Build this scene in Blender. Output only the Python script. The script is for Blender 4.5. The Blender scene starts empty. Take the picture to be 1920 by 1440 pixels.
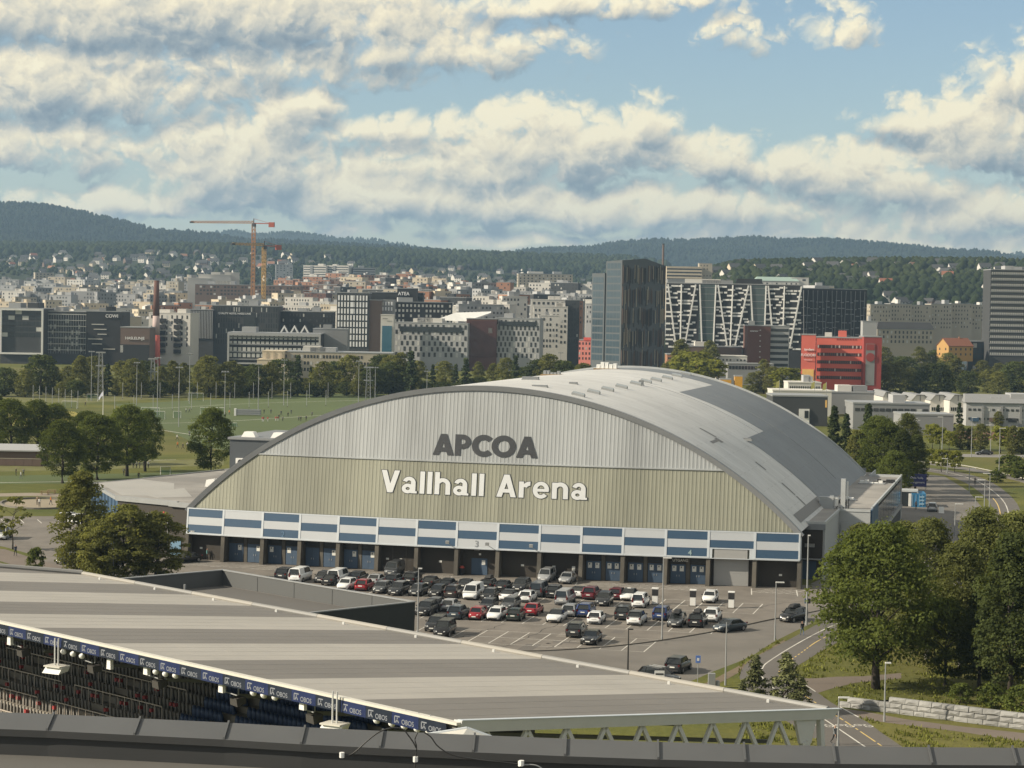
import bpy, math, random
import numpy as np
from mathutils import Vector, Matrix
R_=math.radians
sc=bpy.context.scene
COL=sc.collection
# ------------------------------------------------------------------ camera
FOC=4116.33
CAM=np.array([122.2351,-302.3481,38.2862]); YAW,PITCH,ROLL=-.2382,.0357,.0182
FW=np.array([math.sin(YAW)*math.cos(PITCH),math.cos(YAW)*math.cos(PITCH),-math.sin(PITCH)])
_r=np.cross(FW,[0,0,1.]);_r/=np.linalg.norm(_r);_u=np.cross(_r,FW)
RT=_r*math.cos(ROLL)+_u*math.sin(ROLL);UP=-_r*math.sin(ROLL)+_u*math.cos(ROLL)
cd=bpy.data.cameras.new('camera');cam=bpy.data.objects.new('camera',cd);COL.objects.link(cam)
cam.matrix_world=Matrix(((RT[0],UP[0],-FW[0],CAM[0]),(RT[1],UP[1],-FW[1],CAM[1]),(RT[2],UP[2],-FW[2],CAM[2]),(0,0,0,1)))
cd.sensor_width=36;cd.lens=FOC/1920*36;cd.clip_start=1;cd.clip_end=30000
sc.camera=cam
# ------------------------------------------------------------------ light
SUN_EL=R_(29);SUN_AZ=YAW-R_(101)      # azimuth of the sun, clockwise from +Y: to the left and a little behind
sdir=Vector((math.sin(SUN_AZ)*math.cos(SUN_EL),math.cos(SUN_AZ)*math.cos(SUN_EL),math.sin(SUN_EL)))
sl=bpy.data.lights.new('sun','SUN');sl.energy=4.0;sl.angle=R_(.7);sl.color=(1,.885,.70)
so=bpy.data.objects.new('sun',sl);COL.objects.link(so);so.rotation_euler=sdir.to_track_quat('Z','Y').to_euler()
so.location=(0,0,400)
vs=sc.view_settings;vs.view_transform='Standard';vs.look='None';vs.exposure=0.76;vs.gamma=1;vs.use_curve_mapping=False
sc.cycles.max_bounces=6;sc.cycles.diffuse_bounces=2;sc.cycles.glossy_bounces=2;sc.cycles.transmission_bounces=2;sc.cycles.volume_bounces=0
sc.cycles.transparent_max_bounces=4;sc.cycles.use_denoising=True;sc.cycles.sample_clamp_indirect=4
def lin(*c):
    return tuple((v/255/12.92 if v<=10 else ((v/255+.055)/1.055)**2.4) for v in c)
# ------------------------------------------------------------------ sky: physical sky with clouds by direction
w=bpy.data.worlds.new('World');sc.world=w;w.use_nodes=True
nt=w.node_tree;nt.nodes.clear()
class NB:
    """tiny node builder"""
    def __init__(s,t):s.t=t
    def n(s,ty,**k):
        o=s.t.nodes.new(ty)
        for a,v in k.items():setattr(o,a,v)
        return o
    def lk(s,v,sock):
        if isinstance(v,bpy.types.NodeSocket):s.t.links.new(v,sock)
        else:sock.default_value=v
    def m(s,op,a,b=0.,c=0.,clamp=False):
        o=s.n('ShaderNodeMath',operation=op,use_clamp=clamp);s.lk(a,o.inputs[0]);s.lk(b,o.inputs[1])
        if op in('MULTIPLY_ADD','SMOOTH_MAX','SMOOTH_MIN','WRAP','COMPARE'):s.lk(c,o.inputs[2])
        return o.outputs[0]
    def v(s,op,a,b=(0,0,0),c=None):
        o=s.n('ShaderNodeVectorMath',operation=op);s.lk(a,o.inputs[0]);s.lk(b,o.inputs[1])
        if c is not None:s.lk(c,o.inputs[2])
        return o.outputs['Value'] if op in('DOT_PRODUCT','LENGTH','DISTANCE') else o.outputs[0]
    def noise(s,vec,scale,det=4,rough=.5,dist=0.,lac=2.,dim='3D'):
        o=s.n('ShaderNodeTexNoise',noise_dimensions=dim);s.lk(vec,o.inputs['Vector']);o.inputs['Scale'].default_value=scale
        o.inputs['Detail'].default_value=det;o.inputs['Roughness'].default_value=rough;o.inputs['Distortion'].default_value=dist;o.inputs['Lacunarity'].default_value=lac
        return o.outputs[0]
    def mr(s,x,a,b,c=0.,d=1.,sm=False):
        o=s.n('ShaderNodeMapRange',interpolation_type='SMOOTHSTEP' if sm else 'LINEAR');s.lk(x,o.inputs[0])
        for i,q in enumerate((a,b,c,d)):s.lk(q,o.inputs[i+1])
        return o.outputs[0]
    def mix(s,f,a,b,bt='MIX'):
        o=s.n('ShaderNodeMix',data_type='RGBA',blend_type=bt);s.lk(f,o.inputs[0])
        s.lk(a if isinstance(a,bpy.types.NodeSocket) else (*a[:3],1),o.inputs[6]);s.lk(b if isinstance(b,bpy.types.NodeSocket) else (*b[:3],1),o.inputs[7])
        return o.outputs[2]
    def comb(s,x,y,z=0.):
        o=s.n('ShaderNodeCombineXYZ')
        for i,q in enumerate((x,y,z)):s.lk(q,o.inputs[i])
        return o.outputs[0]
# cloud masses: centre x, y (hundredths of the horizontal picture scale, x from the view axis, y above the horizon), radii, strength
CL=[(-6.6,5.15,5.4,1.05,1.45),(-6.2,4.35,4.4,.5,.95),(-2.4,4.75,2.9,.58,1.0),(1.2,5.65,2.3,.40,.85),(-8.7,3.7,3.2,.8,1.3),(-6.2,3.95,2.0,.36,.85),(-9.2,2.7,2.2,.62,1.0),
    (-5.0,2.3,1.7,1.1,1.6),(-4.3,3.2,.85,.75,1.3),(-3.9,3.62,.55,.45,1.15),(-6.1,2.85,.9,.5,1.0),(-2.2,3.15,1.9,.38,.85),
    (.15,3.35,.66,.52,1.2),(1.1,2.85,1.9,.85,1.55),(2.45,3.2,.78,.62,1.25),(-1.0,2.45,1.9,.68,1.25),(3.6,2.6,1.5,.6,1.2),
    (-1.2,1.8,4.4,.55,1.45),(3.1,1.75,2.8,.45,1.15),(6.6,2.35,1.9,.68,1.25),(5.3,2.45,.9,.52,1.1),(8.6,1.75,2.4,.5,1.05),(8.9,3.1,1.4,.95,1.3),(7.9,3.55,1.2,.46,1.1),(9.4,4.1,1.1,.8,1.2),(10.6,3.5,1.6,1.4,1.2),
    (3.9,5.05,.58,.36,.55),(5.8,5.1,.45,.40,.55),(6.3,3.0,.5,.12,.7),
    (-2.9,1.36,.8,.28,1.0),(.1,1.2,1.3,.24,.9),(2.2,1.15,1.3,.22,.85),(4.3,1.3,1.7,.28,.95),(-6.9,1.72,1.3,.34,1.0),(-8.6,1.55,1.5,.34,.95),(7.0,1.3,1.7,.32,.95),(9.2,1.15,1.6,.36,.95)]
def grp(name):
    g=bpy.data.node_groups.new(name,'ShaderNodeTree');g.interface.new_socket('P',in_out='INPUT',socket_type='NodeSocketVector');g.interface.new_socket('D',in_out='OUTPUT',socket_type='NodeSocketFloat')
    b=NB(g);return g,b,b.n('NodeGroupInput').outputs[0],b.n('NodeGroupOutput').inputs[0]
gm,b,P,out=grp('cloud_mass')
acc=None
for (x,y,rx,ry,am) in CL:
    q=b.v('MULTIPLY_ADD',P,(1/rx,1/ry,0),(-x/rx,-y/ry,0))
    q=b.v('MULTIPLY_ADD',b.v('MINIMUM',q,(0,0,0)),(0,.75,0),q)     # flatter undersides
    h=b.m('MULTIPLY_ADD',b.v('DOT_PRODUCT',q,q),-.62*am,am)
    acc=h if acc is None else b.m('SMOOTH_MAX',acc,h,.22)
# away from the masses in view the sky goes on as broken cloud
sx=b.n('ShaderNodeSeparateXYZ');b.lk(P,sx.inputs[0])
far=b.m('MAXIMUM',b.mr(b.m('ABSOLUTE',sx.outputs[0]),9.5,13.,0,1,True),b.mr(sx.outputs[1],6.1,8.5,0,1,True))
gen=b.m('MULTIPLY_ADD',b.noise(P,.16,2,.5,dim='2D'),5.0,-1.9)
tot=b.n('ShaderNodeMix',data_type='FLOAT');b.lk(far,tot.inputs[0]);b.lk(b.m('MAXIMUM',acc,-1.2),tot.inputs[2]);b.lk(gen,tot.inputs[3])
b.lk(tot.outputs[0],out)
gn,b,P,out=grp('cloud_noise')
Pa=b.v('MULTIPLY',P,(1.,1.12,1.))
n1=b.noise(Pa,.95,6,.56,.0,2.2,dim='2D')
vo=b.n('ShaderNodeTexVoronoi',feature='F1',voronoi_dimensions='2D');vo.inputs['Scale'].default_value=1.7;vo.inputs['Detail'].default_value=2.;vo.inputs['Roughness'].default_value=.55
b.lk(b.v('ADD',Pa,b.m('MULTIPLY',n1,1.2)),vo.inputs['Vector'])
b.lk(b.m('ADD',b.m('MULTIPLY',b.m('SUBTRACT',n1,.5),1.55),b.m('MULTIPLY',b.m('SUBTRACT',.42,vo.outputs['Distance']),1.15)),out)
b=NB(nt)
tc=b.n('ShaderNodeTexCoord');D=tc.outputs['Generated']
fh=(math.sin(YAW),math.cos(YAW),0);rh=(math.cos(YAW),-math.sin(YAW),0)
azn=b.m('ARCTAN2',b.v('DOT_PRODUCT',D,rh),b.v('DOT_PRODUCT',D,fh))
sz=b.n('ShaderNodeSeparateXYZ');b.lk(D,sz.inputs[0])
el=b.m('ARCSINE',sz.outputs[2])
P0=b.comb(b.m('MULTIPLY',azn,41.16),b.m('MULTIPLY',el,41.16),0.)
def gr(g,p):
    o=b.n('ShaderNodeGroup',node_tree=g);b.lk(p,o.inputs[0]);return o.outputs[0]
wa=b.n('ShaderNodeTexNoise',noise_dimensions='2D');wa.inputs['Scale'].default_value=.5;wa.inputs['Detail'].default_value=2;b.lk(P0,wa.inputs['Vector'])
Pw=b.v('ADD',P0,b.v('MULTIPLY',b.v('SUBTRACT',wa.outputs['Color'],(.5,.5,.5)),(1.6,.7,0)))
m0=gr(gm,Pw);m1=gr(gm,b.v('ADD',Pw,(-.16,.34,0)));q0=gr(gn,P0);q1=gr(gn,b.v('ADD',P0,(-.13,.15,0)))
d0=b.m('ADD',b.m('ADD',m0,.42),q0)
alpha=b.mr(d0,-.30,.85,0,1,True)
lit=b.m('ADD',b.m('MULTIPLY_ADD',b.m('SUBTRACT',m0,m1),.80,.52),b.m('ADD',b.m('MULTIPLY',b.m('SUBTRACT',q0,q1),.36),b.mr(d0,.1,2.6,.20,-.24)))
ra=b.n('ShaderNodeValToRGB');b.lk(lit,ra.inputs[0]);e=ra.color_ramp.elements
e[0].position=.0;e[0].color=(*lin(116,132,145),1);e[1].position=1.;e[1].color=(*lin(253,241,206),1)
for p_,c_ in ((.25,lin(146,156,161)),(.47,lin(186,185,176)),(.68,lin(222,213,190)),(.85,lin(242,229,197))):
    k=e.new(p_);k.color=(*c_,1)
st=b.n('ShaderNodeTexSky',sky_type='NISHITA',sun_disc=False,sun_elevation=SUN_EL,sun_rotation=SUN_AZ,altitude=150,air_density=1.,dust_density=.25,ozone_density=2.)
bg1=b.n('ShaderNodeBackground');b.lk(st.outputs[0],bg1.inputs[0]);bg1.inputs[1].default_value=.066
bg2=b.n('ShaderNodeBackground');b.lk(ra.outputs[0],bg2.inputs[0]);bg2.inputs[1].default_value=.68
ms=b.n('ShaderNodeMixShader');b.lk(b.m('MULTIPLY',alpha,.97),ms.inputs[0]);b.lk(bg1.outputs[0],ms.inputs[1]);b.lk(bg2.outputs[0],ms.inputs[2])
wo=b.n('ShaderNodeOutputWorld');b.lk(ms.outputs[0],wo.inputs[0])
w.cycles.sampling_method='MANUAL';w.cycles.sample_map_resolution=512
# ------------------------------------------------------------------ helpers
def ray(x,y):return FW+RT*(x-960)/FOC-UP*(y-720)/FOC
def G(x,y,z=0.):
    d=ray(x,y);return CAM+d*((z-CAM[2])/d[2])
def W(x,y,d):return CAM+ray(x,y)*d
def tag(o,label=None,cat=None,group=None,kind=None):
    for k,v in(('label',label),('category',cat),('group',group),('kind',kind)):
        if v:o[k]=v
    return o
def thing(name,label,cat,loc=(0,0,0),rz=0.,group=None):
    o=bpy.data.objects.new(name,None);COL.objects.link(o);o.location=loc;o.rotation_euler=(0,0,rz);o.empty_display_size=.5
    return tag(o,label,cat,group)
def link(name,me,parent=None,loc=None,rz=0.):
    o=bpy.data.objects.new(name,me);COL.objects.link(o)
    if parent is not None:o.parent=parent
    if loc is not None:o.location=loc
    if rz:o.rotation_euler=(0,0,rz)
    return o
def copy_tree(o,parent=None):
    c=o.copy();COL.objects.link(c);c.parent=parent
    for ch in o.children:copy_tree(ch,c)
    return c
class MB:
    """mesh builder: collects faces with material slots"""
    def __init__(s):s.v=[];s.f=[];s.m=[]
    def add(s,vs,fs,m=0):
        n=len(s.v);s.v+=[tuple(map(float,v)) for v in vs];s.f+=[tuple(i+n for i in f) for f in fs];s.m+=[m]*len(fs);return s
    def box(s,x0,y0,z0,x1,y1,z1,m=0):
        return s.add([(x0,y0,z0),(x1,y0,z0),(x1,y1,z0),(x0,y1,z0),(x0,y0,z1),(x1,y0,z1),(x1,y1,z1),(x0,y1,z1)],
          [(0,3,2,1),(4,5,6,7),(0,1,5,4),(1,2,6,5),(2,3,7,6),(3,0,4,7)],m)
    def hexa(s,p,m=0):   # 8 corners: bottom ring, top ring
        return s.add(p,[(0,3,2,1),(4,5,6,7),(0,1,5,4),(1,2,6,5),(2,3,7,6),(3,0,4,7)],m)
    def prism(s,poly,z0,z1,m=0):
        n=len(poly);return s.add([(p[0],p[1],z0) for p in poly]+[(p[0],p[1],z1) for p in poly],
          [tuple(range(n-1,-1,-1)),tuple(range(n,2*n))]+[(i,(i+1)%n,n+(i+1)%n,n+i) for i in range(n)],m)
    def quad(s,a,b,c,d,m=0):return s.add([a,b,c,d],[(0,1,2,3)],m)
    def tube(s,pts,r,n=6,m=0,cap=True):
        pts=[Vector(p) for p in pts];rr=r if hasattr(r,'__len__') else [r]*len(pts);base=len(s.v);vs=[]
        for i,p in enumerate(pts):
            t=(pts[min(i+1,len(pts)-1)]-pts[max(i-1,0)]).normalized()
            a=t.cross(Vector((0,0,1)));a=Vector((1,0,0)) if a.length<.05 else a.normalized();c=t.cross(a)
            vs+=[p+(a*math.cos(2*math.pi*k/n)+c*math.sin(2*math.pi*k/n))*rr[i] for k in range(n)]
        fs=[(i*n+k,i*n+(k+1)%n,(i+1)*n+(k+1)%n,(i+1)*n+k) for i in range(len(pts)-1) for k in range(n)]
        if cap:fs+=[tuple(range(n-1,-1,-1)),tuple((len(pts)-1)*n+k for k in range(n))]
        return s.add(vs,fs,m)
    def beam(s,a,b,w,h=None,m=0):   # square bar between two points
        a,b=Vector(a),Vector(b);h=h or w;t=(b-a).normalized();x=t.cross(Vector((0,0,1)));x=Vector((1,0,0)) if x.length<.05 else x.normalized();y=x.cross(t)
        c=[x*sx*w/2+y*sy*h/2 for sx,sy in((-1,-1),(1,-1),(1,1),(-1,1))]
        return s.add([a+q for q in c]+[b+q for q in c],[(0,1,2,3)[::-1],(4,5,6,7),(0,1,5,4),(1,2,6,5),(2,3,7,6),(3,0,4,7)],m)
    def mesh(s,name,mats,smooth=False):
        me=bpy.data.meshes.new(name);me.from_pydata(s.v,[],s.f)
        for q in(mats if isinstance(mats,(list,tuple)) else [mats]):me.materials.append(q)
        if any(s.m):me.polygons.foreach_set('material_index',s.m)
        if smooth:me.polygons.foreach_set('use_smooth',[True]*len(s.f))
        me.validate();me.update();return me
    def build(s,name,mats,parent=None,loc=None,rz=0.,smooth=False):return link(name,s.mesh(name,mats,smooth),parent,loc,rz)
def npmesh(name,v,f,mats,mi=None,smooth=False):
    me=bpy.data.meshes.new(name);v=np.asarray(v,np.float32);f=np.asarray(f,np.int32);k=f.shape[1]
    me.vertices.add(len(v));me.vertices.foreach_set('co',v.ravel());me.loops.add(f.size);me.loops.foreach_set('vertex_index',f.ravel())
    me.polygons.add(len(f));me.polygons.foreach_set('loop_start',np.arange(0,f.size,k,dtype=np.int32))
    for q in(mats if isinstance(mats,(list,tuple)) else [mats]):me.materials.append(q)
    if mi is not None:me.polygons.foreach_set('material_index',np.asarray(mi,np.int32))
    if smooth:me.polygons.foreach_set('use_smooth',np.ones(len(f),bool))
    me.update(calc_edges=True);me.validate();return me
MT={}
def mat(name,col,rough=.75,var=.12,scale=.6,metal=0.,bump=0.,bscale=None,spec=.5,stain=0.,emit=0.,stretch=(1,1,1),rnd=0.,streak=None):
    if name in MT:return MT[name]
    m=bpy.data.materials.new(name);m.use_nodes=True;t=m.node_tree;b=NB(t);p=t.nodes['Principled BSDF']
    p.inputs['Roughness'].default_value=rough;p.inputs['Metallic'].default_value=metal;p.inputs['Specular IOR Level'].default_value=spec
    if var or stain or rnd:
        tc=b.n('ShaderNodeTexCoord');V=b.v('MULTIPLY',tc.outputs['Object'],stretch)
        n=b.noise(V,scale,6,.6)
        c=b.mix(n,[x*(1-var*1.6) for x in col],[min(1,x*(1+var*1.6)) for x in col])
        if stain:
            s=b.mr(b.noise(V,scale*.17,4,.65),.42,.62,1.,1.-stain);c=b.mix(1.,c,b.comb(s,s,s),'MULTIPLY')
        if streak:
            q=b.comb(b.m('MULTIPLY',b.v('DOT_PRODUCT',tc.outputs['Object'],streak),1.),0.,0.);pp=b.v('MULTIPLY_ADD',tc.outputs['Object'],(.03,.03,.03),b.v('MULTIPLY',streak,b.m('MULTIPLY',b.v('DOT_PRODUCT',tc.outputs['Object'],streak),1.)))
            s=b.mr(b.noise(pp,1.1,5,.7),.32,.68,.95,1.03);c=b.mix(1.,c,b.comb(s,s,s),'MULTIPLY')
        if rnd:
            oi=b.n('ShaderNodeObjectInfo');k=b.mr(oi.outputs['Random'],0,1,1-rnd,1+rnd);c=b.mix(1.,c,b.comb(k,k,k),'MULTIPLY')
        b.lk(c,p.inputs['Base Color'])
        b.lk(b.mr(n,.3,.7,max(0,rough-.08),min(1,rough+.08)),p.inputs['Roughness'])
        if bump:
            bn=b.n('ShaderNodeBump');bn.inputs['Strength'].default_value=bump;bn.inputs['Distance'].default_value=.05
            b.lk(b.noise(V,bscale or scale*8,4,.6),bn.inputs['Height']);b.lk(bn.outputs[0],p.inputs['Normal'])
    else:p.inputs['Base Color'].default_value=(*col,1)
    if emit:p.inputs['Emission Color'].default_value=(*col,1);p.inputs['Emission Strength'].default_value=emit
    MT[name]=m;return m
def text_mesh(s,size,mt,depth=.05,bold=0.,cx=True,sx=1.):
    cu=bpy.data.curves.new('text','FONT');cu.body=s;cu.size=size;cu.extrude=depth;cu.offset=bold;cu.align_x='CENTER' if cx else 'LEFT'
    o=bpy.data.objects.new('text',cu);COL.objects.link(o);dg=bpy.context.evaluated_depsgraph_get();dg.update()
    me=bpy.data.meshes.new_from_object(o.evaluated_get(dg));bpy.data.objects.remove(o);bpy.data.curves.remove(cu)
    me.materials.clear();me.materials.append(mt)
    if sx!=1.:
        me.transform(Matrix.Diagonal((sx,1,1,1)))
    return me
def basis(o,x,y,z):   # columns
    return Matrix(((x[0],y[0],z[0],o[0]),(x[1],y[1],z[1],o[1]),(x[2],y[2],z[2],o[2]),(0,0,0,1)))
rng=random.Random(7)
# ------------------------------------------------------------------ ground and hills
FH=np.array([math.sin(YAW),math.cos(YAW)]);RH=np.array([math.cos(YAW),-math.sin(YAW)])
PL=([0,1350,1800,2400,3000,3500,4000,4500,5000,5400,6000,14000],[0,0,4,22,45,68,92,126,152,150,110,100])
PR=([0,1500,1750,2000,2400,2700,3200,4000,5000,6000,14000],[0,0,10,33,68,86,92,96,118,100,100])
def terrain(x,y):
    dx=np.asarray(x)-CAM[0];dy=np.asarray(y)-CAM[1];d=dx*FH[0]+dy*FH[1];l=dx*RH[0]+dy*RH[1]
    t=np.clip((l/np.maximum(d,50)*FOC-180)/260,0,1);t=t*t*(3-2*t)
    wob=np.clip((d-1700)/1500,0,1)*9*(np.sin(x*.004+1)+np.sin(x*.0023+y*.0031))
    return np.interp(d,*PL)*(1-t)+np.interp(d,*PR)*t+np.maximum(wob,-12)
ds=np.concatenate([[-250,0],np.arange(60,1340,40),np.arange(1340,6100,45),[6500,7500,9000,11000]]);ls=np.linspace(-1,1,121)
X=[];
for d in ds:
    hw=400+abs(d)*.55;q=CAM[:2]+FH*d+np.outer(ls*hw,RH);X.append(q)
X=np.concatenate(X);Z=terrain(X[:,0],X[:,1])
n=len(ls);I=np.arange((len(ds)-1)*n).reshape(-1,n)[:,:-1].ravel()
def ground_mat():
    m=bpy.data.materials.new('ground grass');m.use_nodes=True;t=m.node_tree;b=NB(t);p=t.nodes['Principled BSDF'];p.inputs['Roughness'].default_value=.95;p.inputs['Specular IOR Level'].default_value=.15
    V=b.n('ShaderNodeTexCoord').outputs['Object']
    a=b.noise(V,.035,6,.62);f=b.noise(V,.9,5,.65);h=b.noise(V,.011,3,.5)
    c=b.mix(b.mr(a,.35,.65),(.070,.086,.022),(.165,.158,.038));c=b.mix(b.mr(f,.3,.7,0,.55),c,(.075,.09,.025))
    c=b.mix(b.mr(h,.52,.62,0,.6),c,(.14,.125,.045));gy=b.n('ShaderNodeSeparateXYZ');b.lk(V,gy.inputs[0]);c=b.mix(b.mr(gy.outputs[1],900,1500,0,1),c,b.mix(b.mr(a,.4,.6),(.020,.030,.013),(.040,.048,.022)));b.lk(c,p.inputs['Base Color'])
    bn=b.n('ShaderNodeBump');bn.inputs['Strength'].default_value=.8;bn.inputs['Distance'].default_value=.25;b.lk(f,bn.inputs['Height']);b.lk(bn.outputs[0],p.inputs['Normal'])
    return m
GRASS=ground_mat()
tag(link('ground',npmesh('ground',np.c_[X,Z],np.c_[I,I+1,I+1+n,I+n],GRASS,smooth=True)),kind='structure')
def forest_mat(name,c1,c2):
    m=bpy.data.materials.new(name);m.use_nodes=True;t=m.node_tree;b=NB(t);p=t.nodes['Principled BSDF'];p.inputs['Roughness'].default_value=1;p.inputs['Specular IOR Level'].default_value=.05
    V=b.n('ShaderNodeTexCoord').outputs['Object']
    c=b.mix(b.mr(b.noise(V,.0045,4,.6),.4,.62),c1,c2);c=b.mix(b.mr(b.noise(V,.05,3,.7),.3,.7,0,.7),c,[q*.5 for q in c1]);b.lk(c,p.inputs['Base Color']);return m
FOR1=forest_mat('hill forest',(.011,.020,.013),(.028,.038,.019))
def trees_on(pts,hs,ws,sides=5):
    """many small conifer or round crowns as one mesh: base ring, waist ring, tip"""
    N=len(pts);k=sides;a=np.arange(k)*2*np.pi/k
    rs=np.random.RandomState(3);ja=rs.rand(N,1)*6.28
    ring=lambda r,z,jit:np.stack([pts[:,0:1]+np.cos(a+ja)*r[:,None]*(1+jit*(rs.rand(N,k)-.5)),pts[:,1:2]+np.sin(a+ja)*r[:,None]*(1+jit*(rs.rand(N,k)-.5)),np.repeat((pts[:,2]+z)[:,None],k,1)+jit*(rs.rand(N,k)-.5)*hs[:,None]*.2],-1)
    v=np.concatenate([ring(ws*.55,hs*.12,.5),ring(ws,hs*.42,.6),ring(ws*.62,hs*.76,.6),np.stack([pts[:,0],pts[:,1],pts[:,2]+hs],-1)[:,None]],1)
    f=[]
    for r in range(2):
        for i in range(k):
            j=(i+1)%k;f+=[(r*k+i,r*k+j,(r+1)*k+j),(r*k+i,(r+1)*k+j,(r+1)*k+i)]
    for i in range(k):f.append((2*k+i,2*k+(i+1)%k,3*k))
    f=np.array(f);m=3*k+1
    return v.reshape(-1,3),(f[None]+(np.arange(N)*m)[:,None,None]).reshape(-1,3)
def hill(name,sil,d,front,zb,seed,nt):
    xs=np.linspace(sil[0][0],sil[-1][0],260);ys=np.interp(xs,[q[0] for q in sil],[q[1] for q in sil])
    rs=np.random.RandomState(seed)
    for k in(3,7,15):
        ys+=np.interp(xs,np.linspace(xs[0],xs[-1],k*4),rs.randn(k*4))*6/k
    tops=np.array([W(x,y,d) for x,y in zip(xs,ys)])-np.array([0,0,9]);tops[:,2]=np.maximum(tops[:,2],60)
    R=26;V=[]
    for r in range(R+4):
        t=r/R;fr=front*(1-t)
        prof=(math.sin(min(t,1)*math.pi/2)**1.25) if t<=1 else 1-.12*(r-R)
        sh=tops[:,:2]-FH*fr
        z=zb+(tops[:,2]-zb)*prof+(0 if t>=1 else 1)*12*np.sin(xs*.013+r*.55+seed)*np.sin(t*math.pi)
        V.append(np.c_[sh,z])
    V=np.array(V);n=len(xs);nr=len(V);I=(np.arange(nr-1)[:,None]*n+np.arange(n-1)).ravel()
    tag(link(name,npmesh(name,V.reshape(-1,3),np.c_[I,I+1,I+1+n,I+n],FOR1,smooth=True)),kind='structure')
    rr=rs.rand(nt)*(R+.6);cc=rs.rand(nt)*(n-1.001);r0=rr.astype(int);c0=cc.astype(int);fr,fc=(rr-r0)[:,None],(cc-c0)[:,None]
    P=(V[r0,c0]*(1-fr)+V[r0+1,c0]*fr)*(1-fc)+(V[r0,c0+1]*(1-fr)+V[r0+1,c0+1]*fr)*fc
    hs=10+rs.rand(nt)*11;v,f=trees_on(P-[0,0,3],hs,hs*.27+1.5,4)
    tag(link('hill_forest',npmesh('hill_forest',v,f,FOR1)),'dense conifer forest covering a far hillside','forest',kind='stuff')
hill('hill',[(-250,420),(-60,392),(0,388),(60,386),(120,391),(165,398),(230,410),(262,420),(300,431),(380,440),(450,448),(560,455),(640,462),(760,465),(870,474),(980,488),(1100,500)],6800,1500,95,1,9000)
hill('hill',[(330,470),(390,441),(440,435),(520,437),(600,441),(650,446),(700,450),(760,460),(820,472),(900,480)],9800,900,120,2,2600)
hill('hill',[(800,500),(870,478),(900,472),(950,478),(1000,468),(1100,463),(1200,455),(1300,450),(1400,448),(1450,451),(1540,447),(1600,453),(1700,462),(1770,470),(1830,474),(1870,486),(1920,495),(2150,505)],8200,1700,90,3,8500)
hill('hill',[(1700,500),(1850,482),(1920,473),(2050,470),(2200,480)],10500,900,120,4,1500)
# ------------------------------------------------------------------ paved and mown surfaces
def sheet(name,pts,z,m,smooth=None):
    v=[(p[0],p[1],z) for p in pts];me=bpy.data.meshes.new(name);me.from_pydata(v,[],[tuple(range(len(v)))]);me.materials.append(m);me.update()
    import bmesh
    bm=bmesh.new();bm.from_mesh(me);bmesh.ops.triangulate(bm,faces=bm.faces[:]);bmesh.ops.recalc_face_normals(bm,faces=bm.faces[:])
    for f in bm.faces:
        if f.normal.z<0:f.normal_flip()
    bm.to_mesh(me);bm.free()
    return tag(link(name,me),kind='structure')
def g2(*px):return [G(x,y)[:2] for x,y in px]
def spl(pts,n=8):
    p=[Vector((q[0],q[1])) for q in pts];o=[]
    for i in range(len(p)-1):
        a,b,c,d=p[max(i-1,0)],p[i],p[i+1],p[min(i+2,len(p)-1)]
        for k in range(n):
            t=k/n;o.append(.5*((2*b)+(c-a)*t+(2*a-5*b+4*c-d)*t*t+(3*b-a-3*c+d)*t**3))
    return o+[p[-1]]
def strip(name,pts,wd,z,m,parent=None,z0=None,dash=None):
    """a painted line or kerb: band of width wd along a path; z0 gives it a solid section down to z0"""
    p=[Vector((q[0],q[1])) for q in pts];mb=MB();L=0
    T=[(p[min(i+1,len(p)-1)]-p[max(i-1,0)]).normalized() for i in range(len(p))];N=[Vector((-t.y,t.x))*wd/2 for t in T]
    for i in range(len(p)-1):
        L+=(p[i+1]-p[i]).length
        if dash and (L%sum(dash))>dash[0]:continue
        a,b,c,d=p[i]-N[i],p[i+1]-N[i+1],p[i+1]+N[i+1],p[i]+N[i]
        if z0 is None:mb.quad((*a,z),(*b,z),(*c,z),(*d,z))
        else:mb.hexa([(*q,z0) for q in(a,b,c,d)]+[(*q,z) for q in(a,b,c,d)])
    return mb.build(name,m,parent)
ASPH=mat('worn asphalt',(.182,.163,.142),.92,.13,.9,stain=.24,bump=.3)
ROADM=mat('road asphalt',(.165,.152,.136),.9,.10,.5,stain=.18,bump=.2)
PATHM=mat('path asphalt',(.125,.115,.105),.92,.08,.6,stain=.1)
WALKM=mat('footway asphalt',(.165,.135,.112),.92,.08,.6,stain=.1)
DIRT=mat('bare soil',(.155,.118,.078),.97,.25,.5,bump=.4)
VERGE=mat('verge grass',(.115,.135,.033),.97,.45,.45,bump=.8,bscale=2.5)
VERGE2=mat('rough grass',(.125,.125,.035),.97,.4,.25,bump=.8,bscale=2.)
TURF=mat('pitch turf',(.074,.102,.025),.95,.10,.06,stain=.1)
LINE=mat('white paint',(.62,.60,.55),.8,.12,.8,stain=.3);YEL=mat('yellow paint',(.62,.45,.16),.8,.1,.8)
KERB=mat('kerb granite',(.17,.155,.135),.9,.2,1.5)
kerb_px=[(1760,1098),(1640,1122),(1545,1143),(1500,1152),(1440,1163),(1380,1176),(1330,1186),(1240,1201),(1170,1210),(1100,1216),(1010,1221),(930,1220)]
kerb=spl(g2(*kerb_px),5)
sheet('parking_lot',[(-140,60)]+g2((-60,968),(250,968))+[(-16,9),(0,4.5),(45,1.5),(90,4.5),(104,6)]+kerb+[(62,-90),(20,-95),(-30,-60)]+g2((90,1048),(10,1026),(-60,1012)),.004,ASPH)
strip('kerb',kerb,.3,.13,KERB,z0=0.).__setitem__('kind','structure')
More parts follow.
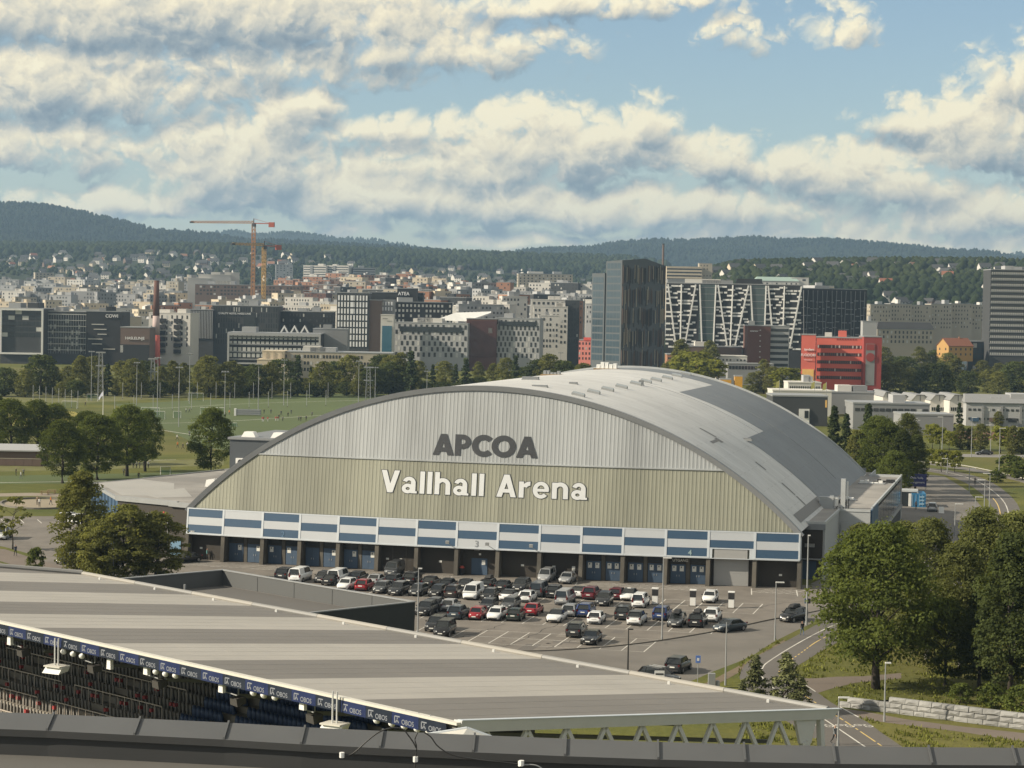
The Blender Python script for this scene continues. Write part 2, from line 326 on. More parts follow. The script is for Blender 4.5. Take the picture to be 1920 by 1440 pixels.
road_lo=spl(g2((1760,1118),(1640,1140),(1545,1160),(1515,1172),(1452,1203),(1405,1232),(1340,1258),(1290,1279),(1200,1310),(1050,1345)),5)
sheet('road',kerb+[(62,-90),(70,-120)]+road_lo[::-1],.002,ROADM)
sheet('dirt_verge',spl(g2((1470,1200),(1405,1238),(1360,1262),(1320,1282),(1260,1300)),4)+spl(g2((1300,1305),(1360,1275),(1395,1255),(1440,1225),(1478,1206)),4),.010,DIRT)
path_l=spl(g2((1600,1143),(1542,1166),(1497,1190),(1440,1220),(1405,1240),(1390,1258),(1388,1275),(1405,1300),(1440,1330),(1500,1368),(1567,1410),(1600,1430)),6)
path_r=spl(g2((1620,1180),(1547,1217),(1513,1238),(1492,1252),(1490,1268),(1505,1284),(1534,1300),(1560,1318),(1600,1340),(1626,1354),(1650,1372),(1688,1398),(1730,1430)),6)
sheet('bicycle_path',path_l+path_r[::-1],.014,PATHM)
sheet('side_path',g2((1490,1272),(1530,1272),(1567,1269),(1620,1268),(1690,1262),(1690,1272),(1605,1280),(1560,1291),(1532,1300),(1510,1290)),.010,WALKM)
sheet('footway',g2((1575,1328),(1620,1334),(1700,1349),(1800,1362),(1990,1382),(1990,1400),(1920,1391),(1800,1372),(1700,1360),(1640,1352),(1600,1342)),.010,WALKM)
L1=spl(g2((1600,1157),(1542,1182),(1488,1211),(1442,1240),(1430,1252),(1427,1265),(1440,1282),(1470,1305),(1505,1326),(1541,1346),(1580,1372),(1620,1399),(1650,1418)),12)
strip('path_line',L1,.16,.018,LINE).__setitem__('kind','structure')
strip('path_centre_line',spl(g2((1600,1172),(1539,1199),(1505,1222),(1472,1246),(1461,1260),(1468,1275),(1490,1292),(1509,1305),(1555,1334),(1600,1363),(1653,1399),(1680,1418)),12),.14,.018,YEL,dash=(1.2,.5)).__setitem__('kind','structure')
strip('path_line',spl(g2((1507,1282),(1529,1297)),4),.16,.018,LINE).__setitem__('kind','structure')
strip('path_line',spl(g2((1572,1324),(1610,1345)),4),.16,.018,LINE).__setitem__('kind','structure')
def bike_symbol(px,py):
    c=G(px,py);mb=MB()
    for dx in(-.55,.55):
        for k in range(12):
            a0,a1=k*math.pi/6,(k+1)*math.pi/6
            q=lambda r,a:(dx+r*math.cos(a),r*math.sin(a)*1.1,0)
            mb.quad(q(.27,a0),q(.40,a0),q(.40,a1),q(.27,a1))
    for a,b_ in(((-.55,0),(-.1,.5)),((-.1,.5),(.45,.5)),((.55,0),(.4,.65)),((-.1,.5),(.1,-.05)),((.1,-.05),(.45,.5)),((-.2,.62),(.0,.62))):
        d=Vector(b_)-Vector(a);nn=Vector((-d.y,d.x)).normalized()*.06;A,B=Vector(a),Vector(b_)
        mb.quad((*(A-nn),0),(*(B-nn),0),(*(B+nn),0),(*(A+nn),0))
    tag(mb.build('bicycle_marking',LINE,None,(c[0],c[1],.020),YAW),kind='structure')
for q in((1545,1361),(1584,1361),(1619,1361)):bike_symbol(*q)
# left footpath, playground, mown strips, pitches
sheet('side_path',g2((-60,1022),(10,1030),(60,1046),(120,1064),(200,1090),(160,1100),(90,1080),(0,1052),(-60,1042)),.008,WALKM)
sheet('dirt_verge',g2((-60,1046),(0,1055),(90,1084),(130,1098),(0,1098),(-60,1098)),.010,DIRT)
def disc_px(cx,cy,rx,ry,n=28):return g2(*[(cx+rx*math.cos(k*6.2832/n),cy+ry*math.sin(k*6.2832/n)) for k in range(n)])
sheet('playground_sand',disc_px(75,945,72,9),.012,mat('sand',(.28,.235,.17),.97,.12,.8))
strip('playground_kerb',[Vector(q) for q in disc_px(75,945,74,10,40)],.35,.3,KERB,z0=0.).__setitem__('kind','structure')
sheet('side_path',g2((-60,922),(0,925),(60,924),(120,926),(120,932),(60,930),(0,931),(-60,930)),.010,mat('gravel path',(.26,.22,.17),.97,.1,1.))
sheet('football_pitch',g2((-60,893),(120,890),(420,884),(420,898),(200,906),(-60,908)),.008,TURF)
sheet('football_pitch',g2((-80,862),(40,868),(330,862),(420,860),(420,872),(200,880),(-80,886)),.006,VERGE2)
sheet('football_pitch',g2((215,758),(620,738),(820,742),(860,800),(540,862),(380,838),(300,800)),.008,TURF)
sheet('football_pitch',g2((-80,760),(30,763),(90,766),(140,772),(152,780),(135,798),(60,800),(-80,790)),.010,mat('painted sunlit grass',(.26,.225,.04),.97,.15,.1))  # sunlit strip between cloud shadows, put into a yellower grass colour
sheet('rough_lawn',g2((-80,728),(160,733),(330,735),(400,740),(300,748),(160,755),(-80,752)),.010,VERGE2)
for a,q in enumerate((((300,806),(380,818),(480,832),(560,842)),((230,770),(460,757),(700,750)),((40,868),(330,862)),((200,795),(420,790),(700,772)),((0,905),(200,902)))):
    strip('pitch_line',spl(g2(*q),6),.5,.013,LINE).__setitem__('kind','structure')
# right-hand service yard, roads and paths
sheet('service_yard',[(91,6),(99,-6)]+g2((1640,1120),(1760,1090),(1800,1060),(1850,985),(1840,950),(1815,920),(1770,893),(1725,888))+[(88,300),(80,140),(98,60)],.0065,ROADM)
p2l=spl(g2((1700,880),(1722,882),(1770,890),(1815,908),(1850,935),(1862,960),(1868,1010),(1850,1070)),5);p2r=spl(g2((1700,872),(1722,875),(1790,884),(1850,900),(1895,930),(1915,965),(1905,1010),(1885,1070)),5)
sheet('bicycle_path',p2l+p2r[::-1],.010,PATHM)
strip('path_line',[a*.45+b_*.55 for a,b_ in zip(p2l,p2r)],.2,.016,LINE).__setitem__('kind','structure')
strip('path_line',[a*.75+b_*.25 for a,b_ in zip(p2l,p2r)][20:],.2,.016,YEL).__setitem__('kind','structure')
sheet('road',spl(g2((1700,868),(1730,866),(1800,874),(1885,890),(1990,915)),4)+spl(g2((1990,925),(1880,895),(1800,880),(1730,870),(1700,872)),4),.006,ROADM)
strip('kerb',spl(g2((1722,865),(1800,872),(1885,889),(1990,914)),5),.3,.14,mat('pale kerb',(.4,.38,.34),.9),z0=0.).__setitem__('kind','structure')
sheet('road',g2((1600,851),(1730,850),(1990,854),(1990,859),(1730,856),(1600,857)),.008,mat('pale road',(.22,.21,.2),.9,.06,.2))
sheet('dirt_verge',g2((1760,820),(1800,808),(1900,808),(1905,818),(1850,826)),.010,mat('red soil',(.16,.075,.05),.97,.2,.1))
sheet('side_street',g2((1240,690),(1290,684),(1420,690),(1480,700),(1420,720),(1290,716)),.02,mat('pale road',(.22,.21,.2)))
# ------------------------------------------------------------------ the arena
S_,TA,HB,HT,HC,HR,LEN=3.0907,.1218,3.94,7.69,15.91,26.68,114.
RISE=HR-HT;RAD=(45**2+RISE**2)/(2*RISE);ZC=HR-RAD
XB=[0,5.94,12.28,18.19,24.16,30.11,36.04,41.97,47.97,53.97,59.9,65.76,71.72,77.6,83.95,90.04]
def archz(u):return ZC+math.sqrt(max(RAD*RAD-(u-45)**2,0))
def bow(u):return -S_*(1-((u-45)/45)**2)
def fp(u,z,o=0.):return (u,bow(u)+max(0,z-HB)*TA-o,z)     # point on the leaning gable, o metres proud of it
BRK=mat('brown brick wall',(.048,.042,.036),.9,.2,2.5,bump=.3)
CONC=mat('concrete pillar',(.115,.105,.088),.9,.18,1.2,stain=.35)
WSH=mat('grey cladding',(.385,.405,.415),.6,.10,.5,stain=.26,stretch=(1,1,.10),rnd=.045)
YSH=mat('olive cladding',(.305,.308,.245),.62,.11,.5,stain=.28,stretch=(1,1,.10),rnd=.045)
TRIM=mat('grey metal trim',(.19,.20,.21),.55,.06,.5);WFR=mat('white frame',(.54,.58,.62),.5,.04,.5)
BLU=mat('blue banner stripe',(.034,.078,.142),.6,.06,.3);WBN=mat('white banner stripe',(.47,.495,.525),.6,.03,.4)
DOOR=mat('blue door',(.048,.082,.135),.6,.10,1.,rnd=.06);GLS=mat('dark glass',(.03,.034,.038),.15,0,1);WHT=mat('white panel',(.72,.72,.70),.7,.03,1.)
BLK=mat('black plastic',(.02,.02,.022),.6,.1,2.);GREYM=mat('grey metal',(.27,.28,.285),.5,.08,1.)
A=thing('sports_arena','large arched sports hall with corrugated gable and blue and white striped banner','arena',(45,40,0))
A.location=(0,0,0)
# gable sheets: each a ribbed panel
def cladding(u0,u1,z0,z1f,m):
    n=2;prof=[]
    w=(u1-u0)/n
    for k in range(n):
        a=u0+k*w;prof+=[(a,.0),(a+w*.58,.0),(a+w*.64,.024),(a+w*.94,.024)]
    prof.append((u1-.015,.0));v=[];ff=[]
    for (u,o) in prof:v+=[fp(u,z0,.04+o),fp(u,max(z1f(u),z0+.02),.04+o)]
    for i in range(len(prof)-1):ff.append((2*i,2*i+2,2*i+3,2*i+1))
    MB().add(v,ff).build('cladding_sheet',m,A)
u=.0;SW=1.1
lo,hi=44.5-42.9,45+42.9
NS=int(90/SW);
for i in range(NS+1):
    u0=i*90/NS;u1=min(90,u0+90/NS)
    if u0>=90:break
    top=lambda q:archz(min(max(q,0),90))-.25
    if top((u0+u1)/2)>HT+.3:cladding(u0,u1,HT,lambda q:min(HC,top(q)),YSH)
    if top((u0+u1)/2)>HC+.2:cladding(u0,u1,HC+.14,lambda q:max(HC+.14,top(q)),WSH)
mb=MB();us=np.linspace(0,90,61)
for a,c in zip(us[:-1],us[1:]):
    if min(archz(a),archz(c))>HC:mb.hexa([fp(a,HC-.02,.02),fp(c,HC-.02,.02),fp(c,HC-.02,.20),fp(a,HC-.02,.20)]+[fp(a,HC+.16,.02),fp(c,HC+.16,.02),fp(c,HC+.16,.20),fp(a,HC+.16,.20)])
mb.build('flashing',WSH,A)
# rows of sheet fixings
mb=MB()
for z in(9.3,10.9,12.5,14.2,17.6,19.3,21.,22.7,24.4):
    for k in range(2*NS):
        u=(k+.78)*45/NS
        if archz(u)-.8>z:
            c=fp(u,z,.066);mb.add([(c[0]-.05,c[1]-.004,z-.07),(c[0]+.05,c[1]-.004,z-.07),(c[0]+.05,c[1]-.004+.14*TA,z+.07),(c[0]-.05,c[1]-.004+.14*TA,z+.07)],[(0,1,2,3)])
tag(mb.build('sheet_fixings',mat('fixing heads',(.13,.13,.115),.7),A),kind='stuff')
# backing wall behind the sheets so that no light leaks through
mb=MB()
for a,c in zip(us[:-1],us[1:]):mb.quad(fp(a,HB,-.05),fp(c,HB,-.05),fp(c,archz(c)-.1,-.05),fp(a,archz(a)-.1,-.05))
mb.build('gable_backing',YSH,A)
# arched edge trim
mb=MB();au=[45-45.4*math.cos(k*math.pi/90) for k in range(91)]
def arp(u,dz,o):
    uu=min(max(u,0),90);z=archz(uu)-(.0 if uu==u else abs(u-uu)*1.0);nx=(uu-45)/RAD;nz=(z-ZC)/RAD
    q=fp(u,z,o);return (q[0]+nx*dz,q[1],q[2]+nz*dz)
for a,c in zip(au[:-1],au[1:]):
    mb.hexa([arp(a,-.55,.32),arp(c,-.55,.32),arp(c,-.55,-.6),arp(a,-.55,-.6),arp(a,.16,.42),arp(c,.16,.42),arp(c,.16,-.6),arp(a,.16,-.6)])
mb.build('arch_trim',TRIM,A)
# roof: light membrane, dark newer membrane laid over the right rear
def roof_mat(name,c,k):
    m=bpy.data.materials.new(name);m.use_nodes=True;t=m.node_tree;b=NB(t);p=t.nodes['Principled BSDF'];p.inputs['Roughness'].default_value=.62
    V=b.n('ShaderNodeTexCoord').outputs['Object']
    br=b.n('ShaderNodeTexBrick');br.inputs['Scale'].default_value=1.;br.inputs['Brick Width'].default_value=7.;br.inputs['Row Height'].default_value=2.1;br.inputs['Mortar Size'].default_value=.03
    br.inputs['Color1'].default_value=(*[q*(1+k) for q in c],1);br.inputs['Color2'].default_value=(*[q*(1-k) for q in c],1);br.inputs['Mortar'].default_value=(*[q*.72 for q in c],1)
    b.lk(b.v('MULTIPLY',V,(1.12,1,0)),br.inputs['Vector'])
    n=b.noise(b.v('MULTIPLY',V,(.25,1.6,1)),.5,5,.65);s=b.mr(n,.3,.7,.9,1.08);s2=b.mr(b.noise(V,.06,4,.6),.35,.65,.9,1.06);s=b.m('MULTIPLY',s,s2)
    b.lk(b.mix(1.,br.outputs[0],b.comb(s,s,s),'MULTIPLY'),p.inputs['Base Color']);return m
RL=roof_mat('light roof membrane',(.58,.58,.57),.045);RD=roof_mat('dark roof membrane',(.185,.202,.22),.012)
def roofsheet(name,rects,m,lift,parent):
    v=[];f=[]
    for (a,c,ya,yb) in rects:
        k=max(2,int((c-a)/1.5));n0=len(v)
        for q in np.linspace(a,c,k+1):
            nx=(q-45)/RAD;nz=(archz(q)-ZC)/RAD
            y0=fp(q,archz(q),.3)[1] if ya is None else ya
            for y in np.linspace(y0,yb,9):v.append((q+nx*lift,y,archz(q)+nz*lift))
        for i in range(k):
            for j in range(8):f.append((n0+i*9+j,n0+(i+1)*9+j,n0+(i+1)*9+j+1,n0+i*9+j+1))
    return MB().add(v,f).build(name,m,parent,smooth=True)
rf=roofsheet('roof',[(0,90,None,LEN)],RL,.06,A)
roofsheet('roof_membrane',[(0,62.5,LEN-13,LEN-.3),(62.5,76.8,63.,LEN-.3),(76.8,89.9,40.,LEN-.3)],RD,.085,rf)
for (a,c,y0,y1) in((72.3,74.8,22,23),(74.9,76.0,20,22.),(75.1,75.6,14,20),(80.6,82.2,23.,23.9),(84.6,86.6,23.,23.9),(86.8,88.4,23.,23.9)):   # repair patches
    roofsheet('roof_patch',[(a,c,y0,y1)],mat('roof patch',(.19,.185,.18),.7),.10,rf)
roofsheet('roof_gutter',[(88.2,89.3,7,40)],mat('roof patch',(.19,.185,.18)),.10,rf)
mb=MB()
for a,c in zip(us[:-1],us[1:]):
    mb.hexa([(a,LEN-.3,archz(a)-.6),(c,LEN-.3,archz(c)-.6),(c,LEN+.1,archz(c)-.6),(a,LEN+.1,archz(a)-.6),(a,LEN-.3,archz(a)+.45),(c,LEN-.3,archz(c)+.45),(c,LEN+.1,archz(c)+.45),(a,LEN+.1,archz(a)+.45)])
mb.build('rear_parapet',mat('pale metal',(.42,.44,.45),.5),A)
MB().quad((0,LEN,0),(90,LEN,0),(90,LEN,9),(0,LEN,9)).build('rear_wall',TRIM,A)
def RF(x,y):
    d=ray(x,y);t=250.
    while t<520:
        p=CAM+d*t
        if 0<p[0]<90 and p[2]<archz(p[0])+.06 and p[1]>bow(p[0])+1:return p
        t+=.1
    return None
SKY=mat('skylight glass',(.30,.33,.35),.25,.05,1.)
for i,(x,y) in enumerate(((1084,742),(1113,737),(1139,732),(1165,727),(1192,721),(1211,717),(1230,714),(1251,710),(1269,706),(1286,702.5))):
    p=RF(x,y)
    if p is None:continue
    t=thing('skylight',f'raised roof skylight box, number {i+1} from the front in the roof row','skylight',p,0,'skylights in a row on the arched roof')
    t['label']=('nearest','second','third','fourth','fifth','sixth','seventh','eighth','ninth','farthest')[i]+' raised skylight box in the row on the arched roof'
    sl_=-(p[0]-45)/max(archz(p[0])-ZC,1);t.rotation_euler=(0,-math.atan(sl_),0)
    MB().box(-.95,-.45,-.3,.95,.45,.32).build('curb',GREYM,t);MB().add([(-.92,-.42,.32),(.92,-.42,.32),(.92,.42,.32),(-.92,.42,.32),(-.85,0,.55),(.85,0,.55)],[(0,1,5,4),(2,3,4,5),(1,2,5),(3,0,4)]).build('glazing',SKY,t)
for i,(x,y,lb) in enumerate(((1065,697,'silver ventilation hood with tarpaulin on the far roof ridge'),(1138,692,'white wrapped duct lying on the far roof ridge'),(1035,703,'low dark equipment beside the ridge hoods'),(1075,720,'small dark hatch left of the skylight row'),(1012,725,'flat dark hatch near the front roof edge'),(1202,722,'small dark vent pipe beside the skylight row'),(1397,824,'thin black antenna lying where dark and light roof meet'),(995,712,'scattered grey vent caps on the left roof crest'))):
    p=RF(x,y)
    if p is None:continue
    t=thing('roof_unit',lb,'roof unit',p);h=(1.5,1.3,.7,.3,.25,.8,.25,.5)[i];wd=(3.2,4.,3.,1.2,2.2,.7,2.,2.6)[i]
    if i<3:
        r2=random.Random(i);mb=MB()
        for k in range(5):
            a=-wd/2+k*wd/5;hh=h*(.6+.5*r2.random());mb.hexa([(a,-.7,-.3),(a+wd/5.2,-.7,-.3),(a+wd/5.2,.7,-.3),(a,.7,-.3),(a+.1,-.5,hh),(a+wd/5.2-.1,-.45,hh*.9),(a+wd/5.2-.1,.5,hh),(a+.1,.45,hh*.85)])
        mb.build('hood',(WHT,WHT,GREYM)[i],t);MB().box(-wd*.6,-1,-.3,wd*.6,1,.12).build('base_pallet',mat('timber',(.25,.17,.09),.9),t)
    else:
        MB().box(-wd/2,-.4,-.2,wd/2,.4,h).build('cover',TRIM,t);MB().box(-wd/2-.1,-.5,-.2,wd/2+.1,.5,.06).build('base',GREYM,t)
# lightning conductor lines over the roof
for (u0,y0,u1,y1) in((57,60,78,56),(66,80,88,74)):
    pts=[]
    for k in range(25):
        q=u0+(u1-u0)*k/24;pts.append((q,y0+(y1-y0)*k/24,archz(q)+.14))
    MB().tube(pts,.02,4).build('roof_cable',TRIM,A)
# banner panels
for i in range(15):
    a,c=XB[i],XB[i+1];bp=MB();fr=.16
    def pq(u0,u1,z0,z1,o):return [fp(u0,z0,o-.06),fp(u1,z0,o-.06),fp(u1,z0,o),fp(u0,z0,o),fp(u0,z1,o-.06),fp(u1,z1,o-.06),fp(u1,z1,o),fp(u0,z1,o)]
    gate=i==13
    if not gate:bp.hexa(pq(a,c,HB,HB+fr,.42))
    else:
        bp.hexa(pq(a,a+.55,HB,HB+1.25,.40));bp.hexa(pq(c-.7,c,HB,HB+1.25,.40));bp.hexa(pq(a,c,HB+1.25,HB+1.4,.42))
    bp.hexa(pq(a,c,HT-fr,HT,.42));bp.hexa(pq(a-.02,a+fr,HB+.01,HT-.01,.43));bp.hexa(pq(c-fr,c-.01,HB+.01,HT-.01,.425))
    P=bp.build('banner_panel',WFR,A)
    n=3;h=(HT-HB-2*fr)/3
    for k in range(3):
        z0=HB+fr+k*h;z1=z0+h;blue=(k%2==0)^(i%2==1)
        if gate and k==0:continue
        if gate and k==1:z0=HB+1.41
        MB().hexa(pq(a+fr,c-fr,z0+.004,z1-.004,.385)).build('stripe',BLU if blue else WBN,P)
# banner end returns and underside
mb=MB()
for a,o in((XB[0],-.02),(XB[15],.02)):
    mb.hexa([(a+o-.04,fp(a,HB)[1]-.42,HB),(a+o+.04,fp(a,HB)[1]-.42,HB),(a+o+.04,1.6,HB),(a+o-.04,1.6,HB),(a+o-.04,fp(a,HT)[1]-.42,HT),(a+o+.04,fp(a,HT)[1]-.42,HT),(a+o+.04,1.6,HT),(a+o-.04,1.6,HT)])
for a,c in zip(XB[:-1],XB[1:]):
    mb.hexa([(a,bow(a)-.40,HB-.1),(c,bow(c)-.40,HB-.1),(c,bow(c)+1.9,HB-.1),(a,bow(a)+1.9,HB-.1),(a,bow(a)-.40,HB-.004),(c,bow(c)-.40,HB-.004),(c,bow(c)+1.9,HB-.004),(a,bow(a)+1.9,HB-.004)])
mb.build('canopy_soffit',WFR,A)
for x in XB:
    y=bow(x);MB().hexa([(x-.28,y-.62,0),(x+.28,y-.62,0),(x+.28,y+1.2,0),(x-.28,y+1.2,0),(x-.28,y-.2,HB-.1),(x+.28,y-.2,HB-.1),(x+.28,y+1.2,HB-.1),(x-.28,y+1.2,HB-.1)]).build('pillar',CONC,A)
def pq(u0,u1,z0,z1,o):return [fp(u0,z0,o-.06),fp(u1,z0,o-.06),fp(u1,z0,o),fp(u0,z0,o),fp(u0,z1,o-.06),fp(u1,z1,o-.06),fp(u1,z1,o),fp(u0,z1,o)]
SGN=mat('white sign',(.68,.68,.64),.7,.03,2.)
for i in range(15):
    a,c=XB[i]+.28,XB[i+1]-.28;ya,yc=bow(XB[i])+1.2,bow(XB[i+1])+1.2;sl2=(yc-ya)/(XB[i+1]-XB[i]);Y=lambda q,o=0.:ya+(q-XB[i])*sl2-o
    wb=MB();wb.hexa([(a,Y(a),0),(c,Y(c),0),(c,Y(c)+.2,0),(a,Y(a)+.2,0),(a,Y(a),HB-.1),(c,Y(c),HB-.1),(c,Y(c)+.2,HB-.1),(a,Y(a)+.2,HB-.1)])
    wl=wb.build('brick_wall',BRK,A)
    def pan(n,x0,x1,z0,z1,o,m,par=A):
        return MB().hexa([(x0,Y(x0,o),z0),(x1,Y(x1,o),z0),(x1,Y(x1,o-.05),z0),(x0,Y(x0,o-.05),z0),(x0,Y(x0,o),z1),(x1,Y(x1,o),z1),(x1,Y(x1,o-.05),z1),(x0,Y(x0,o-.05),z1)]).build(n,m,par)
    if i in(1,2,3,4,10,11,12):
        mid=(a+c)/2
        for (x0,x1) in((a+.25,mid-.35),(mid+.35,c-.25)):
            hm=(x0+x1)/2;z1=2.72
            for (p0,p1) in((x0,hm-.01),(hm+.01,x1)):
                d_=pan('door_leaf',p0,p1,.06,z1,.07,DOOR);pan('handle',p1-.2 if p0==x0 else p0+.12,p1-.12 if p0==x0 else p0+.2,1.,1.25,.11,GREYM,d_)
                if i>=10 or (p0!=x0 and x0>mid-.1 and i!=2) or (p0==x0 and i==2) or (p0!=x0 and i in(1,4)):
                    po=pan('poster',(p0+p1)/2-.28,(p0+p1)/2+.28,1.75,2.5,.10,SGN);pan('print',(p0+p1)/2-.12,(p0+p1)/2+.02,2.2,2.42,.115,BLK,po)
            pan('transom',x0,x1,z1+.12,HB-.2,.06,GLS)
        pan('mullion',mid-.25,mid+.25,.02,HB-.2,.12,CONC)
    elif i==7:
        for p0,p1 in((XB[7]+1.9,XB[7]+3.03),(XB[7]+3.05,XB[7]+4.2)):pan('door_leaf',p0,p1,.06,2.4,.07,DOOR)
        pan('poster',XB[7]+3.4,XB[7]+3.9,1.5,2.15,.10,SGN);pan('clock',XB[7]+2.95,XB[7]+3.25,2.85,3.12,.06,SGN);pan('lamp',XB[7]+2.3,XB[7]+3.1,3.5,3.6,.2,GREYM)
    elif i==13:
        g_=pan('roller_gate',a+.4,c-.62,.03,HB+1.25,.55,mat('gate grey',(.33,.33,.325),.5,.04,.6,stretch=(.2,.2,3)))
        for k in range(12):pan('gate_slat',a+.43,c-.65,.08+k*.42,.08+k*.42+.405,.565,mat('gate grey',(.33,.33,.325)),g_)
        MB().hexa(pq(a+.55,c-.7,HB-.12,HB+1.24,.34)).build('gate_header',mat('gate grey',(.33,.33,.325)),g_)
        pan('gate_jamb',a+.02,a+.38,.0,HB-.02,.35,BRK);pan('gate_jamb',c-.6,c-.02,.0,HB-.02,.35,BRK)
    else:
        for x0 in {0:(1.6,),5:(1.,3.),6:(3.,),8:(3.1,),9:(1.6,),14:(3.2,)}[i]:pan('notice',XB[i]+x0,XB[i]+x0+.42,1.55,1.82,.04,SGN)
        if i==9:pan('notice',XB[i]+4.4,XB[i]+4.85,1.2,1.85,.04,SGN)
        if i==5:
            for q in(2.,4.):pan('seam',XB[i]+q-.03,XB[i]+q+.03,.02,HB-.12,.03,CONC)
# entrance numbers and small lettering on the front
def on_wall(s,u,z,size,m,o,parent=None,bold=0.,name='lettering',sx=1.):
    me=text_mesh(s,size,m,.02,bold,sx=sx);ob=link(name,me,parent);q=fp(u,z,o);e=.5
    xd=Vector(fp(u+e,z,o))-Vector(fp(u-e,z,o));xd.normalize();yd=Vector((0,TA,1)).normalized() if z>=HB else Vector((0,0,1))
    ob.matrix_world=basis(q,xd,yd,xd.cross(yd));return ob
NUM=mat('grey number',(.24,.26,.28),.6)
on_wall('3',44.95,HB+.25,1.25,NUM,.40,A,.012);on_wall('2',15.6,HB+.22,1.2,mat('faded number',(.09,.17,.28),.6),.40,A,.0);on_wall('4',75.1,HB+.25,1.1,mat('pale number',(.3,.4,.42),.6),.40,A,.01)
q=on_wall('UTGANG',73.6,3.12,.52,SGN,-1.0,A,.006)
on_wall('OBOS',.95,HB+.22,.26,SGN,.40,A,.004)
for i in(1,5,10,14,15):
    x=XB[i];y=bow(x)-.52+.06
    mb=MB();mb.tube([(x,y-.06+.22,2.35),(x,y-.10+.22,2.35)],.20,14);mb.box(x-.24,y+.08,1.98,x+.24,y+.12,2.12);mb.build('number_sign',SGN,A)
for i,u_ in((6,41.2),(7,47.0),(8,53.3)):
    q0=Vector(fp(u_+.6,HB-.05,.4));q1=q0+Vector((-.85,-1.,.75))
    t=thing('wall_floodlight',('left','middle','right')[i-6]+' small floodlight on an arm above door bay three','floodlight',(0,0,0),0,'floodlights on short arms along the banner')
    MB().beam(q0,q1,.07).build('arm',GREYM,t);MB().hexa([tuple(q1+Vector(d)) for d in((-.25,-.15,-.1),(.25,-.15,-.1),(.25,.12,0),(-.25,.12,0),(-.25,-.2,.3),(.25,-.2,.3),(.25,.1,.35),(-.25,.1,.35))]).build('lamp_head',GREYM,t)
# big wall lettering
DK=mat('charcoal letters',(.045,.048,.054),.5,.05,1.);
def g_rect(x0,y0,x1,y1):return lambda e:[[(x0-e,y0-e),(x1+e,y0-e),(x1+e,y1+e),(x0-e,y1+e)]]
def g_para(xt,xb,w,yt=1.,yb=0.):
    return lambda e:[[(xb-e*1.1-(xt-xb)*e/(yt-yb),yb-e),(xb+w+e*1.1-(xt-xb)*e/(yt-yb),yb-e),(xt+w+e*1.1+(xt-xb)*e/(yt-yb),yt+e),(xt-e*1.1+(xt-xb)*e/(yt-yb),yt+e)]]
def g_arc(cx,cy,rx,ry,w,a0,a1,n=22):
    def f(e):
        o=[];da=math.degrees(e/max(rx,.1)) if a1-a0<359 else 0
        for k in range(n):
            A,B=[math.radians(a0-da+(a1-a0+2*da)*q/n) for q in(k,k+1)]
            P=lambda a,r,r2:(cx+r*math.cos(a),cy+r2*math.sin(a))
            o.append([P(A,rx-w-e,ry-w-e),P(A,rx+e,ry+e),P(B,rx+e,ry+e),P(B,rx-w-e,ry-w-e)])
        return o
    return f
GL={'V':(.70,[g_para(0,.255,.185),g_para(.515,.26,.185)]),'A':(.72,[g_para(.265,0,.18),g_para(.275,.54,.18),g_rect(.17,.20,.55,.345)]),'l':(.165,[g_rect(0,0,.165,1)]),
 'h':(.60,[g_rect(0,0,.165,1),g_rect(.425,0,.59,.43),g_arc(.30,.42,.29,.31,.163,0,150)]),'n':(.60,[g_rect(0,0,.165,.71),g_rect(.425,0,.59,.43),g_arc(.30,.42,.29,.31,.163,0,150)]),
 'r':(.40,[g_rect(0,0,.165,.71),g_arc(.42,.42,.30,.30,.165,92,165,10)]),'e':(.60,[g_arc(.30,.36,.30,.375,.148,0,318,30),g_rect(.12,.30,.585,.41)]),
 'a':(.58,[g_arc(.225,.20,.225,.215,.135,0,360,26),g_rect(.355,.0,.52,.48),g_arc(.27,.455,.25,.28,.148,0,158,16),g_rect(.49,.0,.58,.075)]),
 'P':(.66,[g_rect(0,0,.23,1),g_arc(.31,.665,.35,.335,.205,-90,90),g_rect(.23,.795,.312,1),g_rect(.23,.33,.312,.535)]),'C':(.80,[g_arc(.50,.5,.50,.52,.235,45,315,34)]),'O':(.98,[g_arc(.49,.5,.51,.52,.235,0,360,40)]),
 'B':(.88,[g_para(.31,0,.245),g_para(.325,.635,.245),g_rect(.2,.17,.68,.35)])}
def glyph(ch,e,kx,k,th,m):
    mb=MB();w_=GL[ch][0]
    for i,pc in enumerate(GL[ch][1]):
        for q in pc(e):mb.hexa([((x-w_/2)*kx,y*k,-th) for x,y in q]+[((x-w_/2)*kx,y*k,i*.006) for x,y in q])
    return mb.mesh('letter',m)
def sign(name,label,word,u0,u1,z,cap,mf,back=None,sp=.12,alias=()):
    """word fitted between u0 and u1 with the given cap height, one plate per letter"""
    t=thing(name,label,'sign');ws=[GL[dict(alias).get(c,c)][0] if c!=' ' else .26 for c in word];kx=(u1-u0)/(sum(ws)+sp*(len(word)-1));x=u0
    for ch,w_ in zip(word,ws):
        if ch!=' ':
            c=dict(alias).get(ch,ch);u_=x+w_*kx/2;ob=link('letter',glyph(c,.010,kx,cap,.05,mf),t);xd=(Vector(fp(u_+.5,z))-Vector(fp(u_-.5,z))).normalized();yd=Vector((0,TA,1)).normalized();ob.matrix_world=basis(fp(u_,z,.125),xd,yd,xd.cross(yd))
            if back:
                o2=link('outline',glyph(c,.036,kx,cap,.02,back),ob);o2.matrix_local=Matrix.Translation((0,0,-.035))
        x+=(w_+sp)*kx
    return t
sign('wall_sign','dark charcoal APCOA lettering high on the grey gable','APCOA',37.8,53.0,16.9,2.95,DK,None,.075,(('A','B'),))
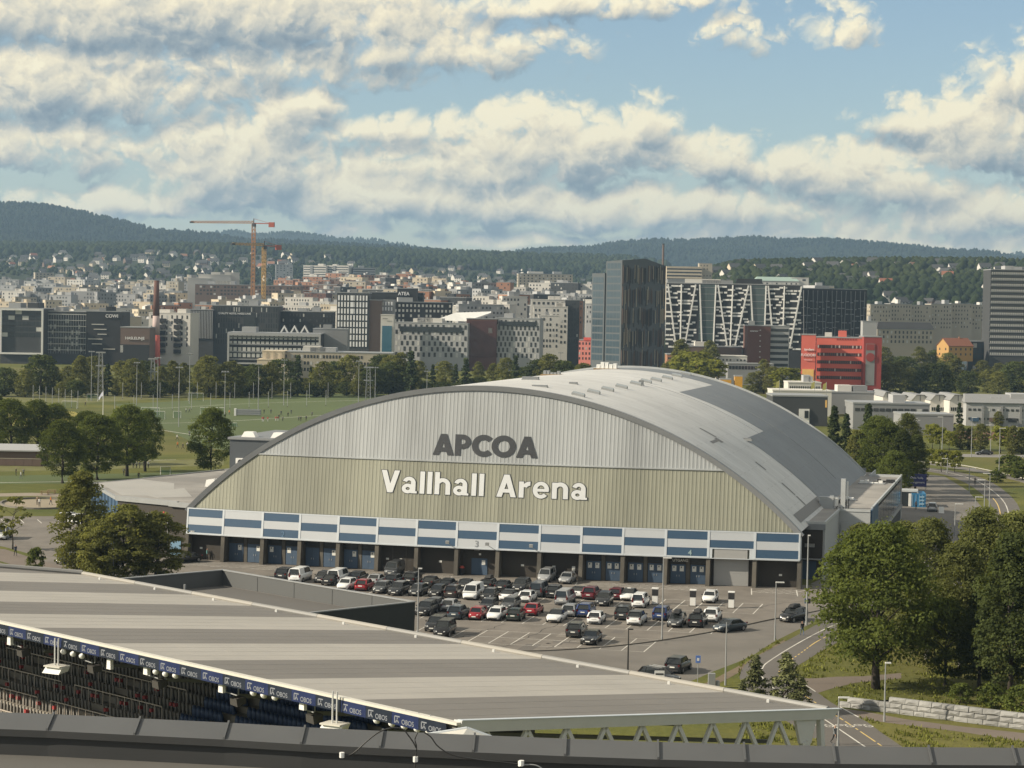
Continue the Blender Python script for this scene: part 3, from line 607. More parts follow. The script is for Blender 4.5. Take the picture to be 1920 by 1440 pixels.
sign('wall_sign','white Vallhall Arena lettering with dark outline on the olive gable','Vallhall Arena',30.3,60.35,11.32,3.1,mat('white letters',(.66,.68,.69),.5,.04,1.),DK,.128)
# right annex
BLW=mat('blue annex wall',(.04,.085,.15),.6,.05,.5);ANX=mat('annex cladding',(.36,.375,.385),.6,.05,.5,stretch=(1,1,3));ARF=mat('annex roof felt',(.31,.295,.275),.85,.10,.35,stain=.35)
N_=thing('annex','flat roofed grey and blue annex along the right side of the arena','building',(92,40,0));N_.location=(0,0,0)
mb=MB();mb.box(88,11.6,0,92,34,7.95);mb.build('front_block',BRK,N_);MB().box(91.9,11.9,0,92.3,34,7.96).build('side_cladding',ANX,N_)
MB().box(92.31,33.8,0,97,37.,7.9).build('grey_wall',ANX,N_);MB().box(92.6,33.6,2.2,96.1,33.79,6.2).build('loading_door',ANX,N_)
MB().box(88,37.01,0,96.9,105.6,7.9).build('main_block',BRK,N_);MB().box(97.01,34.,1.,97.25,47.,8.2).build('blue_panel',BLW,N_);MB().box(96.,33.9,1.0,97.0,34.05,8.2).build('blue_panel',BLW,N_)
mb=MB();mb.box(88.5,12,7.96,92.2,34,8.05);mb.box(88.5,34.01,7.91,96.9,105.5,8.05);mb.box(88.5,105.6,7.5,91.3,120,7.75);mb.build('flat_roof',ARF,N_)
mb=MB();mb.box(92.2,11.6,7.9,92.42,33.8,8.32);mb.box(88.5,11.5,7.9,92.2,11.65,8.28);mb.box(96.8,37.,7.9,97.08,105.6,8.35);mb.box(91.4,105.3,7.9,97.08,105.61,8.5);mb.box(92.4,33.7,7.9,97.,33.85,8.3);mb.box(96.9,105.4,0,97.2,105.8,8.6);mb.build('parapet',mat('pale metal',(.42,.44,.45)),N_)
MB().box(88,105.7,0,91.2,120,7.45).build('rear_block',ANX,N_);MB().box(91.2,105.7,7,91.4,120,8.3).build('parapet',mat('pale metal',(.42,.44,.45)),N_)
for k in range(9):
    y0=48+k*6.3;MB().box(97.02,y0,3.2,97.1,y0+6.,7.5).build('window',mat('annex glass',(.05,.055,.06),.12,0,1),N_)
MB().box(97.,47.,2.7,97.4,105.4,3.1).build('sill_band',GREYM,N_);MB().box(97.,47.5,.0,97.05,105.4,2.7).build('base_wall',mat('dark base',(.035,.037,.04),.8),N_)
MB().box(89.5,11.35,4.6,90.9,11.55,5.1).build('wall_window',GREYM,N_);MB().box(89.,11.4,0,91.2,11.55,2.6).build('door',DOOR,N_);MB().box(88.6,10.3,2.9,91.9,11.5,3.0).build('door_canopy',GREYM,N_)
MB().box(88.2,11.40,7.1,92.4,11.59,7.94).build('fascia_band',mat('fascia grey',(.22,.235,.25),.6),N_)
M_=thing('antenna_mast','white antenna mast with cabinets on the annex roof','antenna',(92.6,36.5,8.05))
MB().box(-.35,-.35,0,.35,.35,4.6).build('mast',mat('pale metal',(.42,.44,.45)),M_);MB().box(.5,-.15,.6,.75,.15,4.2).build('antenna_panel',WHT,M_);MB().box(-3.6,-.6,0,-1.4,.6,1.75).build('cabinet',ANX,M_);MB().tube([(-1.1,0,.4),(-1.1,0,1.6)],.4,10).build('dish',WHT,M_)
mb=MB();r2=random.Random(5)
for k in range(9):mb.beam((r2.uniform(-1,1),r2.uniform(-.6,.6),0),(r2.uniform(-1,1),r2.uniform(-.6,.6),1.5),.09)
mb.build('brackets',BLK,M_)
for (x,y,lb) in((91.,52,'pale debris and fittings on the annex roof near the mast'),(93,88,'pile of loose roofing material far along the annex roof'),(95,90,'small black rooftop unit near the annex far corner')):
    t=thing('roof_unit',lb,'roof unit',(x,y,8.05));mb=MB()
    for k in range(5):mb.box(k*.8-2,r2.uniform(-.8,.5),0,k*.8-1.3,r2.uniform(.6,1.),r2.uniform(.25,.8))
    mb.build('casing',WHT if y!=90 else BLK,t);MB().box(-2.3,-.9,.0,2.3,1.1,.12).build('base',GREYM,t)
# left annex with the dark brick wing
K_=thing('annex','brown brick wing with pale flat roof left of the arena','building',(-15,20,0));K_.location=(0,0,0)
MB().prism([(-15,8.8),(-.3,2.6),(-.3,45),(-19,45)],0,7.7).build('brick_wing',BRK,K_)
MB().prism([(-29,30.5),(-15.2,9.6),(-18.9,45.2),(-25.5,43)],0,7.55).build('blue_wing',BLW,K_)
MB().prism([(-29,30.5),(-15,9.2),(-.4,3.2),(1.,10),(1.,60),(-20,66),(-25.5,43)],7.71,7.95).build('flat_roof',ARF,K_)
MB().prism([(-28,30.9),(-15.4,11.5),(-8,14),(-17,36),(-25,41)],7.955,7.97).build('white_membrane',mat('white membrane',(.36,.35,.33),.7,.05,.3,stain=.12),K_)
MB().prism([(-15.1,16),(-9.,10),(-5.,14),(-12.,28)],7.957,7.975).build('white_membrane',mat('white membrane',(.52,.51,.49)),K_)
mb=MB();mb.beam((-15.2,8.8,7.8),(-3,3.6,7.8),.5,.75);mb.beam((-4.6,4.1,7.7),(.2,2.2,7.7),.5,.7);mb.beam((-29,30.5,7.75),(-15.3,9,7.75),.4,.5);mb.beam((-29,30.5,7.8),(-25.5,43,7.8),.3,.4);mb.beam((-25.5,43,7.8),(-20,66,7.9),.3,.5);mb.beam((-20,66,7.9),(-6,66,10),.3,.5);mb.build('parapet',GREYM,K_)
for k in range(8):
    t_=k/8;a=Vector((-29,30.5))*(1-t_)+Vector((-15,9.5))*t_;MB().box(a.x-.15,a.y-.35,.2,a.x+.15,a.y-.05,7.4).build('cladding_rib',BLW,K_)
T_=thing('plant_room','grey rooftop plant room with two white roof vents beside the arch','building',(-10.,60,8));MB().box(-5.,-4,-1,14,20,6.2).build('walls',mat('plant room grey',(.062,.072,.083),.7,.05,.5),T_)
MB().box(-5.3,-4.3,6.21,14,20,6.6).build('coping',TRIM,T_)
for x in(-2.2,3.2):MB().hexa([(x-1.3,-2.5,6.6),(x+1.3,-2.5,6.6),(x+1.3,-.5,6.6),(x-1.3,-.5,6.6),(x-.8,-2.3,7.5),(x+.8,-2.3,7.5),(x+.8,-.7,7.5),(x-.8,-.7,7.5)]).build('roof_vent',WHT,T_)
ac=MB().box(-3.7,-4.5,.6,-2.0,-4.0,3.).build('air_conditioner',WHT,T_)
for z in(1.2,2.35):MB().tube([(-2.85,-4.52,z),(-2.85,-4.6,z)],.45,14).build('fan',BLK,ac)
fs=thing('wall_sign','FRONTLINE lettering with red emblem on the brick wing','sign');e_=Vector((-.3+15,2.6-8.8)).normalized()
def on_wing(me,s,z,nm,par,o=.05):
    ob=link(nm,me,par);p=Vector((-15,8.8))+e_*s;nn=Vector((e_.y,-e_.x));ob.matrix_world=basis((p.x+nn.x*o,p.y+nn.y*o,z),(e_.x,e_.y,0),(0,0,1),(nn.x,nn.y,0));return ob
on_wing(text_mesh('FRONTLINE',1.15,SGN,.03,.01),3.9,5.2,'lettering',fs)
RED=mat('sign red',(.55,.05,.06),.6)
mb=MB();
for p in(((0,0),(.35,1.),(.6,.45),(.25,-.1)),((.5,.4),(.75,1.25),(1.05,1.25),(.85,.5)),((1.,.4),(1.3,1.05),(1.6,.1),(1.25,-.2)),((.3,-.1),(.8,.5),(1.3,-.2),(.8,-.6))):mb.prism(p,0,.04)
on_wing(mb.mesh('emblem',RED),9.1,5.2,'emblem',fs)
on_wing(MB().box(-1.1,0,0,1.1,2.5,.05).mesh('door',mat('pale blue door',(.10,.19,.28),.6)),12.6,.02,'door',K_)
on_wing(MB().box(-.06,0,0,.06,5.,.06).mesh('downpipe',GREYM),10.9,.2,'downpipe',K_)
rv=thing('roof_unit','white and grey ventilation unit on the left wing roof','roof unit',(-8.5,33,7.95));MB().hexa([(-1.6,-.8,0),(0,-.8,0),(0,.8,0),(-1.6,.8,0),(-1.4,-.7,1.1),(0,-.7,1.3),(0,.7,1.3),(-1.4,.7,1.1)]).build('hood',WHT,rv);MB().box(.01,-.75,0,1.5,.75,1.).build('fan_box',TRIM,rv)
# ------------------------------------------------------------------ the stadium stand in the foreground
V3=lambda p:Vector((float(p[0]),float(p[1]),float(p[2])))
E_=Vector((.8435,-.5371,0)).normalized();NN=Vector((E_.y,-E_.x,0))       # along the stand (to the right) and out towards the pitch
BK=V3((109.9,-169.3,14.1));DEP=30.3;SL=8.19
def st(s,t,z=None):    # s metres left from the right end, t 0 back .. 1 pitch edge, on the roof plane
    p=BK-E_*s+NN*(DEP*t);return Vector((p.x,p.y,14.1+2.9*t if z is None else z))
RLT=mat('pale roof stripe',(.37,.352,.322),.85,.04,.7,stain=.07,streak=tuple(E_));RDK=mat('dark roof stripe',(.178,.168,.155),.85,.04,.7,stain=.08,streak=tuple(E_))
CRM=mat('cream metal edge',(.60,.58,.52),.55,.03,1.);STL=mat('white steel',(.50,.505,.50),.55,.05,.8)
ST=thing('grandstand_roof','long grandstand roof with pale and dark stripes above blue advertising boards','stadium roof')
NSTR=13
for i in range(NSTR):
    a=i*SL;c=a+SL;far=max(0,c-82)
    # beyond the corner the rear edge bends forward
    ta=max(0,(a-82)*.040) if a>82 else 0;tc=max(0,(c-82)*.040) if c>82 else 0
    mb=MB()
    top=[st(a,ta),st(c,tc),st(c,1),st(a,1)]
    mb.hexa([tuple(p-Vector((0,0,.35))) for p in top]+[tuple(p) for p in top])
    pn=mb.build('roof_stripe',RDK if i%2==0 else RLT,ST)
    for k in range(1,4):     # lap seams of the membrane
        s_=a+SL*k/4;MB().hexa([tuple(st(s_-.05,ta)+Vector((0,0,.002))),tuple(st(s_+.05,ta)+Vector((0,0,.002))),tuple(st(s_+.05,.995)+Vector((0,0,.002))),tuple(st(s_-.05,.995)+Vector((0,0,.002))),tuple(st(s_-.05,ta)+Vector((0,0,.005))),tuple(st(s_+.05,ta)+Vector((0,0,.005))),tuple(st(s_+.05,.995)+Vector((0,0,.005))),tuple(st(s_-.05,.995)+Vector((0,0,.005)))]).build('lap_seam',RDK if i%2==0 else RLT,pn)
# rear gutter in segments, alternately weathered
for i in range(10):
    a,c=i*SL+.02,(i+1)*SL-.02
    MB().tube([tuple(st(a,-.005)+Vector((0,0,.10))),tuple(st(c,-.005)+Vector((0,0,.10)))],.19,8).build('gutter',mat('weathered gutter',(.30,.288,.262),.7,.08,1.) if i%2 else mat('grey gutter',(.235,.235,.228),.6),ST)
    MB().box(-.08,-.08,0,.08,.08,.18).build('roof_anchor',WHT,ST,tuple(st(a+SL*.45,.035)))
MB().tube([tuple(st(82,-.005)+Vector((0,0,.16))),tuple(st(106,.96)+Vector((0,0,.16)))],.22,8).build('gutter',mat('grey gutter',(.30,.30,.29)),ST)
# pitch-side edge: cream rail, boards
mb=MB();p0,p1=st(-.2,1.0),st(106,1.0)
mb.hexa([tuple(p+NN*o+Vector((0,0,z))) for z in(-.10,.04) for p,o in((p0,-.1),(p1,-.1),(p1,.28),(p0,.28))]);mb.build('edge_rail',CRM,ST)
LB=mat('blue board',(.010,.020,.08),.4,.25,.8);ND=mat('navy board',(.012,.018,.035),.35,.25,.8);BT=mat('board lettering',(.22,.235,.27),.5)
tm=text_mesh('OBOS',.37,BT,.004,.004)
BW=2.12;nb=50
for i in range(nb):
    a=.6+i*BW;q0,q1=st(a,1)+NN*.2,st(a+BW-.01,1)+NN*.2
    mb=MB();mb.hexa([tuple(p+NN*o+Vector((0,0,z))) for z,k in((-.76,.0),(-.101,.0)) for p,o in((q0,0+k),(q1,0+k),(q1,.08+k),(q0,.08+k))])
    pb=mb.build('advertising_board',LB if i%2 else ND,ST)
    ob=link('board_lettering',tm,pb);m_=(q0+q1)/2+NN*.09;ob.matrix_world=basis((m_.x+.22*E_.x,m_.y+.22*E_.y,m_.z-.66),E_,(0,0,1),NN)
    if i==0:
        mk=MB()
        for (x0,z0,x1,z1) in((-.2,0,-.2,.36),(-.2,.36,.2,.36),(-.12,.02,0,.2),(0,.2,.12,.02),(0,.15,.02,.3)):
            d=Vector((x1-x0,z1-z0));nv=Vector((-d.y,d.x)).normalized()*.035
            mk.add([(x0-nv.x,z0-nv.y,0),(x1-nv.x,z1-nv.y,0),(x1+nv.x,z1+nv.y,0),(x0+nv.x,z0+nv.y,0)],[(0,1,2,3)])
        mkm=mk.mesh('board_emblem',BT)
    ob=link('board_emblem',mkm,pb);ob.matrix_world=basis((m_.x-.62*E_.x,m_.y-.62*E_.y,m_.z-.66),E_,(0,0,1),NN)
# right-hand end: fascia beam and lattice
ra,rb=st(0,0),st(0,1);ed=(rb-ra)
def en(t,dz,o=0.):p=ra+ed*t+E_*o;return (p.x,p.y,p.z+dz)
MB().hexa([en(-.01,-.48,-.3),en(1.,-.48,-.3),en(1.,-.48,.22),en(-.01,-.48,.22),en(-.03,.12,-.3),en(1.,.12,-.3),en(1.,.12,.3),en(-.03,.12,.3)]).build('end_fascia',STL,ST)
MB().hexa([en(-.035,.121,-.02),en(1.,.121,-.02),en(1.,.121,.34),en(-.035,.121,.34),en(-.035,.17,-.02),en(1.,.17,-.02),en(1.,.17,.34),en(-.035,.17,.34)]).build('end_trim',WFR,ST)
nbay=9
for i in range(nbay):
    t0=.10+i*.098;tm_=t0+.05
    for t1 in(tm_-.050,tm_+.042):
        b0=en(tm_,-.48,-.05);b1=en(t1,-2.7,-.05);MB().beam(b0,b1,.19,.24).build('lattice_strut',STL,ST)
MB().hexa([en(.05,-1.9,-.1),en(.085,-1.9,-.1),en(.085,-1.9,.1),en(.05,-1.9,.1),en(.035,-.48,-.1),en(.1,-.48,-.1),en(.1,-.48,.1),en(.035,-.48,.1)]).build('gusset_plate',STL,ST)
for t0,t1 in((.06,.115),(.075,.035),(.02,.005)):MB().beam(en(t0,-1.8 if t0>.03 else -.48,0),en(t1,-5.2,0),.34,.36).build('lattice_strut',STL,ST)
MB().beam(en(.0,-2.8,-.05),en(1.,-2.8,-.05),.26,.26).build('bottom_chord',STL,ST)
for t in(.03,.5,.97):MB().beam(en(t,-3.6,-.4),(en(t,0,0)[0]-.6,en(t,0,0)[1],0.),.5,.5).build('column',STL,ST)
for i in range(9):     # cross bracing seen under the roof
    MB().beam(st(2+i*7,.1,12.5-.2),st(9+i*7,.9,14.8),.22,.22).build('roof_brace',mat('dark steel',(.10,.105,.10),.6),ST)
# terraces and seats below
TR=thing('grandstand_terrace','stepped seating terrace under the striped roof, railed seats left and blue seats right','stand')
NR=26;mb=MB();CT=mat('terrace concrete',(.28,.255,.215),.9,.15,.5)
def tr(s,r):
    """terrace row r: 0 at the pitch"""
    t=1.06-r*.034;p=BK-E_*s+NN*(DEP*t);return Vector((p.x,p.y,1.6+r*.47))
for r in range(NR):
    a,c=tr(20,r),tr(118,r);d=NN*(-DEP*.034)
    mb.add([a,c,c+d,a+d],[(0,1,2,3)]);a2,c2=a+d,c+d;mb.add([a2,c2,c2+Vector((0,0,.47)),a2+Vector((0,0,.47))],[(0,1,2,3)])
mb.build('terrace_steps',CT,TR)
bw=MB();a,c=tr(20,NR),tr(118,NR);bw.hexa([(a.x,a.y,0),(c.x,c.y,0),(c.x-NN.x*.3,c.y-NN.y*.3,0),(a.x-NN.x*.3,a.y-NN.y*.3,0),(a.x,a.y,14.2),(c.x,c.y,14.2),(c.x-NN.x*.3,c.y-NN.y*.3,14.2),(a.x-NN.x*.3,a.y-NN.y*.3,14.2)]);bw.build('back_wall',mat('dark back wall',(.09,.09,.085),.9),TR)
def seatmesh(rows,s0,s1,step,kind):
    v=[];f=[]
    bx=np.array([(-.20,.05,.0),(.20,.05,.0),(.20,.40,.0),(-.20,.40,.0),(-.20,.02,.42),(.20,.02,.42),(.20,.10,.80),(-.20,.10,.80)]) if kind=='seat' else np.array([(-.06,.1,0),(.06,.1,0),(.06,.3,0),(-.06,.3,0),(-.06,.1,.75),(.06,.1,.75),(.06,.2,.78),(-.06,.2,.78)])
    q=np.array([(0,1,5,4),(4,5,6,7),(1,2,6,5),(3,0,4,7),(2,3,7,6)])
    for r in rows:
        for s in np.arange(s0,s1,step):
            if (s%13.)<1.5:continue
            o=tr(s,r);w_=bx[:,0:1]*np.array(E_)+bx[:,1:2]*np.array(-NN)+bx[:,2:3]*np.array((0,0,1))+np.array(o)+np.array(NN)*(-.15)
            f.append(q+len(v)*8);v.append(w_)
    return np.concatenate(v),np.concatenate(f)
for nm,a,c,kd,m_,lb in(('seats',20,44,'seat',mat('blue seat',(.025,.05,.12),.5,.15,2.),'rows of dark blue seats'),('seats',44,112,'flap',mat('grey flap seat',(.17,.16,.145),.6,.2,2.),'narrow folded grey seats between the rails')):
    v,f=seatmesh(range(NR),a,c,.5 if kd=='seat' else .46,kd);tag(link(nm,npmesh(nm,v,f,m_),TR),kind='stuff')['label']=lb
# rails and their posts on the left sections, red end seats
RAIL=mat('rail steel',(.42,.37,.32),.5);REDS=mat('red seat',(.32,.04,.04),.55,.1,1.)
for r in range(1,NR,2):
    for b0 in range(44,112,13):
        a,c=tr(b0+1.6,r)+Vector((0,0,1.0)),tr(b0+12.8,r)+Vector((0,0,1.0));MB().beam(a,c,.07,.07).build('safety_rail',RAIL,TR)
mb=MB();mr_=MB();rr=random.Random(11)
for r in range(1,NR,2):
    for b0 in range(44,112,13):
        for k in range(13):
            o=tr(b0+1.6+k*.93,r);mb.beam(o,o+Vector((0,0,1.0)),.05)
for r in range(NR):
    for b0 in range(44,112,13):
        for k in range(24):
            if rr.random()<(.5 if k in(0,23) else .10):
                o=tr(b0+1.7+k*.47,r);mr_.hexa([tuple(o+E_*x-NN*y+Vector((0,0,z))) for z in(.38,.62) for x,y in((-.13,.05),(.13,.05),(.13,.32),(-.13,.32))])
tag(mb.build('rail_posts',RAIL,TR),kind='stuff');tag(mr_.build('red_seats',REDS,TR),kind='stuff')
def fe(px,py,off=.5):    # pixel to the vertical plane just under the front edge
    d=ray(px,py);o=np.array(st(0,1)-NN*off);n=np.array(NN);t=((o-CAM)@n)/(d@n);return V3(CAM+d*t)
LMP=mat('lamp reflector',(.72,.72,.70),.35,.03,1.);bowl=MB();n=12
for k in range(n):
    a0,a1=2*math.pi*k/n,2*math.pi*(k+1)/n;rg=[(.03,.28),(.12,.2),(.18,.05),(.20,0.)]
    for (r0,z0),(r1,z1) in zip(rg[:-1],rg[1:]):bowl.quad((r0*math.cos(a0),r0*math.sin(a0),z0),(r1*math.cos(a0),r1*math.sin(a0),z1),(r1*math.cos(a1),r1*math.sin(a1),z1),(r0*math.cos(a1),r0*math.sin(a1),z0))
bowl.add([(.19*math.cos(2*math.pi*k/n),.19*math.sin(2*math.pi*k/n),.03) for k in range(n)],[tuple(range(n-1,-1,-1))])
bm_=bowl.mesh('reflector',LMP,True)
fl=[(119,1218),(137,1222.5),(153.7,1226.5),(292,1256),(310,1260),(329,1263),(475,1295.5),(494.5,1300),(515.5,1304),(706,1347),(734.5,1353),(758,1358),(782,1363),(804,1367)]
ordn=['first','second','third','fourth','fifth','sixth','seventh','eighth','ninth','tenth','eleventh','twelfth','thirteenth','fourteenth']
for i,(x,y) in enumerate(fl):
    p=fe(x,y+4,-.1);t=thing('stadium_floodlight',f'{ordn[i]} white bowl floodlight from the left below the boards','floodlight',p,0,'bowl floodlights hanging below the advertising boards')
    o=link('reflector',bm_,t);o.rotation_euler=(R_(35),R_(38),0);MB().beam((0,0,.3),(0-.1*NN.x,-.1*NN.y,.85),.06).build('bracket',GREYM,t)
DBX=mat('dark speaker',(.045,.042,.038),.7,.1,1.)
for i,(x,y) in enumerate(((45,1222),(178,1252),(300,1281),(447,1313),(590,1345))):
    p=fe(x,y,.9);t=thing('loudspeaker',('first','second','third','fourth','fifth')[i]+' dark angular loudspeaker from the left under the roof edge','loudspeaker',p,math.atan2(E_.y,E_.x),'loudspeakers under the roof edge');t.scale=(.75,)*3
    MB().hexa([(-.5,-.4,-.35),(.5,-.45,-.42),(.6,.3,-.2),(-.4,.4,-.2),(-.5,-.45,.22),(.4,-.5,.2),(.6,.3,.3),(-.4,.4,.3)]).build('cabinet',DBX,t);MB().tube([(-.75,-.6,.6),(.75,-.7,.55)],.05,5).build('yoke',GREYM,t)
    MB().beam((0,0,.4),(0,0,1.3),.08).build('hanger',GREYM,t)
for i,(x,y) in enumerate(((19,1199),(206,1244),(275,1254),(416,1287),(568,1319))):
    p=fe(x,y,.1);t=thing('junction_box',('first','second','third','fourth','fifth')[i]+' small white box from the left hanging under the boards','junction box',p,math.atan2(E_.y,E_.x),'white boxes under the advertising boards')
    MB().hexa([(-.22,-.1,-.35),(.22,-.1,-.35),(.22,.12,-.35),(-.22,.12,-.35),(-.18,-.1,.3),(.18,-.1,.3),(.18,.12,.3),(-.18,.12,.3)]).build('box',WHT,t);MB().beam((0,0,.3),(-.15,0,.75),.06).build('arm',GREYM,t)
for i,(x,y,h) in enumerate(((105,1253,1.9),(626,1362,1.9))):
    p=fe(x,y,-.6);t=thing('camera_box',('left','right')[i]+' white camera housing on twin poles under the boards','camera',p,math.atan2(E_.y,E_.x)+.3,'hanging camera housings')
    MB().hexa([(-.75,-.45,-.3),(.6,-.45,-.3),(.6,.45,-.2),(-.75,.45,-.2),(-.55,-.3,.12),(.75,-.3,.12),(.75,.5,.2),(-.55,.5,.2)]).build('housing',WHT,t)
    for dx in(-.1,.18):MB().tube([(dx,0,.1),(dx,0,h)],.055,6).build('pole',STL,t)
    MB().box(-.6,-.5,.12,.7,.45,.2).build('cap',CRM,t)
# block behind the stand with the dark parapet
o0=Vector((64.6,-102.5,0));u_=-E_;v_=NN
def bx(a,c,z):p=o0+u_*a+v_*c;return (p.x,p.y,z)
SB=thing('stadium_annex','low flat roofed block with black parapet behind the grandstand','building')
BP=mat('black cladding',(.022,.025,.026),.6,.05,.4);IP=mat('grey inner parapet',(.088,.092,.093),.75,.06,.4);FR_=mat('grey roof felt',(.115,.11,.104),.9,.05,.2)
MB().hexa([bx(0,0,0),bx(30.6,0,0),bx(30.6,26,0),bx(0,26,0),bx(0,0,8.3),bx(30.6,0,8.3),bx(30.6,26,8.3),bx(0,26,8.3)]).build('walls',BP,SB)
MB().hexa([bx(.2,.2,8.305),bx(30.4,.2,8.305),bx(30.4,26,8.305),bx(.2,26,8.305),bx(.2,.2,8.35),bx(30.4,.2,8.35),bx(30.4,26,8.35),bx(.2,26,8.35)]).build('roof_felt',FR_,SB)
def wall3(n,a0,c0,a1,c1,z0,z1,m,par):return MB().hexa([bx(a0,c0,z0),bx(a1,c0,z0),bx(a1,c1,z0),bx(a0,c1,z0),bx(a0,c0,z1),bx(a1,c0,z1),bx(a1,c1,z1),bx(a0,c1,z1)]).build(n,m,par)
for k in range(5):wall3('parapet_panel',.15+k*6.08,.04,.15+(k+1)*6.08-.03,.14,8.36,9.9,IP,SB)
for k in range(6):wall3('parapet_post',.1+k*6.08-.06,.142,.1+k*6.08+.06,.18,8.36,9.85,IP,SB)
wall3('parapet',-.02,-.02,.14,26,8.301,9.95,BP,SB);wall3('parapet',30.4,-.0,30.6,26,8.301,9.95,IP,SB)
wall3('coping',-.1,-.12,30.7,.22,9.951,10.05,GREYM,SB);wall3('coping',-.1,.225,.2,26,9.951,10.05,GREYM,SB);wall3('coping',30.3,.225,30.7,26,9.951,10.05,GREYM,SB)
MB().tube([bx(27.5,7,8.35),bx(27.5,7,9.3)],.12,8).build('vent_pipe',GREYM,SB)
# small white-edged canopy corner in front of the stand
cp=thing('canopy_corner','small pale hipped canopy corner peeping over the near parapet','canopy')
ax=V3(W(876,1366,104));c1,c2,c3=V3(W(795,1379,104)),V3(W(925,1384,104)),V3(W(860,1390,100))
MB().add([ax,c1,c3,c2],[(0,1,2),(0,2,3)]).build('canopy_skin',CRM,cp)
for q in(c1,c2):MB().beam(ax,q,.16,.16).build('edge_strip',WFR,cp)
# ------------------------------------------------------------------ near parapet with standing seams
PP=thing('roof_parapet','dark grey sheet metal parapet with standing seams along the bottom edge','parapet')
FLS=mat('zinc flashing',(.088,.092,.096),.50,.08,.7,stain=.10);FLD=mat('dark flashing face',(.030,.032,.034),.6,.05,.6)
seam=[(-230,1328),(-65,1333),(101,1339),(263,1347),(429,1355),(572,1363.5),(718,1370.5),(890.5,1378),(1061,1385),(1233.6,1391),(1394.7,1395.5),(1562,1399),(1741,1401),(1898,1402),(2060,1402)]
dv=V3(ray(1150,575));dv.z=0;dv.normalize()
E1=[V3(G(x,y,28.8)) for x,y in seam];E2=[p-dv*.62-Vector((0,0,.26)) for p in E1];
for i in range(len(E1)-1):
    a,c,d,e=E1[i],E1[i+1],E2[i+1],E2[i]
    MB().add([e,d,c,a],[(0,1,2,3)]).build('flashing_sheet',FLS,PP)
    nz=Vector((0,0,.055));ww=(c-a).normalized()*.022
    MB().hexa([tuple(q) for q in(a-ww,a+ww,e+ww,e-ww)]+[tuple(q+nz) for q in(a-ww,a+ww,e+ww,e-ww)]).build('standing_seam',FLS,PP)
    dn=Vector((0,0,-.16));bk=dv*.10
    MB().add([e,d,d+dn,e+dn,e+dn+bk,d+dn+bk],[(1,0,3,2),(3,4,5,2)]).build('drip_edge',FLD,PP)
    MB().add([e+dn+bk,d+dn+bk,d+bk+Vector((0,0,-.75)),e+bk+Vector((0,0,-.75))],[(1,0,3,2)]).build('parapet_face',FLD,PP)
    MB().add([a,c,c+Vector((0,0,-6)),a+Vector((0,0,-6))],[(0,1,2,3)]).build('outer_face',FLD,PP)
lo0,lo1=E2[0]-dv*9+Vector((0,0,-.55)),E2[-1]-dv*9+Vector((0,0,-.55))
MB().add([E2[0]+dv*.1+Vector((0,0,-.6)),E2[-1]+dv*.1+Vector((0,0,-.6)),lo1,lo0],[(0,3,2,1)]).build('roof_deck',mat('roof deck',(.10,.097,.09),.9,.08,.5),PP)
def cable(name,label,px,d,r,m,cap=None):
    t=thing(name,label,'cable');pts=[V3(W(x,y,d)) for x,y in px]
    sp=[]
    for i in range(len(pts)-1):
        a,b_,c,e=pts[max(i-1,0)],pts[i],pts[i+1],pts[min(i+2,len(pts)-1)]
        for k in range(5):
            u=k/5;sp.append(.5*((2*b_)+(c-a)*u+(2*a-5*b_+4*c-e)*u*u+(3*b_-a-3*c+e)*u**3))
    sp.append(pts[-1]);MB().tube([tuple(q) for q in sp],r,6).build('lead',m,t,smooth=True)
    if cap:
        q=V3(W(*cap,d));MB().tube([tuple(q-Vector((0,0,.05))),tuple(q+Vector((0,0,.06)))],.055,8).build('connector',WHT,t)
CB=mat('black cable',(.02,.02,.02),.5)
cable('cable','black cable arching over the parapet to a white connector',[(642,1416),(655,1416),(668,1408),(690,1388),(712,1372),(735,1365),(755,1367),(765,1378),(775,1392),(780,1402)],46.6,.016,CB,(641,1416))
cable('cable','black cable running right along the parapet',[(795,1373),(808,1382),(822,1400),(850,1416),(900,1425),(940,1429),(975,1433)],46.6,.015,CB,(976,1432))
cable('cable','thin cable hanging down from the tied loops',[(783,1374),(778,1386),(781,1400),(780,1418),(777,1445)],46.6,.014,CB,(779,1424))
cable('cable','pale cable beside the lower right connector',[(980,1434),(1000,1434),(1012,1438),(1022,1446)],46.5,.014,GREYM,(978,1431))
# ------------------------------------------------------------------ cars
CT_={# length width height belt wb rf rr rb hoodz tailz
 'sedan':(4.75,1.84,1.44,.92,.95,.25,-1.0,-1.75,.86,.98),'coupe':(4.72,1.88,1.44,.93,1.15,.25,-.85,-2.0,.84,1.0),'hatch':(4.2,1.79,1.48,.95,1.05,.4,-1.35,-1.98,.9,.98),
 'city':(3.6,1.65,1.49,.95,1.0,.45,-1.25,-1.68,.92,.96),'suv':(4.6,1.88,1.66,1.06,1.05,.42,-1.65,-2.12,1.02,1.08),'wagon':(4.72,1.84,1.5,.94,1.0,.3,-1.75,-2.25,.88,.98),
 'van':(5.0,1.95,1.95,1.16,1.95,1.25,-2.33,-2.46,1.06,1.16),'minivan':(4.4,1.84,1.82,1.1,1.35,.75,-2.0,-2.14,1.02,1.1)}
TYRE=mat('tyre rubber',(.018,.018,.018),.85);RIM=mat('alloy rim',(.32,.32,.33),.35,.05,3.,metal=.6);HLM=mat('headlamp',(.68,.70,.70),.2);TLM=mat('tail lamp',(.10,.008,.008),.35);PLT=mat('number plate',(.72,.72,.68),.5);CGL=mat('car glass',(.018,.021,.022),.08,0,1,spec=.7);TRM=mat('car trim',(.025,.025,.026),.6)
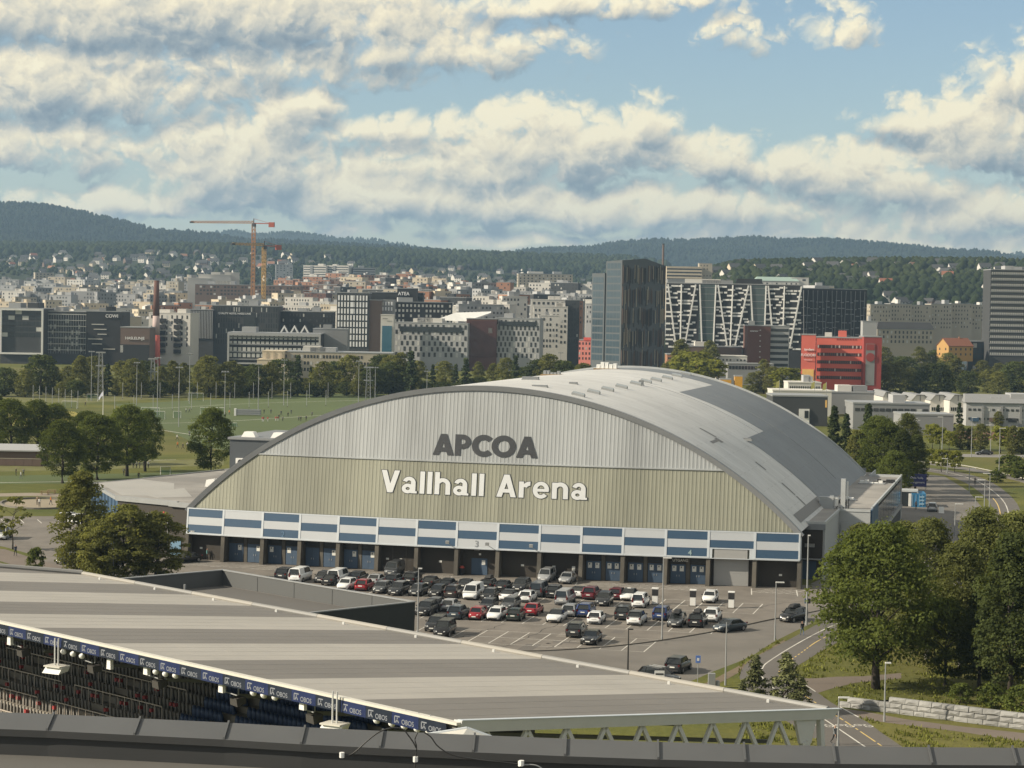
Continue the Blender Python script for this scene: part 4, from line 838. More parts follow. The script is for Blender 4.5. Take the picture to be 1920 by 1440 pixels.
def paint(nm,c,metal=.25,rough=.32):
    if 'p_'+nm in MT:return MT['p_'+nm]
    m=mat('p_'+nm,c,rough,.02,1.,metal=metal);m.node_tree.nodes['Principled BSDF'].inputs['Coat Weight'].default_value=.6;m.node_tree.nodes['Principled BSDF'].inputs['Coat Roughness'].default_value=.06;return m
PAINT=dict(black=(.012,.012,.013),dark=(.028,.030,.033),grey=(.075,.08,.085),silver=(.34,.35,.36),white=(.74,.75,.75),red=(.30,.012,.02),darkred=(.13,.012,.022),blue=(.022,.045,.15),bluegrey=(.04,.055,.07),brown=(.035,.027,.023),green=(.018,.030,.024))
wm=MB();wm.tube([(0,-.11,0),(0,.11,0)],.33,16);WHEEL=wm.mesh('wheel',TYRE)
rm=MB();rm.tube([(0,-.115,0),(0,.115,0)],.21,10);RIMM=rm.mesh('rim',RIM)
CM={}
def car_meshes(k):
    if k in CM:return CM[k]
    L,Wd,H,belt,wb,rf_,rr_,rb,hz,tz=CT_[k];h=L/2;w=Wd/2;D={}
    st_=[(h,.36,.62,.62),(h-.10,.26,.72,.80),(h-.55,.22,hz-.06,.93),(wb+.15,.20,hz+.03,.99),(wb,.20,belt,1.),(0,.20,belt+.02,1.),(rb+.35,.20,belt+.02,.995),(rb,.21,tz,.98),(-h+.28,.24,tz-.04,.94),(-h+.05,.30,tz-.22,.84),(-h,.40,.62,.74)]
    v=[];f=[]
    for (x,zl,zt,ws) in st_:
        zm=zl+(zt-zl)*.55
        for s in(-1,1):
            v+=[(x,s*w*ws*.90,zl),(x,s*w*ws,zm),(x,s*w*ws*.97,zt-.05),(x,s*w*ws*.88,zt)]
    for i in range(len(st_)-1):
        a=i*8;b_=a+8
        for q in range(3):f.append((a+q,a+q+1,b_+q+1,b_+q));f.append((a+4+q+1,a+4+q,b_+4+q,b_+4+q+1))
        f.append((a+3,a+7,b_+7,b_+3));f.append((a+4,a,b_,b_+4))
    n=(len(st_)-1)*8;f.append((0,4,5,6,7,3,2,1));f.append((n,n+1,n+2,n+3,n+7,n+6,n+5,n+4))
    D['body']=MB().add(v,f).mesh('body',TRM,True)
    bw,rw=w*.86,w*.70;zb=belt-.03
    gl=MB();gl.hexa([(rb+.02,-bw,zb),(wb,-bw*.97,zb),(wb,bw*.97,zb),(rb+.02,bw,zb),(rr_,-rw,H-.05),(rf_,-rw,H-.05),(rf_,rw,H-.05),(rr_,rw,H-.05)]);D['windows']=gl.mesh('windows',CGL)
    ro=MB();ro.hexa([(rr_-.10,-rw-.03,H-.07),(rf_+.08,-rw-.03,H-.09),(rf_+.08,rw+.03,H-.09),(rr_-.10,rw+.03,H-.07),(rr_,-rw*.86,H),(rf_-.1,-rw*.86,H-.01),(rf_-.1,rw*.86,H-.01),(rr_,rw*.86,H)])
    for s in(-1,1):
        ro.beam((wb+.02,s*bw*.985,zb),(rf_+.03,s*(rw+.01),H-.07),.07,.07);ro.beam((rb+.01,s*(bw+.005),zb),(rr_-.03,s*(rw+.01),H-.07),.16 if k!='coupe' else .08,.12)
        if k in('van','minivan','suv','wagon'):
            xm=rb+(wb-rb)*.27;ro.beam((xm,s*(bw+.008),zb),(xm+.03,s*(rw+.015),H-.07),.10,.06)
    if k=='van':
        for s in(-1,1):ro.hexa([(rb+.05,s*(bw-.01),zb),(-.6,s*(bw-.01),zb),(-.6,s*(bw+.02),zb),(rb+.05,s*(bw+.02),zb),(rr_+.05,s*(rw+.0),H-.08),(-.6,s*(rw+.0),H-.08),(-.6,s*(rw+.03),H-.08),(rr_+.05,s*(rw+.03),H-.08)] if s>0 else [(rb+.05,-bw-.02,zb),(-.6,-bw-.02,zb),(-.6,-bw+.01,zb),(rb+.05,-bw+.01,zb),(rr_+.05,-rw-.03,H-.08),(-.6,-rw-.03,H-.08),(-.6,-rw,H-.08),(rr_+.05,-rw,H-.08)])
    D['roof']=ro.mesh('roof',TRM)
    for s,nm in((1,'hl'),(-1,'hr')):
        D[nm]=MB().hexa([(h-.42,s*w*.90-.02,.66),(h-.05,s*w*.55-.0,.62),(h-.03,s*w*.42,.64),(h-.2,s*w*.6,.72),(h-.5,s*w*.93,.74),(h-.10,s*w*.60,.755),(h-.08,s*w*.44,.76),(h-.3,s*w*.6,.78)]).mesh('headlight',HLM)
    for s,nm in((1,'tl'),(-1,'tr')):
        z0,z1=(.80,.98) if k not in('van','minivan') else (.75,1.35)
        D[nm]=MB().box(-h+.0,s*w*.76-.09,z0,-h+.20,s*w*.76+.09,z1).mesh('taillight',TLM)
    D['pf']=MB().box(h-.03,-.26,.44,h+.02,.26,.55).mesh('number_plate',PLT);D['pr']=MB().box(-h-.02,-.26,.66,-h+.03,.26,.78).mesh('number_plate',PLT)
    D['bump']=MB().box(h-.06,-w*.62,.28,h+.005,w*.62,.43).box(-h-.005,-w*.66,.30,-h+.08,w*.66,.44).mesh('bumper_grille',TRM)
    D['mir']=MB().box(wb-.25,-w-.14,belt,wb-.08,-w+.02,belt+.14).mesh('mirror',TRM);D['mil']=MB().box(wb-.25,w-.02,belt,wb-.08,w+.14,belt+.14).mesh('mirror',TRM)
    D['arch']=None;CM[k]=D;return D
def slot(o,m):o.material_slots[0].link='OBJECT';o.material_slots[0].material=m
def car(k,col,x,y,rz,label,group=None,roof=None,extra=None,cat='car'):
    D=car_meshes(k);L,Wd,H=CT_[k][:3];P=paint(col,PAINT[col]) if col!='white' else paint('white',PAINT['white'],.0,.35)
    t=thing('parked_car' if group else 'car',label,'van' if k in('van','minivan') else cat,(x,y,.004 if group else .01),rz,group)
    slot(link('body',D['body'],t),P);link('windows',D['windows'],t);slot(link('roof',D['roof'],t),paint(roof,PAINT[roof]) if roof else P)
    wx=L*.5-.85 if k not in('van',) else L*.5-.95
    for sx_ in(wx,-wx+.05):
        for s in(-1,1):
            wh=link('wheel',WHEEL,t,(sx_,s*(Wd/2-.10),.33));link('rim',RIMM,wh)
    for a,nm in(('hl','headlight'),('hr','headlight'),('tl','taillight'),('tr','taillight'),('pf','number_plate'),('pr','number_plate'),('bump','bumper_grille'),('mir','mirror'),('mil','mirror')):link(nm,D[a],t)
    if extra=='box':MB().hexa([(-1.2,-.4,H+.1),(.8,-.36,H+.1),(.8,.36,H+.1),(-1.2,.4,H+.1),(-1.0,-.34,H+.42),(.3,-.3,H+.42),(.3,.3,H+.42),(-1.0,.34,H+.42)]).build('roof_box',TRM,t);MB().box(-.9,-.5,H-.02,-.8,.5,H+.1).box(.4,-.5,H-.02,.5,.5,H+.1).build('roof_bar',TRM,t)
    if extra=='rails':
        for s in(-1,1):MB().beam((CT_[k][6],s*Wd*.33,H+.05),(CT_[k][5]-.1,s*Wd*.33,H+.04),.05).build('roof_rail',GREYM,t)
    if extra=='taxi':MB().box(-.1,-.22,H,.1,.22,H+.14).build('taxi_sign',WHT,t)
    if extra=='ski':
        for s in(-.3,.3):MB().beam((-1.2,s,H+.12),(.5,s,H+.12),.12,.06).build('roof_rack',GREYM,t)
    return t
PK='cars in the arena car park'
# kind, colour, near end x y (pixels in the photograph), facing camera or away, label
cars=[
('suv','dark',525,1089,'a','dark estate at the left end of the rear row behind the parapet'),('van','white',552,1093,'a','white panel van at the left end of the rear row'),
('hatch','dark',598,1094,'f','dark hatchback between two white vans in the rear row'),('sedan','black',612,1099,'a','low black car in front of the white window van'),
('van','white',624,1096,'a','white window van parked left in the rear row'),('wagon','dark',663,1094,'a','dark car right of the white window van'),
('hatch','white',641,1108,'f','white hatchback half hidden by the grey parapet'),('hatch','red',675,1109,'a','bright red hatchback left in the second row'),
('sedan','silver',697,1099,'a','silver car with red lamps behind the red hatchback'),('hatch','grey',708,1114,'f','dark grey hatchback right of the red one'),
('wagon','dark',731,1099,'a','dark wagon with greenish windows in the rear row left of the railed black one'),('suv','dark',738,1118,'f','large dark four by four in the second row'),
('suv','black',765,1098,'a','black four by four with roof rails in the rear row'),('van','grey',730,1081,'f','grey van parked against the arena wall'),
('sedan','black',800,1103,'a','black car just right of the slim lamp post, rear row'),('hatch','dark',776,1119,'f','dark hatchback directly left of the slim lamp post'),
('hatch','black',813,1121,'f','black hatchback right of the lamp post in the second row'),('wagon','black',832,1108,'a','black wagon fourth left of the roof-box car in the rear row'),
('suv','brown',843,1123,'a','dark brown four by four beside the tall white van'),('sedan','dark',867,1108,'a','dark saloon hidden behind the tall white van'),
('van','white',878,1126,'f','tall white van facing out in the second row'),('wagon','black',910,1108,'a','black wagon with a roof box in the rear row'),
('hatch','black',911,1128,'f','black hatchback right of the tall white van'),('sedan','black',937,1111,'a','black saloon behind the white coupe'),
('coupe','white',947,1129,'a','white coupe with dark rear window in the second row'),('suv','dark',970,1111,'f','dark four by four facing out behind the white hatchback'),
('hatch','white',983,1131,'a','small white hatchback right of the white coupe'),('van','grey',1003,1121,'a','grey van seen from behind in the rear row'),
('minivan','silver',1018,1093,'f','silver people carrier parked against the arena wall'),('sedan','silver',1057,1096,'f','silver saloon parked against the arena wall'),
('suv','black',1034,1123,'a','black four by four left of the silver van'),('van','silver',1052,1136,'a','silver van seen from behind in the middle'),
('coupe','white',1079,1123,'a','white coupe peeping out behind the silver van'),('suv','darkred',1103,1126,'a','dark red four by four in the rear row'),
('suv','black',790,1156,'f','black car at the corner of the dark stadium block'),('suv','dark',809,1148,'a','dark four by four behind the silver hatchback'),
('hatch','silver',837,1148,'a','silver hatchback in the middle row left'),('suv','bluegrey',850,1163,'a','blue-grey four by four left of the red city car'),
('city','red',888,1164,'f','small bright red city car facing the camera'),('hatch','dark',908,1148,'f','dark hatchback behind the red city car'),
('hatch','white',923,1165,'f','white car facing out beside the red city car'),('wagon','grey',948,1146,'f','grey wagon behind the dark green hatchback'),
('hatch','green',960,1166,'a','dark green hatchback seen from behind'),('sedan','red',992,1156,'a','bright red saloon beside the dark green hatchback'),
('coupe','white',1036,1169,'f','white electric saloon facing out alone in its row'),('wagon','silver',1064,1158,'a','pale grey wagon behind the white electric saloon'),
('suv','blue',1092,1159,'a','bright blue four by four seen from behind'),('hatch','white',1112,1172,'a','white compact people carrier in front of the blue car'),
('suv','dark',1164,1164,'a','dark four by four left of the white one with black roof'),('suv','white',1188,1174,'a','white crossover with a black roof'),
('suv','dark',1126,1138,'f','dark four by four facing out in the middle row'),('wagon','darkred',1152,1126,'a','dark red wagon behind the white taxi'),
('coupe','white',1173,1128,'f','white taxi with a roof sign facing out'),('minivan','white',1195,1141,'a','small white delivery van seen from behind'),
('suv','blue',1236,1165,'a','blue car behind the tall slim lamp post'),('wagon','grey',1263,1178,'f','grey wagon with black roof box facing out'),
('suv','black',1303,1178,'a','black four by four with roof box seen from behind'),('suv','white',1331,1168,'a','pale crossover beside the black roof-box car'),
('hatch','white',1327,1132,'f','white electric hatchback charging between two chargers'),
('suv','black',808,1186,'f','black four by four facing out at the front row left'),('minivan','black',824,1196,'f','black compact people carrier nearest the roof edge'),
('suv','dark',1074,1197,'a','dark four by four in the front row beside the black saloon'),('sedan','black',1101,1211,'f','black saloon with silver grille in the front row')]
for k,c,x,y,fc,lb in cars:
    p=G(x,y);L=CT_[k][0];dj=rng.uniform(-.025,.025)
    ex='box' if 'roof box' in lb or 'roof-box' in lb and 'beside' not in lb and 'fourth' not in lb else('rails' if 'rails' in lb else('taxi' if 'taxi with' in lb else None))
    car(k,c,p[0],p[1]+L/2,(-math.pi/2 if fc=='f' else math.pi/2)+dj,lb,PK,'black' if 'black roof' in lb and 'box' not in lb else ('black' if k=='coupe' and c=='white' else None),ex)
def heading(ax,ay,bx_,by):
    a,b_=G(ax,ay),G(bx_,by);return math.atan2(b_[1]-a[1],b_[0]-a[0])
def carat(k,c,x,y,rz,lb,**kw):
    p=G(x,y);return car(k,c,p[0],p[1],rz,lb,**kw)
carat('sedan','bluegrey',1368,1183,heading(1400,1180,1340,1188),'dark blue-grey saloon driving left along the access road')
carat('suv','dark',1272,1258,heading(1250,1265,1300,1240),'dark crossover driving away up the access road')
carat('wagon','black',1237,1279,heading(1215,1275,1260,1283),'black car with roof rails half hidden behind the roof edge',extra='ski')
carat('suv','black',1487,1164,heading(1515,1157,1462,1168),'black estate with roof box turning in from the right',extra='box')
carat('sedan','black',350,1054,heading(370,1052,325,1056),'black saloon parked outside the brick wing')
carat('wagon','dark',129,1056,heading(160,1052,112,1060),'dark wagon with pale bonnet under the left trees')
carat('hatch','silver',182,1074,heading(200,1068,165,1080),'silver hatchback tucked below the left trees')
carat('hatch','black',166,1066,heading(190,1062,150,1070),'black hatchback behind the silver one under the trees')
carat('van','white',6,1010,heading(30,1000,-10,1018),'white minibus cut by the left picture edge')
carat('suv','silver',1748,958,heading(1748,965,1755,935),'silver crossover parked on the service yard')
carat('sedan','dark',1845,853,heading(1890,853,1800,852),'dark car on the far road')
for i,(x,y) in enumerate(((132,978),(150,981),(165,985))):carat('suv','white',x,y,1.2,('left','middle','right')[i]+' white car parked behind the tall left tree')
# ------------------------------------------------------------------ trees
def leaf_mat(name,c,tr=.48,v=.35):
    m=bpy.data.materials.new(name);m.use_nodes=True;t=m.node_tree;b=NB(t);t.nodes.clear()
    V=b.n('ShaderNodeTexCoord').outputs['Object'];oi=b.n('ShaderNodeObjectInfo').outputs['Random']
    n=b.noise(V,.55,3,.6);n2=b.noise(V,5.,2,.5)
    c1=b.mix(b.mr(n,.35,.65),[q*(1-v) for q in c],[c[0]*(1+v*1.25),c[1]*(1+v),c[2]*(1+v*.6)]);c1=b.mix(b.mr(n2,.35,.65,0,.5),c1,[c[0]*.6,c[1]*.6,c[2]*.55])
    k=b.mr(oi,0,1,.78,1.22);c1=b.mix(1.,c1,b.comb(k,k,b.m('MULTIPLY',k,.97)),'MULTIPLY')
    d=b.n('ShaderNodeBsdfDiffuse');b.lk(c1,d.inputs[0]);tl=b.n('ShaderNodeBsdfTranslucent');b.lk(b.mix(1.,c1,(1.25,1.2,.6),'MULTIPLY'),tl.inputs[0])
    ms=b.n('ShaderNodeMixShader');ms.inputs[0].default_value=tr;b.lk(d.outputs[0],ms.inputs[1]);b.lk(tl.outputs[0],ms.inputs[2]);o=b.n('ShaderNodeOutputMaterial');b.lk(ms.outputs[0],o.inputs[0]);return m
LM=dict(maple=leaf_mat('maple leaves',(.118,.150,.048)),birch=leaf_mat('birch leaves',(.160,.182,.074)),poplar=leaf_mat('poplar leaves',(.185,.200,.075)),spruce=leaf_mat('spruce needles',(.055,.074,.036),.08,.3),pine=leaf_mat('pine needles',(.14,.155,.08),.1,.3),dark=leaf_mat('dark leaves',(.090,.115,.048)),light=leaf_mat('light leaves',(.19,.21,.05)),belt=leaf_mat('belt leaves',(.160,.172,.066)))
BARK=mat('bark',(.045,.036,.028),.95,.3,3.);BBARK=mat('birch bark',(.28,.27,.25),.9,.4,4.)
def foliage(seed,H,rx,z0,ncl,nlf,ls,shape,crx=.26):
    """leaf cards in clumps: crown of height H-z0 and radius rx; shape gives relative radius by height 0..1"""
    rs=np.random.RandomState(seed);V=[];
    for c in range(ncl):
        t=rs.rand()**.85;r=shape(t)*rx*math.sqrt(rs.rand())*.92;a=rs.rand()*6.283
        if rs.rand()<.55:r=shape(t)*rx*(.72+.3*rs.rand())
        ce=np.array([r*math.cos(a),r*math.sin(a),z0+t*(H-z0)]);cr=rx*crx*(.65+.7*rs.rand())
        d=rs.randn(nlf,3);d/=np.linalg.norm(d,axis=1)[:,None];d[:,2]=np.where(d[:,2]<-.3,-d[:,2],d[:,2])
        p=ce+d*cr*(.55+.5*rs.rand(nlf,1))*np.array([1,1,.72])
        nrm=d*.8+rs.randn(nlf,3)*.5+np.array([0,0,.25]);nrm/=np.linalg.norm(nrm,axis=1)[:,None]
        q=np.cross(nrm,rs.randn(nlf,3));q/=np.linalg.norm(q,axis=1)[:,None];w_=np.cross(nrm,q);s=ls*(.6+.8*rs.rand(nlf,1))
        V.append(np.stack([p-q*s*.5,p-w_*s*.36+q*s*.1,p+q*s*.55,p+w_*s*.36+q*s*.1],1))
    V=np.concatenate(V).reshape(-1,3);return V,np.arange(len(V)).reshape(-1,4)
def trunk(seed,H,r,z0,rx,nb,m,lean=0.):
    rs=random.Random(seed);mb=MB();top=H*.86;pts=[(rs.uniform(-.1,.1)*k,rs.uniform(-.1,.1)*k,top*k/6) for k in range(7)];mb.tube(pts,[r*(1.15-.16*k) if k else r*1.35 for k in range(7)],8)
    for k in range(nb):
        z=z0*.9+(top-z0)*rs.random()*.85;a=rs.random()*6.283;l=rx*(.45+.4*rs.random());mb.tube([(0,0,z),(math.cos(a)*l*.5,math.sin(a)*l*.5,z+l*.35),(math.cos(a)*l,math.sin(a)*l,z+l*.55)],[r*.42,r*.26,r*.1],5)
    return mb.mesh('trunk',m,True)
rnd_=lambda t:math.sin(math.pi*min(1,max(0,.10+t*.88)))**.62
tall_=lambda t:(math.sin(math.pi*min(1,.12+t*.84))**.8)*(1-.25*t)
con_=lambda t:max(.03,1.-t)**.9*(.78+.22*math.sin(t*40))
TK={}
def kind(name,seed,H,rx,z0,ncl,nlf,ls,shape,lm,bark,r,nb,crx=.26):
    v,f=foliage(seed,H,rx,z0,ncl,nlf,ls,shape,crx);TK[name]=(npmesh('crown',v,f,lm),trunk(seed,H,r,z0,rx,nb,bark),H)
kind('maple',1,16.5,6.0,2.6,210,110,.34,rnd_,LM['maple'],BARK,.38,14)
kind('maple2',2,14,5.6,1.8,170,100,.36,rnd_,LM['maple'],BARK,.34,12)
kind('birch',3,16,4.0,1.6,210,95,.28,tall_,LM['birch'],BBARK,.24,16,.3)
kind('birch2',4,15,3.6,1.4,190,95,.28,tall_,LM['birch'],BBARK,.22,14,.3)
kind('poplar',5,12,3.1,.8,180,85,.27,tall_,LM['poplar'],BARK,.18,14,.28)
kind('poplar2',6,10,3.0,.6,160,85,.27,rnd_,LM['poplar'],BARK,.16,12,.28)
kind('darkpine',7,17,4.2,2.2,210,90,.32,tall_,LM['dark'],BARK,.3,14,.25)
kind('spruce',8,15,3.0,.9,170,40,.42,con_,LM['spruce'],BARK,.22,10,.20)
kind('pine',9,5,1.9,.3,110,26,.22,con_,LM['pine'],BARK,.09,14,.20)
kind('shrub',10,3.,1.6,.1,36,45,.30,rnd_,LM['maple'],BARK,.07,6,.4)
kind('b1',11,14,5.0,.6,110,44,.62,rnd_,LM['belt'],BARK,.3,6,.3);kind('b2',12,15,4.0,.5,110,44,.6,tall_,LM['belt'],BARK,.28,6,.32);kind('b3',13,12,5.2,.5,110,44,.62,rnd_,LM['dark'],BARK,.3,6,.32);kind('b4',14,15,3.4,.8,80,26,.7,con_,LM['spruce'],BARK,.25,6,.24)
kind('light',15,6.5,2.4,1.6,50,34,.5,rnd_,LM['light'],BARK,.1,6,.32);kind('young',16,7,2.0,1.6,16,26,.42,tall_,LM['poplar'],BARK,.07,14,.34)
def tree(k,x,y,label,h=None,wd=1.,group=None,name='tree',z=None,pos=None):
    """x, y: pixel of the foot (or of the point hidden behind something)"""
    p=G(x,y) if pos is None else pos;cr,tr_,H=TK[k];s=(h or H)/H
    t=thing(name,label,'shrub' if k=='shrub' else 'tree',(p[0],p[1],p[2] if z is None else z),rng.uniform(0,6.28),group);t.scale=(s*wd,s*wd,s)
    link('crown',cr,t);link('trunk',tr_,t);return t
FG='trees on the grassy corner right of the road'
tree('maple',1642,1292,'broad round maple in front of the right tree group',16.2,1.02,FG)
tree('birch2',1612,1205,'pale birch left behind the round maple',13.3,1.05,FG)
tree('birch',1738,1236,'tall weeping birch right behind the maple',15.,1.1,FG)
tree('birch2',1690,1190,'slim birch half hidden behind the maple',13.,1.,FG)
tree('birch',1838,1240,'tallest birch in the right tree group',16.3,1.1,FG)
tree('birch2',1800,1262,'dense lower birch beside the tallest one',13.5,1.15,FG)
tree('birch2',1900,1225,'birch near the right edge behind the dark pine',15.5,1.1,FG)
tree('darkpine',1893,1318,'dark tree at the right picture edge',16.2,1.,FG)
tree('darkpine',1960,1290,'dark tree partly cut by the right edge',17.,1.1,FG)
tree('maple2',1772,1286,'dark low tree between maple and edge trees',8.5,.9,FG)
tree('darkpine',1835,1300,'dark bushy tree left of the edge pine',10.,1.,FG)
for i,(x,y,h) in enumerate(((1860,1328,2.2),(1800,1318,1.8),(1915,1340,2.6))):tree('shrub',x,y,('middle','left','right')[i]+' leafy shrub under the edge trees',h,1.2,'shrubs under the right trees','shrub')
tree('pine',1416,1332,'left young pine behind the roof corner',5.2,1.,'young pines by the roof corner');tree('pine',1472,1336,'right young pine behind the roof corner',5.6,1.25,'young pines by the roof corner');tree('pine',1392,1338,'small young pine leftmost by the roof corner',3.2,1.1,'young pines by the roof corner');tree('pine',1500,1340,'sprawling low pine at the path bend',3.6,1.3,'young pines by the roof corner')
LG='trees in front of the brick wing'
tree('poplar',152,1084,'tall leafy poplar leftmost in front of the wing',14.,1.15,LG);tree('poplar2',232,1090,'bushy poplar in the middle before the wing',10.,1.4,LG);tree('poplar2',292,1088,'round bushy poplar right before the wing',9.0,1.5,LG);tree('poplar2',190,1092,'lower bushy poplar between its taller neighbours',8.2,1.3,LG)
tree('young',24,1030,'thin young tree with open twigs at the left edge',8.3,1.2);tree('shrub',66,1074,'small sapling on the bare soil at the left',3.2,.7,name='sapling')
PG='park trees beside the small pitch'
for i,(k,x,y,h,wd,lb) in enumerate((('maple2',117,906,12.3,.95,'leaning park tree leftmost in the foreground park group'),('maple2',182,900,13.,1.05,'middle park tree with dark low crown'),('maple',238,893,14.8,.95,'largest round park tree right in the group'),('maple',272,884,13.2,.85,'round park tree at the right end of the group'),('maple2',20,856,13.,1.1,'dark round tree at the left edge behind the shed'),('maple2',70,852,12.5,1.,'dark tree second from the left behind the shed'),('maple2',105,850,11.5,1.,'dark tree right of the shed group'),('darkpine',-10,850,14,1.2,'dark tree cut by the left edge above the shed'),('maple2',160,870,11.5,1.,'pale tree behind the leaning park tree'),('maple2',395,892,14.,.85,'round tree left of the grey plant room'))):tree(k,x,y,lb,h,wd,PG)
MG='trees behind the annex'
for k,x,y,h,lb in(('spruce',1562,893,16,'dark spruce leftmost beside the arched roof'),('spruce',1585,890,14,'dark spruce second beside the arched roof'),('spruce',1625,893,16.5,'tall pointed spruce behind the annex'),('maple2',1645,903,14.,'leafy tree between spruces behind the annex'),('maple2',1660,922,14,'broad tree in front of the annex trees'),('birch',1700,912,15.5,'pale birch rising behind the annex'),('darkpine',1690,932,13.5,'dark round tree at the annex corner'),('darkpine',1716,925,12.,'dark tree rightmost of the annex group'),('maple2',1675,938,9.5,'low round tree in front of the annex group'),('b2',1605,902,11.,'pale leafy tree low beside the roof')):tree(k,x,y,lb,h,1.,MG)
RG='young trees along the far road'
for i,(k,x,y,h) in enumerate((('light',1748,842,7.),('light',1762,843,6.2),('light',1780,846,5.6),('b2',1800,843,7.),('b2',1818,843,6.2),('b1',1838,845,7.2),('light',1876,850,7.4),('b2',1898,852,7.6),('b2',1915,852,7.),('b4',1758,806,8.),('b4',1798,808,9.),('b1',1872,800,5.),('light',1765,885,5.4),('light',1742,880,5.),('light',1790,886,5.2))):
    tree(k,x,y,('bright yellow-green','second bright green','third pale','slim mid green','fifth mid green','round dark','bright green right-hand','eighth mid green','rightmost mid green','dark conical left','dark conical right','low round','thin roadside right','thin roadside left','thin roadside middle')[i]+' young tree by the far road',h,1.,RG)
for i,(x,y,h) in enumerate(((1895,892,4.5),(1918,900,4.),(1868,905,2.5))):tree('shrub',x,y,('large','edge','small')[i]+' bush on the bank right of the bicycle path',h,1.5,'bushes on the right bank','shrub')
# tree belt beyond the pitches: individual trees
BG='tree belt beyond the pitches';rb_=random.Random(21);i=0;xx=-20
POSW=['far left','left','left of centre','centre','right of centre','right']
while xx<1120:
    k=rb_.choice(['b1','b1','b2','b3','b2','b4']) ;base=738+rb_.uniform(-6,8)-(4 if xx>700 else 0)
    top=676+rb_.uniform(-10,14)+(12 if xx<60 else 0)
    d=float((G(xx,base)-CAM)@FW);h=(base-top)*d/FOC
    tree(k,xx,base,'broadleaf or conifer in the belt beyond the pitches',h,rb_.uniform(.9,1.25),BG)['label']=f"{dict(b1='round green',b2='slim green',b3='dark round',b4='dark conical')[k]} tree in the belt beyond the pitches, {ordn[min(13,i)] if i<14 else str(i+1)+'th'} from the left"
    xx+=rb_.uniform(17,30);i+=1
for i,(k,x,y,top) in enumerate((('b2',750,742,664),('b4',770,744,660),('b3',735,742,680),('b2',1275,722,640),('b2',1330,716,642),('light',1300,732,660),('b1',1255,728,680),('light',1325,735,675),('b2',1432,738,676),('b1',1450,740,690),('light',1475,742,690),('b1',1410,738,700))):
    d=float((G(x,y)-CAM)@FW);tree(k,x,y,('tall tree rising above the belt','pointed tree above the belt','dark tree beside the pointed one','slim tree right of the glass tower','second slim tree right of the glass tower','pale round tree below the slim pair','low tree at the tower foot','pale tree behind the roof crest','tall tree left of the red building','bushy tree left of the red building','pale tree at the red building corner','low tree by the yellow boards')[i],(y-top)*d/FOC,1.1 if k!='light' else 1.6)
BG2='trees right of the red building';i=0;xx=1655
while xx<1945:
    for base in(738,716):
        b0=base+rb_.uniform(-6,6);top=b0-rb_.uniform(38,62);x0=xx+rb_.uniform(-8,8);d=float((G(x0,b0)-CAM)@FW)
        tree(rb_.choice(['b1','b3','b2','b1']),x0,b0,f'green tree {i+1} of the wood right of the red building',(b0-top)*d/FOC,1.15,BG2)['label']=f"tree in the {'front' if base==738 else 'back'} row right of the red building, {ordn[min(13,i//2)]} along"
        i+=1
    xx+=24
# woods on the slopes: far masses
def wood(n,seed,d0,d1,px0,px1,hmin,hmax,m,gap=None):
    rs=np.random.RandomState(seed);d=d0+(d1-d0)*rs.rand(n);px=px0+(px1-px0)*rs.rand(n);q=CAM[:2]+FH*d[:,None]+RH*((px-960)/FOC*d)[:,None]
    keep=(np.sin(q[:,0]*.011+seed)+np.sin(q[:,1]*.013)+rs.randn(n)*.7)>(gap if gap is not None else -9)
    q=q[keep];z=terrain(q[:,0],q[:,1]);h=hmin+(hmax-hmin)*rs.rand(len(q));v,f=trees_on(np.c_[q,z-1],h,h*.36+1.5,6)
    tag(link('woodland',npmesh('woodland',v,f,m)),'distant woodland covering the slope behind the city','woodland',kind='stuff')
WDM=forest_mat('slope woods',(.022,.034,.014),(.046,.058,.022))
wood(5200,1,4250,5400,-150,1250,10,20,WDM);wood(5200,2,2900,4300,-150,1250,6,11,WDM,-.2);wood(3800,3,2050,3000,1240,2050,6,14,WDM,-.7);wood(900,4,1650,2300,1230,2050,8,14,WDM,.5);wood(700,5,1500,2900,-100,1240,6,11,WDM,.9)
# tufts of long grass near the path and the wall
def inside(p,poly):
    c=False;x,y=p[0],p[1];n=len(poly)
    for i in range(n):
        x0,y0=poly[i][0],poly[i][1];x1,y1=poly[i-1][0],poly[i-1][1]
        if (y0>y)!=(y1>y) and x<(x1-x0)*(y-y0)/(y1-y0)+x0:c=not c
    return c
PAVED=[path_l+path_r[::-1],kerb+[(62,-90),(70,-120)]+road_lo[::-1],g2((1490,1272),(1530,1272),(1567,1269),(1620,1268),(1690,1262),(1690,1272),(1605,1280),(1560,1291),(1532,1300),(1510,1290)),g2((1565,1322),(1620,1330),(1700,1340),(1800,1355),(1990,1376),(1990,1400),(1920,1391),(1800,1372),(1700,1360),(1640,1352),(1600,1342))]
def tufts(n,seed,px,h,m,nm):
    rs=np.random.RandomState(seed);P=[]
    while len(P)<n:
        x=px[0]+(px[2]-px[0])*rs.rand();y=px[1]+(px[3]-px[1])*rs.rand();g_=G(x,y)
        if math.sin(g_[0]*.9+seed)+math.sin(g_[1]*1.1)+math.sin(g_[0]*2.3+g_[1]*1.7)+rs.randn()*.6<.3:continue
        if any(inside(g_,q) for q in PAVED):continue
        P.append(g_)
    P=np.array(P);a=rs.rand(n)*6.28;s=h*(.4+rs.rand(n)**2*1.2);wv=np.stack([np.cos(a),np.sin(a),np.zeros(n)],1)*(.06+.06*rs.rand(n))[:,None];t=np.stack([rs.randn(n)*.3,rs.randn(n)*.3,np.ones(n)],1)*s[:,None]
    v=np.stack([P-wv,P+wv,P+wv*.3+t,P-wv*.3+t],1).reshape(-1,3);tag(link(nm,npmesh(nm,v,np.arange(4*n).reshape(-1,4),m)),'long meadow grass','grass',kind='stuff')
